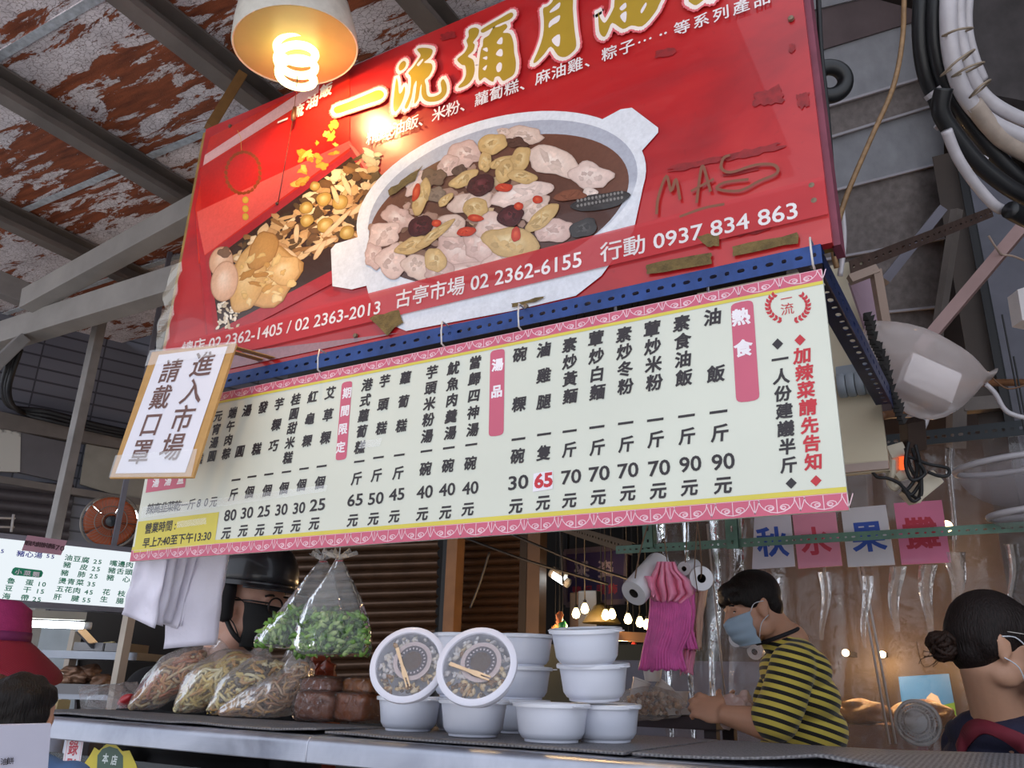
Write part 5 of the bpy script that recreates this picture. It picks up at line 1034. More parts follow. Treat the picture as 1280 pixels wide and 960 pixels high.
for e in (-1, 1): W_.ball(hr, (e * .064, -.034, .016), (.022, .036, .056)); W_.ball(hr, (e * .066, .030, .034), (.014, .038, .034))
limb(hr, [W_.p(0, -.095, .0), W_.p(0, -.112, -.004)], [.026, .022]); remesh(hr, .005, 4).build('hair', hairm('dark_brown_hair', '#1f1614'), man, smooth=True)
bn = MB(); bc = W_.p(0, -.120, -.010); rr = random.Random(4)
for i in range(34):
    ax = V((rr.gauss(0, 1), rr.gauss(0, 1), rr.gauss(0, 1))).normalized(); s1, s2, _ = frame(ax); R0 = rr.uniform(.018, .030); bn.tube([bc + (s1 * math.cos(t) + s2 * math.sin(t)) * R0 * (1 + .1 * math.sin(3 * t)) + ax * .008 * math.sin(2 * t) for t in [6.283 * j / 16 for j in range(17)]], .006, 6)
for i in range(7): bn.tube(catmull([bc + V((0, 0, -.02)), bc - RH * rr.uniform(.01, .05) + UP * rr.uniform(-.05, -.01), bc - RH * rr.uniform(-.02, .06) + UP * rr.uniform(-.075, .01)], 4), .0007, 4)
bn.build('hair_bun', hairm('bun_hair', '#2c1c15'), man, smooth=True, label='tousled dark brown bun'); tie = MB(); tie.tube([W_.p(.020 * math.cos(t), -.108, -.004 + .020 * math.sin(t)) for t in [6.283 * i / 12 for i in range(12)]], .005, 6, close=True); tie.build('hair_tie', mat('pale_tie', '#c9b6ac', .6), man, smooth=True)
W_.eyes(man); W_.mask(man, mat('mask_white', '#cdd8e4', .7, 0, .05), lab='pale surgical mask'); tg = MB()
for e in (-1, 1): tg.tube([W_.p(e * .084, -.004, .026), W_.p(e * .078, .05, .022), W_.p(e * .058, .095, .018)], .0012, 6)
tg.build('glasses', mat('thin_metal', '#b8b0a8', .3, .8), man, smooth=True)

# ---------------- customers at the left
DL = 2.4; A_ = lambda x, y, d=0.0: at(x, y, DL + d)
man = empty('person', V((A_(-14, 900).x, A_(-14, 900).y, 0)), 'person in a wide crimson sun hat at the left end of the counter', 'person')
L_ = Head(A_(-14, 830), RH * .5 + FH * .85, UP, 1.08); body = MB(); L_.shapes(body); nb = A_(-14, 905); limb(body, [L_.p(0, -.03, -.05), nb], [.052, .06])
for z, rx, ry, rz in ((0, .17, .10, .06), (-.1, .18, .11, .12), (-.28, .16, .11, .16), (-.48, .17, .13, .15)): ellip(body, nb + UP * (z - .05), (rx, ry, rz))
for e in (-1, 1): s_ = nb + RH * .17 * e - UP * .06; e_ = s_ - UP * .26; w_ = e_ + FH * .05 - UP * .12; limb(body, [s_, e_, w_], [.046, .038, .026]); hand(body, w_, FH + UP * .2, -UP, .5, .9, e)
legs(body, V((nb.x, nb.y, .80)), .09, RH, FH); remesh(body, .007, 5).build('body', skin('skin_hat', '#bf917a'), man, smooth=True)
sh_ = MB()
for z, rx, ry, rz in ((.0, .15, .085, .05), (-.02, .18, .11, .06), (-.1, .19, .12, .12), (-.28, .17, .12, .16), (-.46, .18, .135, .14)): ellip(sh_, nb + UP * (z - .05), (rx, ry, rz))
for e in (-1, 1): s_ = nb + RH * .17 * e - UP * .06; limb(sh_, [s_, s_ - UP * .2], [.06, .06])
limb(sh_, [nb - UP * .04, nb + UP * .045], [.075, .066]); remesh(sh_, .007, 6).build('pale_shirt', mat('pale_blue_cloth', '#b9bccb', .8, 0, .1, 25, .15), man, smooth=True)
hr = MB(); L_.ball(hr, (0, -.02, .03), (.08, .10, .085)); L_.ball(hr, (0, -.055, -.03), (.07, .05, .06)); remesh(hr, .006, 3).build('hair', hairm('hat_hair', '#1c1412'), man, smooth=True)
ht = MB(); hc = A_(-14, 786); k_ = 1.0
ht.lathe(hc, [(0, .075), (.06, .070), (.088, .05), (.097, .0), (.099, -.028)], 40, (0, 0, 1), caps=False); ht.v = [hc + (p - hc) * 1.14 for p in ht.v]; ht.build('crown', mat('hat_magenta', '#a02a66', .8, 0, .12, 60, .2), man, smooth=True, label='magenta hat crown', solid=.002)
bd = MB(); bd.lathe(hc, [(.0995, -.006), (.1005, -.030)], 40, caps=False); bd.v = [hc + (p - hc) * 1.145 for p in bd.v]; bd.build('hat_band', mat('hat_band', '#7a2a5e', .7), man, smooth=True, solid=.002); br = MB(); n_ = 48; vs = []
for j in range(9):
    v = j / 8
    for i in range(n_):
        t = 6.283 * i / n_; R0 = .099 + .092 * v; vs.append(hc + V((math.cos(t) * R0, math.sin(t) * R0, -.028 - .052 * v ** 1.2 - .022 * v * math.sin(t * 2 + .6) - .03 * v * math.cos(t - .4))))
br.add(vs, [(j * n_ + i, j * n_ + (i + 1) % n_, (j + 1) * n_ + (i + 1) % n_, (j + 1) * n_ + i) for j in range(8) for i in range(n_)])
q = N('hat_straw'); wv = q.n('TexWave', {'wave_type': 'RINGS', 'rings_direction': 'Z'}, Vector=q.coord(), Scale=60).outputs[0]; q.bsdf(Base__Color=q.ramp(wv, (.2, '#8a1f34'), (.8, '#a52a40')), Roughness=.75, Normal=q.bump(wv, .3, .003)); br.v = [hc + (p - hc) * 1.14 for p in br.v]; br.build('brim', q.m, man, smooth=True, solid=.003, label='dark red stitched brim')
kd = empty('person', V((at(20, 960, 1.5).x, at(20, 960, 1.5).y, 0)), 'person with short black hair in a blue collar, seen from behind beside the crimson hat', 'person')
K_ = Head(at(28, 892, 1.5), FH * .8 + RH * .5, UP, .56); body = MB(); K_.shapes(body); nb = at(16, 950, 1.5); limb(body, [K_.p(0, -.03, -.05), nb], [.036, .04])
for z, rx, ry, rz in ((-.03, .10, .07, .04), (-.10, .115, .08, .09), (-.24, .11, .08, .12), (-.34, .11, .085, .10)): ellip(body, nb + UP * z, (rx, ry, rz))
for e in (-1, 1): s_ = nb + RH * .11 * e - UP * .04; e_ = s_ - UP * .17; w_ = e_ - UP * .15; limb(body, [s_, e_, w_], [.034, .028, .02]); hand(body, w_, FH, -UP, .5, .85, e)
legs(body, V((nb.x, nb.y, .56)), .08, RH, FH); remesh(body, .007, 5).build('body', skin('skin_kid', '#c09078'), kd, smooth=True)
sh_ = MB()
for z, rx, ry, rz in ((-.01, .08, .06, .03), (-.03, .11, .08, .05), (-.10, .125, .09, .09), (-.24, .12, .09, .12), (-.34, .12, .095, .10)): ellip(sh_, nb + UP * z, (rx, ry, rz))
for e in (-1, 1): s_ = nb + RH * .11 * e - UP * .04; limb(sh_, [s_, s_ - UP * .12], [.044, .045])
limb(sh_, [nb - UP * .02, nb + UP * .03], [.05, .045]); remesh(sh_, .007, 6).build('blue_shirt', mat('blue_cloth', '#3f5f8c', .8, 0, .1, 25), kd, smooth=True)
hr = MB(); K_.ball(hr, (0, -.020, .036), (.092, .108, .092)); K_.ball(hr, (0, -.062, -.028), (.074, .05, .06)); K_.ball(hr, (0, .04, .05), (.076, .056, .048))
for e in (-1, 1): K_.ball(hr, (e * .068, -.01, .0), (.024, .06, .058))
r_ = remesh(hr, .005, 3); 
for p in r_.v: p += (p - K_.c).normalized() * .004 * noise.noise(p * 60)
r_.build('hair', hairm('short_black_hair', '#17110f'), kd, smooth=True)
# ================================================================== LAMP OVER THE BANNER
lc = at(370, 60, 2.03); q = N('lamp_enamel'); nz = q.noise(q.coord(), 30, 4); q.bsdf(Base__Color=q.ramp(nz, (.3, '#b9b3a8'), (.7, '#cfcabf')), Roughness=.4)
lamp = empty('pendant_lamp', lc + V((0, 0, .2)), 'white enamel dome lamp with a glowing spiral bulb, hanging in front of the red banner', 'lamp')
LAX = (V((-.06, -.13, 1))).normalized(); R0 = .150; lb_ = MB()
lb_.lathe(lc, [(R0 - .006, .004), (R0, 0), (R0 + .002, .006), (R0 - .004, .055), (R0 - .016, .115), (R0 - .05, .165), (.055, .195), (.035, .21), (.035, .26), (0, .262)], 56, LAX)
inn_ = MB(); inn_.lathe(lc, [(R0 - .004, .002), (R0 - .008, .055), (R0 - .02, .11), (R0 - .055, .158), (.05, .188), (0, .19)], 56, LAX); inn_.build('inner_enamel', mat('cream_enamel', '#b9a468', .4), lamp, smooth=40, label='cream inside of the shade'); lb_.build('shade', q.m, lamp, smooth=40)
sp = MB(); pts = []; a1, a2, a3 = frame(LAX)
for i in range(150): t = i / 149; an = t * 2 * math.pi * 4.5; r = .040 + .006 * math.sin(t * math.pi); pts.append(lc + LAX * (.07 - .165 * t) + a1 * (math.cos(an) * r) + a2 * (math.sin(an) * r))
sp.tube(pts, .0098, 10); sp.build('spiral_bulb', emis('bulb_glow', (1, .80, .36), 6), lamp, smooth=True)
so_ = MB(); so_.lathe(lc, [(.026, .09), (.03, .11), (.03, .19)], 24, LAX); so_.build('socket', mat('socket_white', '#cfc8bb', .5), lamp, smooth=40); cd = MB(); cd.tube([lc + LAX * .26, V((lc.x - .03, lc.y - .01, CZ - .02))], .004, 8); cd.build('cord', mat('black_rubber', '#161517', .6), lamp, smooth=True)
spot = light('lamp_light', 'SPOT', lc - LAX * .02, 34, (1, .64, .26), aim=lc - LAX + V((0, .35, 0))); spot.data.spot_size = math.radians(165); spot.data.spot_blend = .35; spot.data.shadow_soft_size = .03
bsw = MB(); bsw.lathe(PR.p(375, 150, 30) + V((0, -.02, -.02)), [(0, 0), (.006, .004), (.007, .02), (.005, .045), (0, .048)], 16); bsw.tube([PR.p(375, 150, 40) + V((0, -.02, .02)), at(372, 95, 1.97)], .0012, 5); bsw.tube([PR.p(375, 150, 40) + V((0, -.02, -.02)), PR.p(348, 254, 12)], .0010, 5); bsw.ball(PR.p(347, 255, 12), .005)
tag(bsw.build('pull_switch', mat('switch_brown', '#4a2c1c', .4), smooth=True, label='small brown pull-cord switch dangling in front of the banner below the lamp'), None, 'switch')
woodbr = MB(); woodbr.bar(onY(262, 160, YS + .06), V((onY(330, 85, YS + .2).x, YS + .12, CZ - .09)), .03, .03); tag(woodbr.build('timber_brace', mat('brown_timber', '#7a5428', .6, 0, .2, 30), label='brown wooden brace rising from the banner corner to the ceiling'), None, 'brace')

# ================================================================== LEFT STALL
L1P = at(60, 712, 3.3); L1N = V((.93, -.36, 0)).normalized()
def onS(px, py, off=0.0): return onP(px, py, L1P + L1N * off, L1N)
lbx = empty('menu_lightbox', onS(60, 760), 'lit white price board with green Chinese lettering over the stall at the left', 'sign')
LQ = [onS(-60, 663), onS(176, 689), onS(158, 763), onS(-60, 748)]; lq = qmap(*LQ); m_ = MB(); m_.prism(LQ, -L1N * .10); q = N('lit_panel'); q.end(q.n('Emission', Color=(.88, .95, 1, 1), Strength=1.1)); m_.build('lit_panel', q.m, lbx)
fr_ = MB(); SUx = (LQ[1] - LQ[0]).normalized()
for a_, b_ in zip(LQ, LQ[1:] + LQ[:1]): fr_.bar(a_ - L1N * .04, b_ - L1N * .04, .02, .10, L1N)
fr_.bar(LQ[1] - L1N * .05 - SUx * .1, V((LQ[1].x - SUx.x * .1, LQ[1].y - SUx.y * .1, 3.2)) - L1N * .05, .02, .02, L1N)
fr_.build('frame', mat('grey_frame', '#77747c', .5, .2), lbx); gt, bt = MB(), MB()
SU = (LQ[1] - LQ[0]).normalized()
def sch(mb, body, x0, y0, x1, y1, s_, b=.02):
    n = len(body)
    for i, c_ in enumerate(body):
        if c_ == ' ': continue
        t = i / (n - 1) if n > 1 else 0; p_ = onS(x0 + (x1 - x0) * t, y0 + (y1 - y0) * t, .004); han(mb, c_, p_, SU, UP, s_ * .82 * (p_ - CAMP).dot(FWD) / F, b, asp=1.2)
for row in (('油豆腐', 86, 697, 107, 700, '25', 122), ('豬 皮', 84, 706, 105, 709, '25', 120), ('豬 肺', 81, 716, 102, 718, '25', 117), ('燙青菜', 78, 726, 100, 728, '35', 114), ('五花肉', 75, 736, 96, 738, '45', 111), ('肝 腱', 72, 746, 94, 748, '55', 108), ('魯 蛋', 14, 726, 37, 728, '10', 52), ('豆 干', 11, 735, 34, 737, '15', 50), ('海 帶', 8, 745, 31, 747, '25', 46), ('嘴邊肉', 142, 704, 162, 706, '', 0), ('豬舌頭', 140, 713, 161, 715, '', 0), ('豬 心', 138, 722, 158, 724, '', 0), ('花 枝', 133, 740, 152, 742, '', 0), ('生 腸', 130, 749, 150, 751, '', 0)):
    sch(gt, row[0], *row[1:5], 9.5); 
    if row[5]: sch(gt, row[5], row[6] - 3, row[4] + 2, row[6] + 3, row[4] + 2.5, 9)
sch(bt, '豬心湯', 26, 692, 48, 694, 9.5); sch(bt, '55', 60, 695, 66, 696, 8); sch(bt, '5', 3, 689, 3, 689, 8)
tbx = MB(); tbx.poly([onS(x, y, .003) for x, y in ((16, 711), (19, 709), (52, 713), (54, 716), (52, 721), (49, 722), (17, 719), (14, 716))]); sch(wlb := MB(), '小菜類', 23, 715, 45, 718, 8, .03); wlb.v = [p + L1N * .003 for p in wlb.v]
gt.build('green_lettering', mat('green_print', '#1f9a72', .5), lbx); bt.build('blue_lettering', mat('blue_print', '#3038b0', .5), lbx); tbx.build('green_tab', mat('green_print', '#1f9a72', .5), lbx); wlb.build('white_lettering', mat('white_ink', '#eee6ea', .5), lbx)
pp_ = MB(); pp_.prism([onS(x, y, .012) for x, y in ((34, 669), (84, 676), (76, 694), (27, 688))], L1N * .002); po = tag(pp_.build('paper_note', mat('pink_paper', '#b98a98', .6), label='pink paper strip with a price of 70 taped on the lit board'), None, 'note'); pt_ = MB(); sch(pt_, '蝦肉餛飩麵', 34, 679, 64, 683, 8); sch(pt_, '70', 71, 685, 77, 686, 10)
pt_.v = [p + L1N * .012 for p in pt_.v]; pt_.build('lettering', mat('ink_maroon', '#4a2a34', .5), po)
def tube_lamp(a, b, r, label, e=14, housing=None):
    root = empty('fluorescent_tube', (V(a) + V(b)) / 2, label, 'lamp', 'fluorescent tubes of the left stall'); m_ = MB(); m_.tube([a, b], r, 12); m_.build('tube', emis('tube_glow', (.88, .97, 1), e), root, smooth=True); d_ = (V(b) - V(a)).normalized(); c_ = MB()
    for p_, s_ in ((a, -1), (b, 1)): c_.tube([V(p_), V(p_) + d_ * .03 * s_], r * 1.05, 12)
    c_.build('end_cap', mat('cap_white', '#cfcfcf', .4), root, smooth=True); h_ = MB(); h_.bar(V(a) + UP * .035, V(b) + UP * .035, .05, .03); h_.build('housing', mat('lamp_housing', '#a8a294', .5), root); return root
tube_lamp(onS(20, 779, .05), onS(104, 782, .05), .013, 'glowing fluorescent tube under the lit white price board'); tube_lamp(onP(116, 636, at(140, 640, 4.2), L1N), onP(188, 647, at(140, 640, 4.2), L1N), .016, 'glowing fluorescent tube beside the orange wall fan')
# pole and wall pieces
def at_pole(px0, py0, px1, py1, d, w, m, name, label=None, z0=None, kind='structure'):
    a_, b_ = at(px0, py0, d), at(px1, py1, d); b_ = V((a_.x, a_.y, b_.z if z0 is None else z0)); o = MB().bar(a_, b_, w, w, (1, 0, 0), bev=.004).build(name, m, label=label); return tag(o, **S)
M_pole = mat('pole_paint', '#8a8582', .6, 0, .25, 8, .1)
at_pole(126, 398, 88, 640, 3.9, .045, M_pole, 'trim_2', z0=0)
def panel(px4, off, m, name, label, th=.02, kind='structure'): P_ = [onL(x, y, off) for x, y in px4]; return tag(MB().prism(P_, -LN * th).build(name, m, label=label), **S)
q = N('flaking_panel'); n_ = q.noise(q.coord('Object', (1, 1, 1)), 5, 6, .6); q.bsdf(Base__Color=q.ramp(n_, (.42, '#6f6c6a'), (.46, '#b3afa8')), Roughness=.8); M_fl = q.m
panel([(-40, 520), (26, 540), (25, 590), (-40, 588)], .05, M_fl, 'wall_panel', 'flaking pale panel on the left wall'); panel([(24, 540), (96, 556), (90, 605), (22, 590)], .045, mat('grey_panel', '#5a565a', .6, 0, .15), 'wall_panel', 'dark grey panel on the left wall'); panel([(108, 555), (220, 575), (214, 640), (100, 605)], .05, mat('tan_panel', '#8a857c', .7, 0, .15), 'wall_panel', 'dull beige panel on the left wall')
panel([(-40, 505), (230, 566), (230, 574), (-40, 528)], .07, M_steel, 'wall_rail', 'steel rail along the left wall', .06); panel([(-40, 588), (230, 632), (230, 640), (-40, 597)], .07, M_steel, 'wall_rail', 'steel rail along the left wall', .06)
M_sh = mat('dark_shutter', '#4a4447', .5, .3, .2, 10, .05); tag(shutter('roller_shutter', onL(-40, 594, .04), onL(92, 606, .04), onL(80, 720, .04), onL(-40, 700, .04), 8, M_sh), **S)
tag(shutter('roller_shutter', onL(130, 630, .04), onL(330, 640, .04), onL(330, 790, .04), onL(120, 780, .04), 9, M_sh), **S)
# orange wall fan
fc = onS(138, 652, -.5); fr0 = 31 * (fc - CAMP).dot(FWD) / F; fax = (CAMP - fc).normalized() * .8 + L1N * .4; fax.normalize()
fan = empty('wall_fan', fc, 'wall fan with orange blades and a black hub, beside a fluorescent tube', 'fan'); s1, s2, _ = frame(fax); cg = MB()
for k in (1, .97, .55, .3): cg.tube([fc + fax * (.05 * (1 - k * k)) + (s1 * math.cos(t) + s2 * math.sin(t)) * fr0 * 1.08 * k for t in [6.283 * i / 40 for i in range(40)]], .0022 if k < 1 else .004, 6, close=True)
for i in range(40): t = 6.283 * i / 40; cg.tube([fc + fax * (.05 * (1 - k * k)) + (s1 * math.cos(t + .5 * k) + s2 * math.sin(t + .5 * k)) * fr0 * 1.08 * k for k in (.25, .5, .75, 1)], .0008, 4)
cg.build('cage', mat('cage_wire', '#8a8078', .3, .6), fan, smooth=True); hb = MB(); hb.lathe(fc + fax * .02, [(.30 * fr0 * .8, -.03), (.30 * fr0 * .8, .01), (.2 * fr0, .025), (0, .03)], 24, fax); hb.build('hub', mat('fan_hub', '#22262c', .3), fan, smooth=40)
for j in range(5):
    bl = MB(); t0 = 6.283 * j / 5; bl.grid(lambda u, v: fc + (s1 * math.cos(t0 + (u - .5) * 1.22) + s2 * math.sin(t0 + (u - .5) * 1.22)) * fr0 * (.22 + .76 * v) + fax * (.012 * (u - .5)), 8, 6); bl.build('blade', mat('orange_blade', '#b0552e', .4, 0, .1), fan, smooth=True, solid=.002)
bkt = MB(); bkt.bar(fc - fax * .04, fc - fax * .22 - UP * .05, .05, .05); bkt.tube([fc - fax * .06, fc - fax * .01], .045, 16); bkt.build('motor', mat('fan_hub', '#22262c', .3), fan, smooth=40)
# little white wire rack
rk = MB(); 
for y_ in (648, 659): rk.tube([onL(-30, y_ - 1, .12), onL(18, y_, .12)], .006, 6)
rk.tube([onL(17, 643, .12), onL(14, 665, .12)], .007, 6); rk.tube([onL(18, 648, .12), onL(18, 648, .02)], .006, 6); rk.tube([onL(17, 659, .12), onL(17, 659, .02)], .006, 6)
tag(rk.build('wire_rack', mat('rack_white', '#b9b2b0', .5), smooth=True, label='white wire rack on the dark shutter above the lit board'), None, 'rack')
# cabinet of cooked meat under the lightbox
DC = 3.35; M_frame = mat('cab_steel', '#8f929a', .3, .8, .1)
C_ = lambda x, y, d=0.0: at(x, y, DC + d); cab = empty('food_cabinet', V((C_(110, 900).x, C_(110, 900).y, 0)), 'steel and glass food cabinet under the lit price board of the left stall', 'cabinet')
for n_, pts in (('post', [C_(163, 764), C_(157, 850)]), ('post', [C_(97, 782, .3), C_(90, 850, .3)])):
    a_, b_ = pts; m_ = MB(); m_.bar(a_, V((a_.x + (b_ - a_).x * .15, a_.y, 0)), .035, .035, (1, 0, 0)); m_.build(n_, mat('pale_post', '#b3a698', .5) if n_ == 'post' else M_frame, cab)
sx_ = (C_(172, 822) - C_(60, 816)).normalized(); bk_ = V((-sx_.y, sx_.x, 0))
def slab(x0, y0, x1, y1, depth, th, m, name, lab=None): a_, b_ = C_(x0, y0), C_(x1, y1); b_.z = a_.z; m_ = MB(); m_.prism([a_, b_, b_ + bk_ * depth, a_ + bk_ * depth], UP * th); return m_.build(name, m, cab, label=lab)
slab(50, 822, 171, 822, .30, .03, M_frame, 'shelf'); slab(56, 873, 150, 873, .3, .02, M_frame, 'shelf'); slab(40, 905, 190, 905, .4, .03, M_frame, 'shelf')
bp = MB(); bp.prism([C_(20, 770, .4), C_(100, 770, .4), C_(92, 900, .4), C_(20, 900, .4)], FH * .01); bp.build('back_panel', mat('cab_white', '#aab2b8', .5), cab); bp = MB(); bp.prism([C_(96, 765, .42), C_(240, 765, .42), C_(240, 910, .42), C_(96, 910, .42)], FH * .01); bp.build('dark_panel', mat('cab_dark', '#241d1a', .6), cab, label='dark panel')
def tray(x0, y0, x1, h, d, label):
    a_, b_ = C_(x0, y0, d), C_(x1, y0, d); b_.z = a_.z; H_px = h * DC / F; root = empty('food_tray', (a_ + b_) / 2, label, 'tray', 'steel trays in the left cabinet'); m_ = MB(); m_.bar(a_ + UP * H_px / 2, b_ + UP * H_px / 2, .006, H_px); m_.bar(a_ + bk_ * .2 + UP * H_px / 2, b_ + bk_ * .2 + UP * H_px / 2, .006, H_px); m_.prism([a_, b_, b_ + bk_ * .2, a_ + bk_ * .2], UP * .004)
    for p_ in (a_, b_): m_.bar(p_ + UP * H_px / 2, p_ + bk_ * .2 + UP * H_px / 2, .006, H_px)
    m_.build('pan', mat('tray_steel', '#6c6a6c', .35, .7), root); return root
tray(92, 813, 128, 10, .02, 'steel tray on the upper shelf of the left cabinet, nearer the glass'); tray(131, 814, 160, 10, .02, 'steel tray on the upper shelf of the left cabinet, beside the pale post'); tray(66, 867, 122, 12, .0, 'long steel tray of cooked meat on the lower shelf of the left cabinet')
rr = random.Random(21)
for k, (x, y, rx, ry) in enumerate(((80, 846, 16, 8), (100, 840, 16, 9), (112, 833, 12, 8), (92, 833, 12, 6), (128, 846, 10, 9), (140, 850, 8, 6), (70, 848, 9, 6))):
    m_ = MB(); d_ = DC + .08 + .02 * (k % 3); m_.ball(at(x, y + 6, d_), (rx * d_ / F, .05, ry * d_ / F), None, 4, .35, k + 3); tag(m_.build('cooked_meat', attr_mat('meat', .4, .5, .2, .5, 40) if 0 else mat('braised_meat', '#94705a', .45, 0, .45, 45, .4, coat=.2), smooth=True, label='piece of brown braised pork offal heaped in the lower tray of the left cabinet'), None, 'meat', 'braised meat in the left cabinet')
m_ = MB(); m_.ball(C_(137, 806, .12), (.03, .03, .012), None, 3, .5, 5); m_.ball(C_(152, 808, .12), (.025, .03, .01), None, 3, .5, 6); tag(m_.build('sliced_food', mat('pale_food', '#c9b88a', .5, 0, .3, 60), smooth=True, label='pale yellow sliced food in the upper tray beside the pale post'), None, 'food')
tp_ = MB(); tp_.bar(C_(98, 785, -.05), C_(123, 812, .05), .012, .03); tag(tp_.build('tongs', M_frame, label='grey tongs leaning above the upper tray in the left cabinet'), None, 'tongs')
bx = MB(); bx.box(at(76, 890, 2.9) + V((0, 0, -.02)), (.05, .04, .12), Matrix.Rotation(-.4, 3, 'Z')); tag(bx.build('yellow_carton', mat('tan_box', '#b09a6a', .7), label='small tan carton beside the left end of the counter'), None, 'box'); bs_ = MB(); bs_.box((at(76, 890, 2.9).x, at(76, 890, 2.9).y, (at(76, 890, 2.9).z - .08) / 2), (.4, .3, at(76, 890, 2.9).z - .08)); tag(bs_.build('low_cupboard', mat('cupboard_grey', '#5d5a5c', .6), label='grey low cupboard under the tan carton'), None, 'cupboard')
# white board with lettering, lower left corner
wbd = empty('white_board', at(20, 1010, 1.32), 'white board with small dark lettering in front of the black-haired child', 'sign'); BQ = [at(-60, 908, 1.10), at(64, 905, 1.20), at(54, 1040, 1.20), at(-60, 1040, 1.10)]; n4 = (BQ[1] - BQ[0]).cross(BQ[3] - BQ[0]).normalized(); n4 = n4 if n4.dot(CAMP - BQ[0]) > 0 else -n4
MB().prism(BQ, -n4 * .006).build('board', mat('white_board', '#cbc8d8', .4, 0, .03), wbd); ink = MB(); U_ = (BQ[1] - BQ[0]).normalized(); V_ = (BQ[0] - BQ[3]).normalized()
for c_, x, y in (('油', 5, 952), ('餅', 13, 951)): han(ink, c_, onP(x, y, BQ[0] + n4 * .002, n4), U_, V_, 9 * 1.16 / F, .015)
ink.build('lettering', mat('ink_grey', '#3a3238', .5), wbd); ps = MB(); pm_ = BQ[3].lerp(BQ[2], .35) - n4 * .022; ps.bar(V((pm_.x, pm_.y, 0)), V((pm_.x, pm_.y, pm_.z + .05)), .03, .03); ps.box((pm_.x, pm_.y, .01), (.3, .3, .02)); ps.build('stand', M_st, wbd)
# tilted lamp housing and cables on the left beam
lh = MB(); lh.bar(at(-20, 470, 3.6), at(28, 424, 3.75), .10, .05, UP, .006); tag(lh.build('lamp_housing', mat('dull_housing', '#8a8684', .5, .2, .2), label='grey lamp housing fixed under the end of the left beam'), None, 'lamp')
def cable(name, pts, r, m, label, cat='cable', group=None, n=8): mb = MB(); mb.tube(catmull(pts, 6), r, n); return tag(mb.build(name, m, smooth=True, label=label), None, cat, group)
M_cab = mat('black_cable', '#18171a', .55, 0, .1); G1 = 'black cables along the left wall'
for k in range(3): cable('cable', [at(18 + k * 4, 436, 3.75), at(5 + k * 3, 480 + k * 4, 3.8), onL(14 + k * 5, 508 + k * 3, .12), onL(60, 515 + k * 5, .12), onL(120, 531 + k * 4, .12), onL(200, 548 + k * 4, .12)], .012 if k else .016, M_cab, 'black cable sagging from the beam and running along the tiled left wall', 'cable', G1)
hkc = MB(); hkc.tube(catmull([at(188, 345, 3.55), at(186, 368, 3.5), at(190, 376, 3.5), at(204, 378, 3.5)], 4), .006, 6); hkc.tube(catmull([at(192, 340, 3.55), at(190, 365, 3.5), at(184, 385, 3.5)], 4), .004, 6); tag(hkc.build('wire_hook', M_cab, smooth=True, label='twisted black wire hook hanging from the pale beam'), None, 'hook')

# ================================================================== MIDDLE BACKGROUND
M_br = mat('brown_shutter', '#5c4331', .35, .5, .25, 6, .05); YSB = 5.2
sh1 = [onY(x, y, YSB) for x, y in ((250, 650), (552, 640), (545, 860), (250, 870))]; tag(shutter('roller_shutter', *sh1, 18, M_br, .04), **S); sh2 = [onY(x, y, YSB + .1) for x, y in ((580, 660), (672, 655), (664, 830), (574, 830))]; tag(shutter('roller_shutter', *sh2, 17, M_br, .04), **S)
def post(px, y0, y1, Y, w, m, name='pillar', z0=0.0): a_ = onY(px, y0, Y); o = MB().box((a_.x, Y, (a_.z + z0) / 2), (w, .1, a_.z - z0)).build(name, m); return tag(o, **S)
post(565, 640, 0, 5.1, .06, mat('dark_post2', '#16120f', .5)); post(572, 640, 0, 5.05, .09, mat('tan_post', '#8a6646', .6, 0, .15)); post(660, 640, 0, 5.0, .06, M_dark); post(672, 640, 0, 5.0, .10, mat('brown_post', '#4c3a2c', .6)); tag(MB().box((onY(560, 650, 5.2).x, 5.25, onY(560, 655, 5.2).z + .3), (4.5, .2, .6)).build('lintel', mat('brown_lintel', '#3a2c22', .7)), **S)
def bar_(name, a_, b_, w, m, label, cat='bar', group=None): return tag(MB().bar(a_, b_, w, w).build(name, m, label=label), None, cat, group)
for x0, y0, x1, y1 in ((640, 668, 800, 728), (560, 664, 760, 730), (612, 690, 588, 760), (700, 650, 704, 730)): cable('wire', [onY(x0, y0, 4.6), onY((x0 + x1) / 2, (y0 + y1) / 2 + 4, 4.6), onY(x1, y1, 4.6)], .008, M_cab, 'thin dark wire strung in front of the brown shutters', 'wire', 'wires in front of the shutters')
# clothing stall sign
sgn = empty('shop_sign', onY(746, 755, 6.0), 'purple shop sign with pale and red Chinese characters, far behind the white bowls', 'sign'); PS = Plane(6.0); m_ = MB(); m_.prism(PS.pp([(706, 690), (784, 684), (782, 752), (708, 756)]), V((0, .08, 0))); m_.build('board', mat('purple_board', '#43305c', .5), sgn)
def bigch(mb, ch_, x, y, s_): p_ = PS.p(x, y, 8); han(mb, ch_, p_, EX, EZ, s_ * (p_ - CAMP).dot(FWD) / F, .03)
a_, b_ = MB(), MB(); bigch(a_, '采', 727, 712, 22); bigch(a_, '姿', 757, 711, 22)
for i, c_ in enumerate('精品服飾'): bigch(b_, c_, 721 + i * 15, 739 - i, 13)
a_.build('pale_lettering', mat('lilac_print', '#b8a0a8', .5), sgn); b_.build('red_lettering', mat('sign_red', '#b03040', .5), sgn); m_ = MB(); 
for c0, c1 in (((706, 690), (784, 684)), ((784, 684), (782, 752)), ((708, 756), (782, 752)), ((706, 690), (708, 756))): m_.bar(PS.p(*c0, 5), PS.p(*c1, 5), .03, .04)
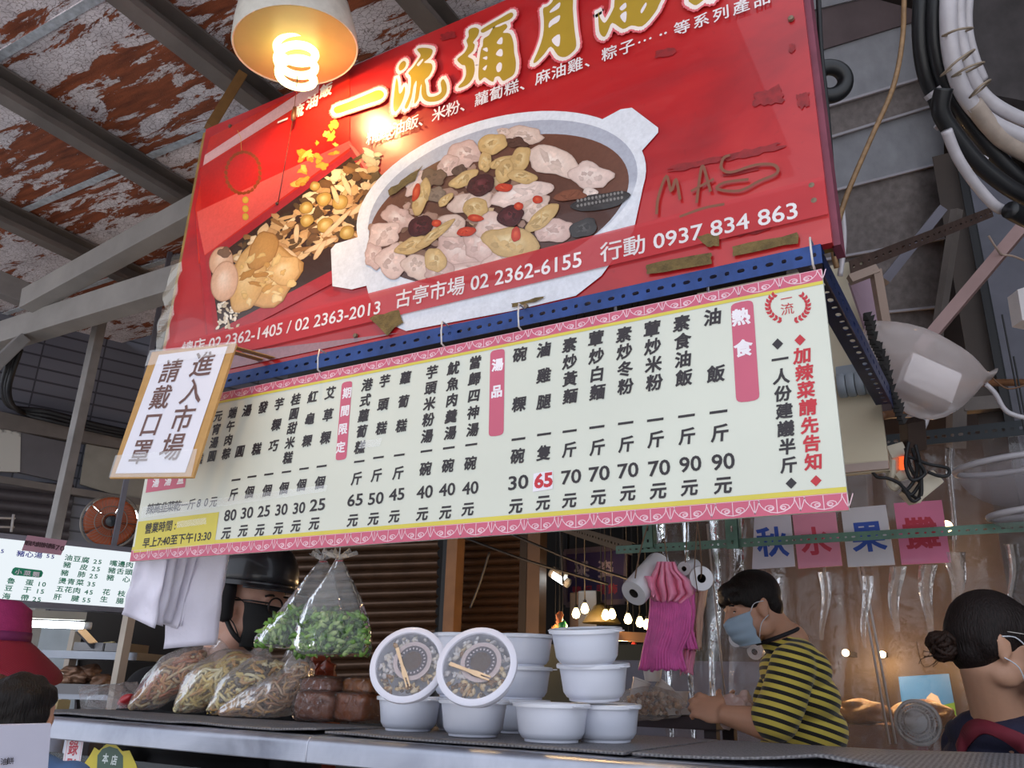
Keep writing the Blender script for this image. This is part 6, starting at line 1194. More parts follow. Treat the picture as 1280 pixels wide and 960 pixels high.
m_.build('frame', mat('sign_frame', '#6d5a62', .5), sgn); hsg = MB(); hsg.tube([PS.p(710, 690), V((PS.p(710, 690).x, 6.0, 3.92))], .012, 6); hsg.tube([PS.p(780, 685), V((PS.p(780, 690).x, 6.0, 3.92))], .012, 6); hsg.build('hanger', M_cab, sgn)
# hanging light bulbs
for i, (x, y, Y) in enumerate(((720, 768, 5.0), (731, 762, 4.6), (757, 770, 4.8), (765, 769, 4.7), (785, 775, 4.6), (800, 779, 4.7), (809, 782, 4.8), (669, 774, 5.0))):
    c_ = onY(x, y, Y); rb = 5.2 * (c_ - CAMP).dot(FWD) / F * (.7 if i == 7 else 1); root = empty('light_bulb', c_, 'bare glowing bulb hanging in the stall behind the bowls', 'lamp', 'bare bulbs hanging in the stall behind'); m_ = MB(); m_.lathe(c_, [(0, -rb), (rb * .7, -rb * .75), (rb, 0), (rb * .75, rb * .8), (rb * .4, rb * 1.5)], 16); m_.build('glass', emis('bulb_warm', (1, .72, .36), 9), root, smooth=True); m_ = MB(); m_.lathe(c_, [(rb * .42, rb * 1.4), (rb * .42, rb * 2.2), (0, rb * 2.3)], 10); m_.tube([c_ + UP * rb * 2.2, V((c_.x, c_.y, 3.92))], .004, 5); m_.build('socket', M_cab, root, smooth=True)
    if i in (1, 4): light('background_light', 'POINT', c_ - UP * .12 - V((0, .1, 0)), 16, (1, .62, .30), .05)
light('background_light', 'POINT', onY(600, 770, 4.2), 20, (1, .60, .28), .05)  # extra point light before the shutters, no bulb modelled at this spot
# cone lampshade, counter edge, trinkets far back
m_ = MB(); c_ = onY(752, 779, 4.9); m_.lathe(c_, [(.12, 0), (.05, .10), (.02, .12)], 24, caps=False); tag(m_.build('cone_shade', mat('olive_shade', '#6d6038', .5), smooth=True, solid=.003, label='olive cone lampshade hanging among the bare bulbs'), None, 'lamp'); cable('wire', [c_ + UP * .11, V((c_.x, c_.y, 3.92))], .004, M_cab, 'thin cord of the olive cone lampshade', 'cord')
bar_('counter_rail', onY(716, 792, 4.5), onY(860, 800, 4.5), .05, mat('warm_wood', '#8a6238', .5), 'wooden rail of the stall behind, below the bare bulbs', 'rail'); m_ = MB(); a_ = onY(790, 798, 4.5); m_.box((a_.x, 4.5, a_.z / 2 - .02), (1.3, .3, a_.z - .04)); tag(m_.build('back_stall_counter', mat('dim_green', '#3b4038', .7), label='dim greenish counter of the stall behind, under the wooden rail'), None, 'counter')
for i, (x, y, r, col) in enumerate(((700, 771, 6, '#b8683a'), (703, 783, 7, '#1f7a4a'), (694, 787, 6, '#a87848'), (699, 779, 5, '#c98058'), (792, 808, 5, '#b02c28'), (793, 817, 5, '#b02c28'), (786, 814, 4, '#c06030'))):
    m_ = MB(); p_ = onY(x, y, 4.3 + .14 * i); rr_ = r * (p_ - CAMP).dot(FWD) / F; m_.ball(p_, (rr_ * .8, rr_ * .8, rr_ * 1.1), None, 3, .4, i); o_ = tag(m_.build('hanging_trinket', mat('trinket_' + col[1:], col, .5), smooth=True, label=('orange cloth ornament above the bowls, highest of the cluster', 'green cloth ornament hanging behind the bowls', 'tan cloth ornament hanging left of the green one', 'salmon ornament hanging just above the green one', 'upper red lantern ornament right of the bowl stack', 'lower red lantern ornament right of the bowl stack', 'small orange ornament beside the red lanterns')[i]), None, 'ornament'); m_ = MB(); m_.tube([p_, V((p_.x, p_.y, 3.9))], .0012, 5); m_.build('cord', M_cab, o_)
for x, w_, col in ((738, .14, '#7a7c80'), (722, .08, '#8a6a50')): 
    ys_ = 5.4 if x == 738 else 5.6; p_ = onY(x, 790, ys_); m_ = MB(); m_.box((p_.x, ys_, p_.z - .1), (w_, .1, .75), bev=.01); m_.box((p_.x, ys_, p_.z - .8), (w_, .1, .7)); m_.box((p_.x, ys_, .3), (w_, .1, .6)); tag(m_.build('display_stand', mat('stand_' + col[1:], col, .4, .3), label='grey display stand under the purple sign' if x == 738 else 'brown display stand under the purple sign'), None, 'stand')
tube_lamp(onY(693, 718, 5.1), onY(707, 727, 5.1), .03, 'short bright tube glimpsed left of the purple sign', 5)
# orange goods behind the helmet
m_ = MB(); p_ = at(404, 838, 2.75)
for i in range(7): m_.ball(p_ + V((rr.uniform(-.03, .03), .0, rr.uniform(-.05, .05))), .03, None, 2, .5, i)
m_.box((p_.x, p_.y + .02, (p_.z - .04) / 2), (.09, .07, p_.z - .04)); tag(m_.build('sauce_jar', mat('chilli_red', '#8a3a22', .3, 0, .4, 40, coat=.4), smooth=40, label='jar of red chilli sauce standing behind the hanging greens'), None, 'jar')
# shelf with tubs and a bag of peanuts
SHP = at(830, 890, 2.75); SZ = at(830, 893, 2.75).z; tb = empty('side_table', V((SHP.x, SHP.y + .1, 0)), 'dark low table behind the counter carrying tubs and peanuts', 'table'); m_ = MB(); m_.box((SHP.x - .12, SHP.y + .1, SZ - .02), (.62, .30, .04), bev=.004); m_.build('top', mat('dark_brown_shelf', '#3c2c30', .5), tb)
for e in (-1, 1):
    for f in (0, .2): MB().box((SHP.x - .12 + e * .28, SHP.y + f, (SZ - .04) / 2), (.04, .04, SZ - .04)).build('leg', mat('dark_brown_shelf'  , '#3c2c30'), tb)
MB().box((SHP.x - .05, SHP.y + .12, SZ - .16), (.4, .2, .16)).build('lower_crate', mat('crate_grey', '#6d6a6c', .6), tb)
M_tb = mat('translucent_tub', '#cfc4bd', .4, 0, .05, coat=.2)
def ptub(x, y, d, r, h, ax, label):
    c_ = at(x, y, d); m_ = MB(); r_, h_ = r * d / F, h * d / F; m_.lathe(c_, [(0, 0), (r_ * .82, 0), (r_, h_ * .92), (r_ * 1.08, h_ * .93), (r_ * 1.08, h_), (0, h_)], 28, ax); return tag(m_.build('plastic_tub', M_tb, smooth=35, label=label), None, 'tub', 'plastic tubs on the dark side table')
ptub(816, 852, 2.78, 12, 16, UP, 'white plastic tub directly under the pink bags, topmost on the side table'); ptub(848, 880, 2.72, 13, 15, UP, 'white plastic tub at the right end of the side table'); ptub(820, 876, 2.76, 13, 24, UP * .7 + RH * .6, 'white plastic tub tipped over in the middle of the side table'); ptub(795, 876, 2.72, 11, 26, UP + RH * .35, 'white plastic tub leaning next to the bowl stack on the side table')
m_ = MB(); m_.prism([at(833, 885, 2.66), at(860, 885, 2.66), at(863, 893, 2.66), at(836, 894, 2.66)], FH * .12); tag(m_.build('shallow_dish', M_tb, label='shallow white dish at the front right corner of the side table'), None, 'dish')
pn = empty('peanut_bag', at(808, 893, 2.68), 'clear bag of crushed peanuts on the side table', 'bag'); fd = MB()
for i in range(260): x, y = rr.uniform(786, 850), rr.uniform(866, 892); fd.col = rr.choice(['#b98d68', '#d0aa88', '#9a6e4c', '#c49a78', '#e0c4a8']); fd.ball(at(x, max(y, 860 + abs(x - 812) * .5), 2.68 + rr.uniform(-.02, .05)), rr.uniform(.006, .010), None, 1)
tag(fd.build('peanuts', FOOD, pn, smooth=True), kind='stuff'); m_ = MB(); m_.ball(at(812, 880, 2.68), (.115, .06, .05), None, 4, .3, 6); m_.build('clear_bag', F_bag, pn, smooth=True)
# ================================================================== RIGHT SIDE
YC_ = 3.05; M_sheet = film('curtain_film', '#cfc8ce', .14, .22, .12, .6, 8)
def curtain(name, px, label, Y=YC_, seed=0, amp=.018):
    (x0, y0), (x1, y1), (x2, y2), (x3, y3) = px; A, B, C, D = [onY(*p, Y) for p in px]; qf = qmap(A, B, C, D); m_ = MB()
    m_.grid(lambda u, v: qf(u, v) + V((.006 * noise.noise(V((u * 9, v * 3, seed))), amp * (math.sin(u * 19 + seed + 1.2 * noise.noise(V((u * 3, v * 2, seed)))) * (.4 + .6 * (1 - v)) + .9 * noise.noise(V((u * 6, v * 4, seed)))), 0)), 70, 40)
    return tag(m_.build(name, M_sheet, smooth=True, label=label), None, 'curtain', 'clear plastic sheets hanging behind the stall')
curtain('plastic_curtain', [(808, 560), (912, 555), (918, 1000), (836, 1000)], 'clear plastic sheet hanging between the pink bags and the man in stripes', seed=1)
curtain('plastic_curtain', [(908, 555), (1085, 548), (1120, 1010), (912, 1005)], 'clear plastic sheet hanging behind the man in stripes', YC_ + .03, 2)
curtain('plastic_curtain', [(1078, 552), (1330, 540), (1400, 1010), (1110, 1010)], 'clear plastic sheet hanging behind the woman with a bun', YC_ + .06, 3)
# folds gathered below the paper signs
for i, (x, y0, y1, w_) in enumerate(((1030, 715, 800, 16), (1082, 720, 810, 14), (1120, 708, 790, 22), (1160, 706, 790, 24), (1190, 560, 700, 12), (1195, 690, 760, 30), (1265, 680, 760, 18))):
    m_ = MB(); m_.grid(lambda u, v: onY(x + (u - .5) * w_ * (1 - .7 * v) + 3 * math.sin(v * 5 + i), y0 + (y1 - y0) * v, YC_ - .06 - .03 * math.sin(math.pi * u) * (1 - v)), 10, 16)
    tag(m_.build('plastic_fold', film('fold_film', '#ffffff', .20, .16, .14, .45, 14), smooth=True, label='gathered fold of clear plastic below the hung paper signs'), None, 'curtain', 'gathered plastic folds')
for i, (xa, ya, xb, yb) in enumerate(((884, 655, 912, 930), (1063, 655, 1112, 930), (1068, 655, 1120, 930), (1028, 640, 1031, 720))):
    m_ = MB(); m_.tube([onY(xa, ya, YC_ - .03), onY(xb, yb, YC_ - .03)], .004, 6); tag(m_.build('curtain_seam', mat('seam_plastic', '#b8a8a0', .3, 0, .1, coat=.4), smooth=True, label='pale welded seam running down the clear plastic sheets'), None, 'seam', 'welded seams of the plastic sheets')
M_gr = mat('green_angle', '#5c7a6a', .45, .2, .25, 20); YG2 = 2.9
def ang(px0, px1, Y, w, n, m, label, up=(0, 0, 1), lev=True):
    a_, b_ = onY(*px0, Y), onY(*px1, Y)
    if lev: a_.z = b_.z = (a_.z + b_.z) / 2
    return angle('slotted_angle', a_, b_, w, n, m, label, up)
ang((770, 684), (1330, 661), YG2, .028, 60, M_gr, 'long green slotted angle bar in front of the paper signs'); ang((1105, 548), (1340, 534), YC_ - .02, .05, 22, mat('dark_angle', '#262a2e', .5, .3), 'dark slotted angle bar under the plastic bag at the right')
a_ = onY(916, 686, YG2 - .01); angle('slotted_angle', a_, a_ + V((0, 0, .75)), .045, 16, M_gr, 'upright green slotted angle behind the right end of the price board', (1, 0, 0)); a_ = onY(810, 684, YG2 - .01); angle('slotted_angle', a_, a_ + V((0, 0, .75)), .04, 16, M_gr, 'upright green slotted angle above the hanging rolls', (1, 0, 0))
a_ = onY(790, 686, YG2); b_ = onY(690, 655, 4.2); angle('slotted_angle', a_, b_, .05, 30, mat('brown_angle', '#4a3c2c', .5, .3), 'brownish slotted angle running back from the rolls towards the purple sign')
# four paper signs
PW = Plane(YC_ - .075)
for txt, pts, pc_, ic, lab, cx, cy, s_ in (('秋', [(943, 643), (988, 641), (994, 708), (940, 712)], '#c9c0c8', '#2c4aa0', 'first pale paper sign with a blue character, leftmost on the plastic sheet', 965, 677, 38), ('水', [(990, 641), (1044, 638), (1053, 707), (998, 711)], '#d8879c', '#c0364a', 'pink paper sign with a red character, between the two pale signs', 1019, 676, 36), ('果', [(1051, 636), (1107, 631), (1119, 706), (1060, 709)], '#c8c1c4', '#2c4a9c', 'pale paper sign with a blue character, between two pink signs', 1085, 670, 40), ('攤', [(1117, 629), (1177, 625), (1189, 703), (1127, 706)], '#d07090', '#b0283c', 'pink paper sign with a red character, rightmost on the plastic sheet', 1151, 666, 40)):
    ps_ = PW.pp(pts); root = empty('paper_sign', ps_[3], lab, 'sign', 'hand-lettered paper signs on the plastic sheet'); MB().prism(ps_, V((0, .003, 0))).build('paper', mat('paper_' + pc_[1:], pc_, .5, 0, .06, coat=.3), root); m_ = MB(); p_ = PW.p(cx, cy, 5); U_ = (ps_[1] - ps_[0]).normalized(); han(m_, txt, p_, U_, EZ, s_ * (p_ - CAMP).dot(FWD) / F, .03, skew=-.05); m_.build('lettering', mat('paint_' + ic[1:], ic, .5), root)
# what shows through the plastic: brown partition, lit food, warm lamps, a blue picture, a fan
YP = 4.3; m_ = MB(); q = N('brown_partition'); n_ = q.noise(q.coord(), 1.3, 4); q.bsdf(Base__Color=q.ramp(n_, (.35, '#2e2626'), (.65, '#4d3f37')), Roughness=.45, Metallic=.2)
a_, b_ = onY(905, 940, YP), onY(1420, 940, YP); tag(MB().box(((a_.x + b_.x) / 2, YP + .05, 1.6), (b_.x - a_.x, .1, 3.2)).build('wall_partition', q.m), **S); a_ = onY(770, 800, 4.9)
m_ = MB(); m_.box((onY(880, 800, YP - .3).x, YP - .3, .66), (.75, .5, 1.32)); tag(m_.build('grey_cupboard', mat('cupboard_blue_grey', '#7d7a86', .5, .1), label='grey steel cupboard behind the plastic beside the pink bags'), None, 'cupboard')
for i, (x, y, Y, lab) in enumerate(((1057, 816, YP - .25, 'glowing round warm lamp behind the plastic, beside the striped shoulder'), (1103, 818, YP - .1, 'glowing round warm lamp behind the plastic, near the welded seam'), (1186, 822, YP - .2, 'glowing warm lamp behind the hair bun'), (1183, 658, YP - .3, 'dim warm lamp behind the plastic right of the pink sign'))):
    c_ = onY(x, y, Y); root = empty('warm_lamp', c_, lab, 'lamp'); m_ = MB(); m_.ball(c_, .015 if i < 3 else .025, None, 3); m_.build('globe', emis('warm_globe', (1, .66, .30), 22), root, smooth=True); m_ = MB(); m_.bar(c_, V((c_.x, YP + .0, c_.z)), .02, .02); m_.build('arm', M_cab, root); light('lamp_light', 'POINT', c_ - V((0, .12, .03)), 4.5 if i < 3 else 2, (1, .58, .24), .06)
tbl2 = MB(); p0_ = onY(1080, 905, YP - .45); tbl2.box((p0_.x + .42, YP - .3, p0_.z / 2), (1.2, .5, p0_.z), bev=.01); tag(tbl2.build('display_counter', mat('brown_counter', '#6d4a38', .5), label='brown counter behind the plastic sheets'), None, 'counter')
rr = random.Random(5); lay = [(1075, 862, 'mound of golden fried food on the counter behind the plastic'), (1110, 872, 'smaller mound of golden fried food nearer the welded seam')]
for x, y, lab in lay:
    p_ = onY(x, y, YP - .45); m_ = MB(); m_.ball(V((p_.x + (.12 if x > 1100 else 0), p_.y, p0_.z + .045)), (.12, .10, .05), None, 4, .3, x); tag(m_.build('food_mound', mat('golden_food', '#8f5c28', .5, 0, .35, 25, .4), smooth=True, label=lab), None, 'food')
PB2 = Plane(YP - .02); bp_ = empty('blue_picture', PB2.p(1165, 900), 'blue landscape picture with a green hill behind the plastic', 'picture'); MB().prism(PB2.pp([(1123, 846), (1186, 842), (1196, 898), (1130, 902)]), V((0, .015, 0))).build('print', mat('sky_print', '#2f7cd8', .4, 0, .08), bp_); m_ = MB(); m_.poly(PB2.pp([(1128, 890), (1140, 886), (1165, 884), (1193, 878), (1196, 898), (1130, 902)], 3)); m_.build('hill_print', mat('hill_print', '#5f9a30', .4), bp_, label='green hill'); m_ = MB(); m_.poly(PB2.pp([(1158, 872), (1164, 866), (1172, 870), (1178, 882), (1160, 886)], 4)); m_.build('house_print', mat('house_print', '#c8c4c4', .4), bp_, label='pale shape')
fc = onY(1147, 903, 3.4); FR = 25 * (fc - CAMP).dot(FWD) / F; fx = V((0, -1, .05)).normalized(); fan = empty('desk_fan', V((fc.x, fc.y, 0)), 'grey desk fan standing behind the plastic below the blue picture', 'fan'); s1, s2, _ = frame(fx); cg = MB()
for k in (1, .8, .6, .4): cg.tube([fc + fx * (.05 * (1 - k * k)) + (s1 * math.cos(t) + s2 * math.sin(t)) * FR * k for t in [6.283 * i / 36 for i in range(36)]], .003 if k < 1 else .007, 6, close=True)
for i in range(36): t = 6.283 * i / 36; cg.tube([fc + fx * (.05 * (1 - k * k)) + (s1 * math.cos(t + .4 * k) + s2 * math.sin(t + .4 * k)) * FR * k for k in (.2, .5, .75, 1)], .0012, 4)
cg.build('cage', mat('grey_cage', '#8a8a8a', .4, .3), fan, smooth=True); m_ = MB(); m_.lathe(fc, [(.035, 0), (.035, .05), (.02, .06), (0, .062)], 20, fx); m_.lathe(fc, [(0, -.12), (.05, -.11), (.05, -.02), (0, -.02)], 20, fx); m_.build('motor', mat('fan_grey', '#77797c', .4), fan, smooth=40)
for j in range(3):
    m_ = MB(); t0 = 2.094 * j; m_.grid(lambda u, v: fc + (s1 * math.cos(t0 + (u - .5) * 1.5) + s2 * math.sin(t0 + (u - .5) * 1.5)) * FR * (.2 + .7 * v) + fx * (.03 * (u - .5)), 8, 5); m_.build('blade', mat('fan_blade', '#6d7072', .35), fan, smooth=True, solid=.002)
m_ = MB(); m_.tube([fc - fx * .06, V((fc.x, fc.y + .06, fc.z - .2)), V((fc.x, fc.y + .06, .03))], .02, 10); m_.lathe(V((fc.x, fc.y + .06, 0)), [(.14, 0), (.14, .02), (.03, .04)], 24); m_.build('stand', mat('fan_red', '#7a2a2a', .5), fan, smooth=40)

# ---------------- cream panel with socket, cables
YPN = 2.2; q1, q2 = onY(1000, 340, YPN), onY(1112, 588, YPN); cp_ = empty('cream_board', V(((q1.x + q2.x) / 2, YPN, q2.z)), 'cream partition board behind the right end of the price board', 'board'); MB().box(((q1.x - .3 + q2.x) / 2, YPN + .01, (q1.z + q2.z) / 2), (q2.x - q1.x + .3, .02, q1.z - q2.z)).build('board', mat('cream_panel', '#c9bda4', .6, 0, .08, 3), cp_); MB().box(((q1.x - .3 + q2.x) / 2, YPN - .004, q2.z + .012), (q2.x - q1.x + .3, .02, .02)).build('bottom_rail', mat('pinkish_rail', '#a8958c', .5), cp_)
pcx = MB(); a_ = onY(1048, 482, YPN - .03)
for i in range(4): pcx.lathe(a_ + V((i * .022, 0, 0)), [(.032, 0), (.034, .004), (.034, .016), (.032, .02)], 20, (1, 0, 0))
pcx.box(a_ + V((.05, .0, .03)), (.10, .05, .03), bev=.006); tag(pcx.build('pipe_clip', mat('grey_pvc', '#8d949c', .45), smooth=40, label='grey plastic pipe fitting on the cream board'), None, 'pipe')
M_ws = mat('ivory_plastic', '#c6bba6', .45, 0, .1, 15); DSK = 2.15; so2 = empty('socket_strip', at(1122, 605, DSK), 'ivory socket strip with glowing red switches under the blue angle bar', 'socket'); A_ = lambda x, y, d=0.0: at(x, y, DSK + d)
m_ = MB(); m_.bar(A_(1118, 566), A_(1124, 600), .05, .04, FH, .005); m_.build('block', M_ws, so2); m_ = MB(); m_.bar(A_(1108, 568), A_(1128, 562), .035, .045, FH, .004); m_.build('plug_top', M_ws, so2)
for y_ in (573, 577, 581, 585): MB().box(A_(1128, y_, -.03), (.014, .012, .007)).build('red_switch', emis('red_led', (1, .12, .03), 1.6), so2)
m_ = MB(); m_.bar(A_(1134, 624), A_(1168, 596), .04, .075, FH, .006); m_.bar(A_(1140, 625), A_(1150, 610), .03, .05, FH, .004); tag(m_.build('power_adapter', M_ws, label='ivory power adapter tangled in black cables below the socket strip'), None, 'plug')
m_ = MB(); m_.bar(A_(1118, 590, -.02), A_(1124, 598, -.02), .022, .03, FH, .004); m_.tube(catmull([A_(1116, 576, -.03), A_(1115, 592, -.04), A_(1112, 602, -.03), A_(1118, 610, -.03), A_(1124, 604, -.03)], 5), .009, 8); tag(m_.build('white_plug', M_ws, smooth=40, label='ivory plug and its short lead on the socket strip'), None, 'plug')
for i, pts in enumerate(([(1132, 560), (1138, 585), (1150, 605), (1148, 622), (1138, 618), (1128, 608)], [(1140, 560), (1146, 590), (1136, 610), (1128, 612), (1140, 618), (1152, 600)], [(1134, 570), (1160, 580), (1184, 585), (1185, 594), (1174, 595), (1160, 590)], [(1088, 585), (1096, 596), (1110, 598), (1126, 606), (1140, 626), (1150, 622)], [(1144, 556), (1150, 580), (1152, 610), (1151, 620)], [(1136, 552), (1132, 580), (1140, 600), (1156, 592), (1148, 578)])):
    cable('cable', [A_(x, y, -.05 - .006 * i) for x, y in pts], .0045, M_cab, 'black cable tangled round the ivory power adapter', 'cable', 'black cables tangled at the socket strip')
m_ = MB(); m_.bar(A_(1140, 525, -.02), A_(1142, 562, .0), .05, .04, FH, .003); tag(m_.build('brown_block', mat('dark_brown_block', '#3a2a22', .6), label='dark brown block above the tangle of cables'), None, 'block')
tar = MB(); rr = random.Random(9); ps_ = [(1086, 395), (1094, 425), (1104, 445), (1112, 475), (1122, 505), (1132, 530)]
for (x0, y0), (x1, y1) in zip(ps_, ps_[1:]):
    for k in range(5):
        t = k / 5; x, y = x0 + (x1 - x0) * t, y0 + (y1 - y0) * t; tar.prism([at(x - 6, y - 4, 1.98), at(x + rr.uniform(2, 7), y - 5 + rr.uniform(-3, 3), 1.97), at(x + rr.uniform(0, 5), y + 5, 1.97), at(x - 6, y + 5, 1.98)], FH * .006)
tag(tar.build('torn_tape', mat('black_tape', '#1c1817', .7, 0, .2), label='ragged black tape peeling from the dark blue angle bar'), None, 'tape')
# cream sheet behind the navy bar, pipes of a bracket
m_ = MB(); m_.prism([at(1062, 352, 2.1), at(1100, 345, 2.15), at(1106, 412, 2.15), at(1085, 420, 2.1)], FH * .01); tag(m_.build('pink_board', mat('pinkish_board2', '#a58a98', .6, 0, .1), label='small pinkish board scrap beside the dark blue angle bar'), None, 'board')
M_rust = mat('rusty_steel', '#54413a', .7, .2, .3, 20, .2); M_pnk = mat('pinkish_tube', '#9a7c78', .5, .1, .15)
m_ = MB(); m_.bar(at(1062, 350, 2.05), at(1096, 337, 2.05), .022, .022); m_.bar(at(1094, 337, 2.05), at(1107, 412, 2.05), .022, .022, FH); tag(m_.build('bracket', mat('tan_bracket', '#8d7668', .5), label='tan angled bracket standing at the corner of the dark blue bar'), None, 'bracket')
a_, b_ = at(1062, 335, 2.2), at(1240, 265, 2.9); angle('slotted_angle', a_, b_, .04, 24, M_rust, 'rusty brown slotted angle rising across the lapped boards', (0, 0, 1)); bar_('strut', at(1105, 352, 2.7), at(1177, 262, 2.8), .03, mat('grey_strut', '#77737c', .4, .4), 'grey tube crossing behind the rusty slotted angle', 'strut'); bar_('strut', at(1148, 438, 2.3), at(1300, 258, 2.3), .032, M_pnk, 'pinkish square tube rising to the right edge', 'strut'); bar_('strut', at(1168, 440, 3.0), at(1196, 262, 3.0), .03, M_steel, 'short dark steel tube beside the lapped boards', 'strut')
cable('wire_tie', [at(1236, 295, 2.28), at(1244, 308, 2.26), at(1252, 318, 2.28), at(1266, 320, 2.28), at(1290, 330, 2.3)], .003, mat('pale_tie_wire', '#a08a7c', .5), 'pale wire tied round the pinkish tube', 'wire')
post(1183, 200, 0, 3.4, .10, mat('brown_post2', '#42362f', .6, 0, .2)); post(1200, 200, 0, 3.35, .03, M_cab); post(1228, 260, 0, 3.7, .26, mat('copper_sheet', '#6a4a34', .35, .5, .2, 3)); tag(MB().box((onY(1262, 340, 3.3).x, 3.4, 2.0), (.16, .2, 4.0)).build('pillar', mat('grey_pillar', '#5d5c66', .6, 0, .25, 6)), **S)
m_ = MB(); m_.prism([at(1200, -300, 3.2), at(1500, -300, 3.2), at(1500, 170, 3.2), at(1200, 110, 3.2)], FH * .05); tag(m_.build('wall_panel', mat('grubby_panel', '#4d4748', .7, 0, .4, 9), label='grubby dark wall behind the white pipes'), **S)
# cables and pipes, upper right
M_hose = mat('black_hose', '#111114', .5, 0, .15, 10, coat=.15); M_pvc = mat('white_pipe', '#bcb6ba', .4, 0, .12, 20, coat=.2)
G2 = 'black hoses at the upper right'; G3 = 'white pipes strapped at the upper right'; A_ = lambda x, y, d=2.0: at(x, y, d)
def hose(px, r, d, m, lab, g, name): cable(name, [at(x, y, d + .02 * i) for i, (x, y) in enumerate(px)], r, m, lab, 'hose' if m is M_hose else 'pipe', g, 12)
hose([(1170, -200), (1154, -30), (1150, 40), (1156, 90), (1170, 125), (1182, 155)], .019, 2.0, M_hose, 'black hose, outermost left of the bundle', G2, 'black_hose'); hose([(1190, -200), (1172, -30), (1168, 40), (1176, 90), (1196, 130), (1225, 170), (1265, 215), (1300, 240)], .020, 1.98, M_hose, 'black hose beside the white pipes, sweeping to the right edge', G2, 'black_hose'); hose([(1180, 110), (1176, 140), (1196, 172), (1224, 205), (1262, 235), (1300, 255)], .021, 1.96, M_hose, 'black hose crossing below the bundle', G2, 'black_hose'); hose([(1262, 262), (1280, 272), (1310, 285)], .022, 2.0, M_hose, 'short black hose end below the white pipe', G2, 'black_hose')
hose([(1204, -200), (1188, -30), (1186, 40), (1194, 90), (1212, 128), (1242, 155), (1300, 180)], .020, 1.94, M_pvc, 'white pipe on the outer side of the strapped bundle', G3, 'white_pipe'); hose([(1216, -200), (1200, -30), (1198, 30), (1208, 80), (1228, 118), (1262, 142), (1310, 160)], .017, 1.95, M_pvc, 'white pipe in the middle of the strapped bundle', G3, 'white_pipe'); hose([(1228, -200), (1212, -30), (1208, 30), (1216, 70), (1228, 100)], .014, 1.97, M_pvc, 'thinner white pipe on the inner side of the bundle', G3, 'white_pipe'); hose([(1183, 163), (1196, 195), (1216, 226), (1240, 254), (1252, 262)], .013, 1.97, M_pvc, 'white pipe emerging under the black hoses', G3, 'white_pipe'); hose([(1216, 130), (1238, 158), (1262, 180), (1310, 205)], .022, 2.02, mat('beige_wrap', '#a8988c', .7, 0, .15, 30), 'beige wrapped pipe below the white pipes', G3, 'white_pipe')
for i, (x0, y0, x1, y1) in enumerate(((1178, 45, 1216, 35), (1176, 95, 1218, 62), (1190, 96, 1230, 78), (1212, 122, 1238, 100))):
    m_ = MB(); m_.tube(catmull([at(x0, y0, 1.93), at((x0 + x1) / 2, (y0 + y1) / 2 - 3, 1.895), at(x1, y1, 1.94), at((x0 + x1) / 2, (y0 + y1) / 2 + 2, 2.0), at(x0, y0, 1.95)], 4), .0028, 6); tag(m_.build('string_tie', mat('twine', '#8a7a68', .7), smooth=True, label='twine tied round the white pipes'), None, 'string', 'twine ties on the white pipes')
for i, (x0, y0, x1, y1) in enumerate(((1166, 112, 1168, 120), (1178, 150, 1180, 154), (1224, 205, 1224, 205))): m_ = MB(); mx_, my_, a0_ = (x0 + x1) / 2, (y0 + y1) / 2, (.9, .75, .6)[i]; m_.tube([at(mx_ - 3 * math.cos(a0_), my_ - 3 * math.sin(a0_), (2.06, 2.02, 2.06)[i]), at(mx_ + 3 * math.cos(a0_), my_ + 3 * math.sin(a0_), (2.06, 2.02, 2.06)[i])], .0235, 14); tag(m_.build('white_tape', M_pvc, label='white tape wrapped on a black hose'), None, 'tape', 'white tape on the black hoses')
m_ = MB(); m_.tube([at(1036 + 20 * math.cos(t) + 6 * math.sin(t), 102 + 17 * math.sin(t) - 6 * math.cos(t), 1.75) for t in [6.283 * i / 36 - 2.6 for i in range(31)]], .017, 12); tag(m_.build('black_coil', M_hose, smooth=True, label='loop of thick black hose behind the right edge of the red banner'), None, 'hose'); cable('hanging_cable', [at(1010, -200, 1.6), at(1022, -20, 1.6), at(1026, 60, 1.6), at(1034, 140, 1.6), at(1041, 230, 1.62), at(1045, 320, 1.64)], .005, M_cab, 'thin black cord hanging along the right edge of the red banner', 'cable'); cable('copper_wire', [at(1140, -200, 2.05), at(1131, -20, 2.0), at(1128, 50, 2.0), at(1116, 110, 1.95), at(1090, 170, 1.9), at(1064, 230, 1.85), at(1050, 270, 1.8), at(1042, 310, 1.75), at(1046, 335, 1.75)], .006, mat('copper_wire', '#8a6a48', .5, .2, .3, 60), 'tan twisted wire sweeping down to the right end of the red banner', 'wire'); cable('thin_pipe', [at(1052, 255, 1.85), at(1055, 300, 1.85), at(1050, 345, 1.85)], .006, M_pvc, 'thin pale tube beside the red banner corner', 'pipe')
cable('brown_cable', [at(1100, 520, 2.3), at(1150, 510, 2.5), at(1200, 482, 2.6), at(1290, 478, 2.7)], .012, mat('orange_cable', '#7a5236', .5), 'brown cable crossing behind the plastic bag', 'cable'); cable('grey_cable', [at(1143, 520, 2.2), at(1146, 545, 2.25), at(1156, 530, 2.3), at(1160, 515, 2.3)], .008, M_pvc, 'pale cable loop under the plastic bag', 'cable'); bar_('strut', at(1195, 560, 3.0), at(1196, 470, 3.0), .05, M_steel, 'dark upright steel tube behind the plastic bag', 'strut'); bar_('strut', at(1250, 560, 3.1), at(1246, 430, 3.1), .05, M_steel, 'dark upright steel tube at the right of the plastic bag', 'strut'); bar_('strut', at(1200, 508, 3.0), at(1300, 500, 3.0), .05, M_steel, 'dark horizontal steel tube behind the plastic bag', 'strut')
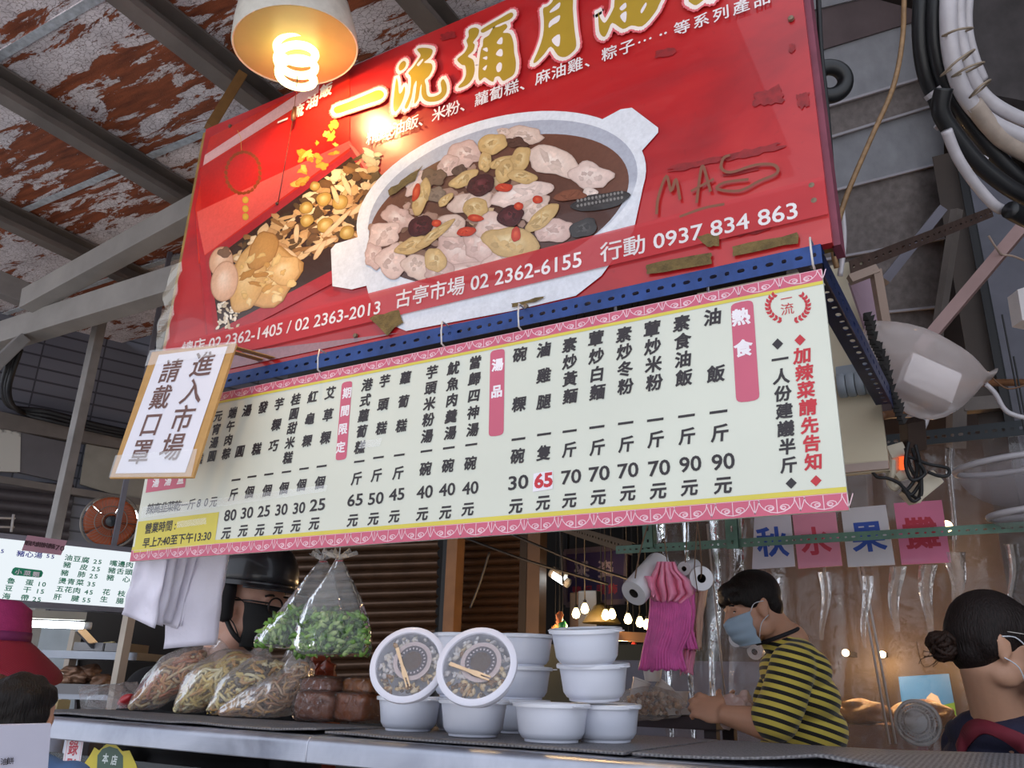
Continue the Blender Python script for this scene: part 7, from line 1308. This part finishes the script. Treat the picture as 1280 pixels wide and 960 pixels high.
# plastic bag stretched from the blue bar, with a foam box inside
DBG = 2.05; A_ = lambda x, y, d=0.0: at(x, y, DBG + d); pbg = empty('plastic_bag', A_(1160, 515), 'cloudy white plastic bag holding a foam box, tied up beside the dark blue bar', 'bag'); m_ = MB(); rr = random.Random(2)
cen = [(1084, 410, 6, 8), (1100, 428, 12, 28), (1130, 452, 16, 48), (1160, 472, 17, 50), (1190, 484, 16, 44), (1212, 488, 12, 30), (1225, 478, 8, 13), (1232, 472, 5, 7), (1238, 470, 7, 9)]; n_ = 32; vs = []; dirp = (RIGHT * .9 + DOWN * .45).normalized(); perp = (DOWN * .9 - RIGHT * .42).normalized()
for k, (x, y, wd, wp) in enumerate(cen):
    for a in range(n_): t = 6.283 * a / n_; w_ = 1 + .12 * noise.noise(V((math.cos(t) * 2, math.sin(t) * 2, k * .7))); vs.append(A_(x, y) + perp * (wp * DBG / F * math.cos(t) * w_) + FH * (wd * 2.2 * DBG / F * math.sin(t) * w_))
m_.add(vs, [(k * n_ + a, k * n_ + (a + 1) % n_, (k + 1) * n_ + (a + 1) % n_, (k + 1) * n_ + a) for k in range(len(cen) - 1) for a in range(n_)]); m_.build('bag_film', film('cloudy_bag', '#eadcd8', .42, .14, .25, .5, 14), pbg, smooth=True, sub=1)
m_ = MB(); fx_ = (at(1180, 500, 2) - at(1150, 440, 2)).normalized(); Rb = Matrix((RH, FH, UP)).transposed() @ Matrix.Rotation(.45, 3, 'Y'); m_.box(A_(1160, 476, .0), (.125, .05, .085), Rb, .004); m_.build('foam_box', mat('foam_white2', '#f0eaea', .6, 0, .03), pbg)
cable('pale_cord', [A_(1232, 480), A_(1244, 492), A_(1256, 512), A_(1272, 520), A_(1300, 526)], .006, M_pvc, 'pale cord leading right from the knot of the plastic bag', 'cord'); cable('brown_string', [A_(1238, 470), A_(1260, 486), A_(1290, 478)], .002, mat('brown_string', '#6a4a34', .7), 'thin brown string from the plastic bag to the right edge', 'string')
# two mesh food covers standing against the plastic
def dome(px, py, d, rx, rz, label):
    c_ = at(px, py, d); R_ = Matrix.Rotation(-.12, 3, FH); root = empty('mesh_cover', c_, label, 'cover', 'mesh food covers hanging at the right'); m_ = MB(); n_ = 32
    vs = []; nk = 10
    for k in range(nk + 1):
        ph = math.pi / 2 * k / nk
        for a in range(n_): t = 6.283 * a / n_; vs.append(c_ + R_ @ (RH * (math.cos(t) * math.cos(ph) * rx) + FH * (math.sin(t) * math.cos(ph) * rx * .8) - UP * (math.sin(ph) * rz)))
    m_.add(vs, [(k * n_ + a, k * n_ + (a + 1) % n_, (k + 1) * n_ + (a + 1) % n_, (k + 1) * n_ + a) for k in range(nk) for a in range(n_)]); q = N('mesh_' + str(px)); w1 = q.noise(q.coord(), 400, 1); tr = q.n('BsdfTransparent'); df = q.n('BsdfDiffuse', Color='#9a9296'); q.end(q.n('MixShader', Fac=.34, _1=tr.outputs[0], _2=df.outputs[0])); m_.build('mesh', q.m, root, smooth=True); m_ = MB(); m_.tube([c_ + R_ @ (RH * math.cos(t) * rx + FH * math.sin(t) * rx * .8) for t in [6.283 * i / 40 for i in range(40)]], .010, 8, close=True); m_.build('rim', mat('pale_rim', '#a8a2a6', .4), root, smooth=True)
    m_ = MB(); m_.tube([c_ + RH * rx * .3 - UP * .02, c_ + RH * rx * .3 + UP * .5], .003, 5); m_.build('hanging_wire', M_cab, root)
dome(1268, 580, 2.5, .17, .13, 'upper domed mesh food cover at the right edge'); dome(1290, 640, 2.45, .12, .05, 'lower domed mesh food cover at the right edge')
m_ = MB(); m_.prism([at(1272, 362, 2.3), at(1320, 345, 2.3), at(1330, 410, 2.3), at(1278, 400, 2.3)], FH * .05); tag(m_.build('white_box', mat('foam_white', '#d9d2d2', .6), label='corner of a white box at the right edge under the pinkish tube'), None, 'box')
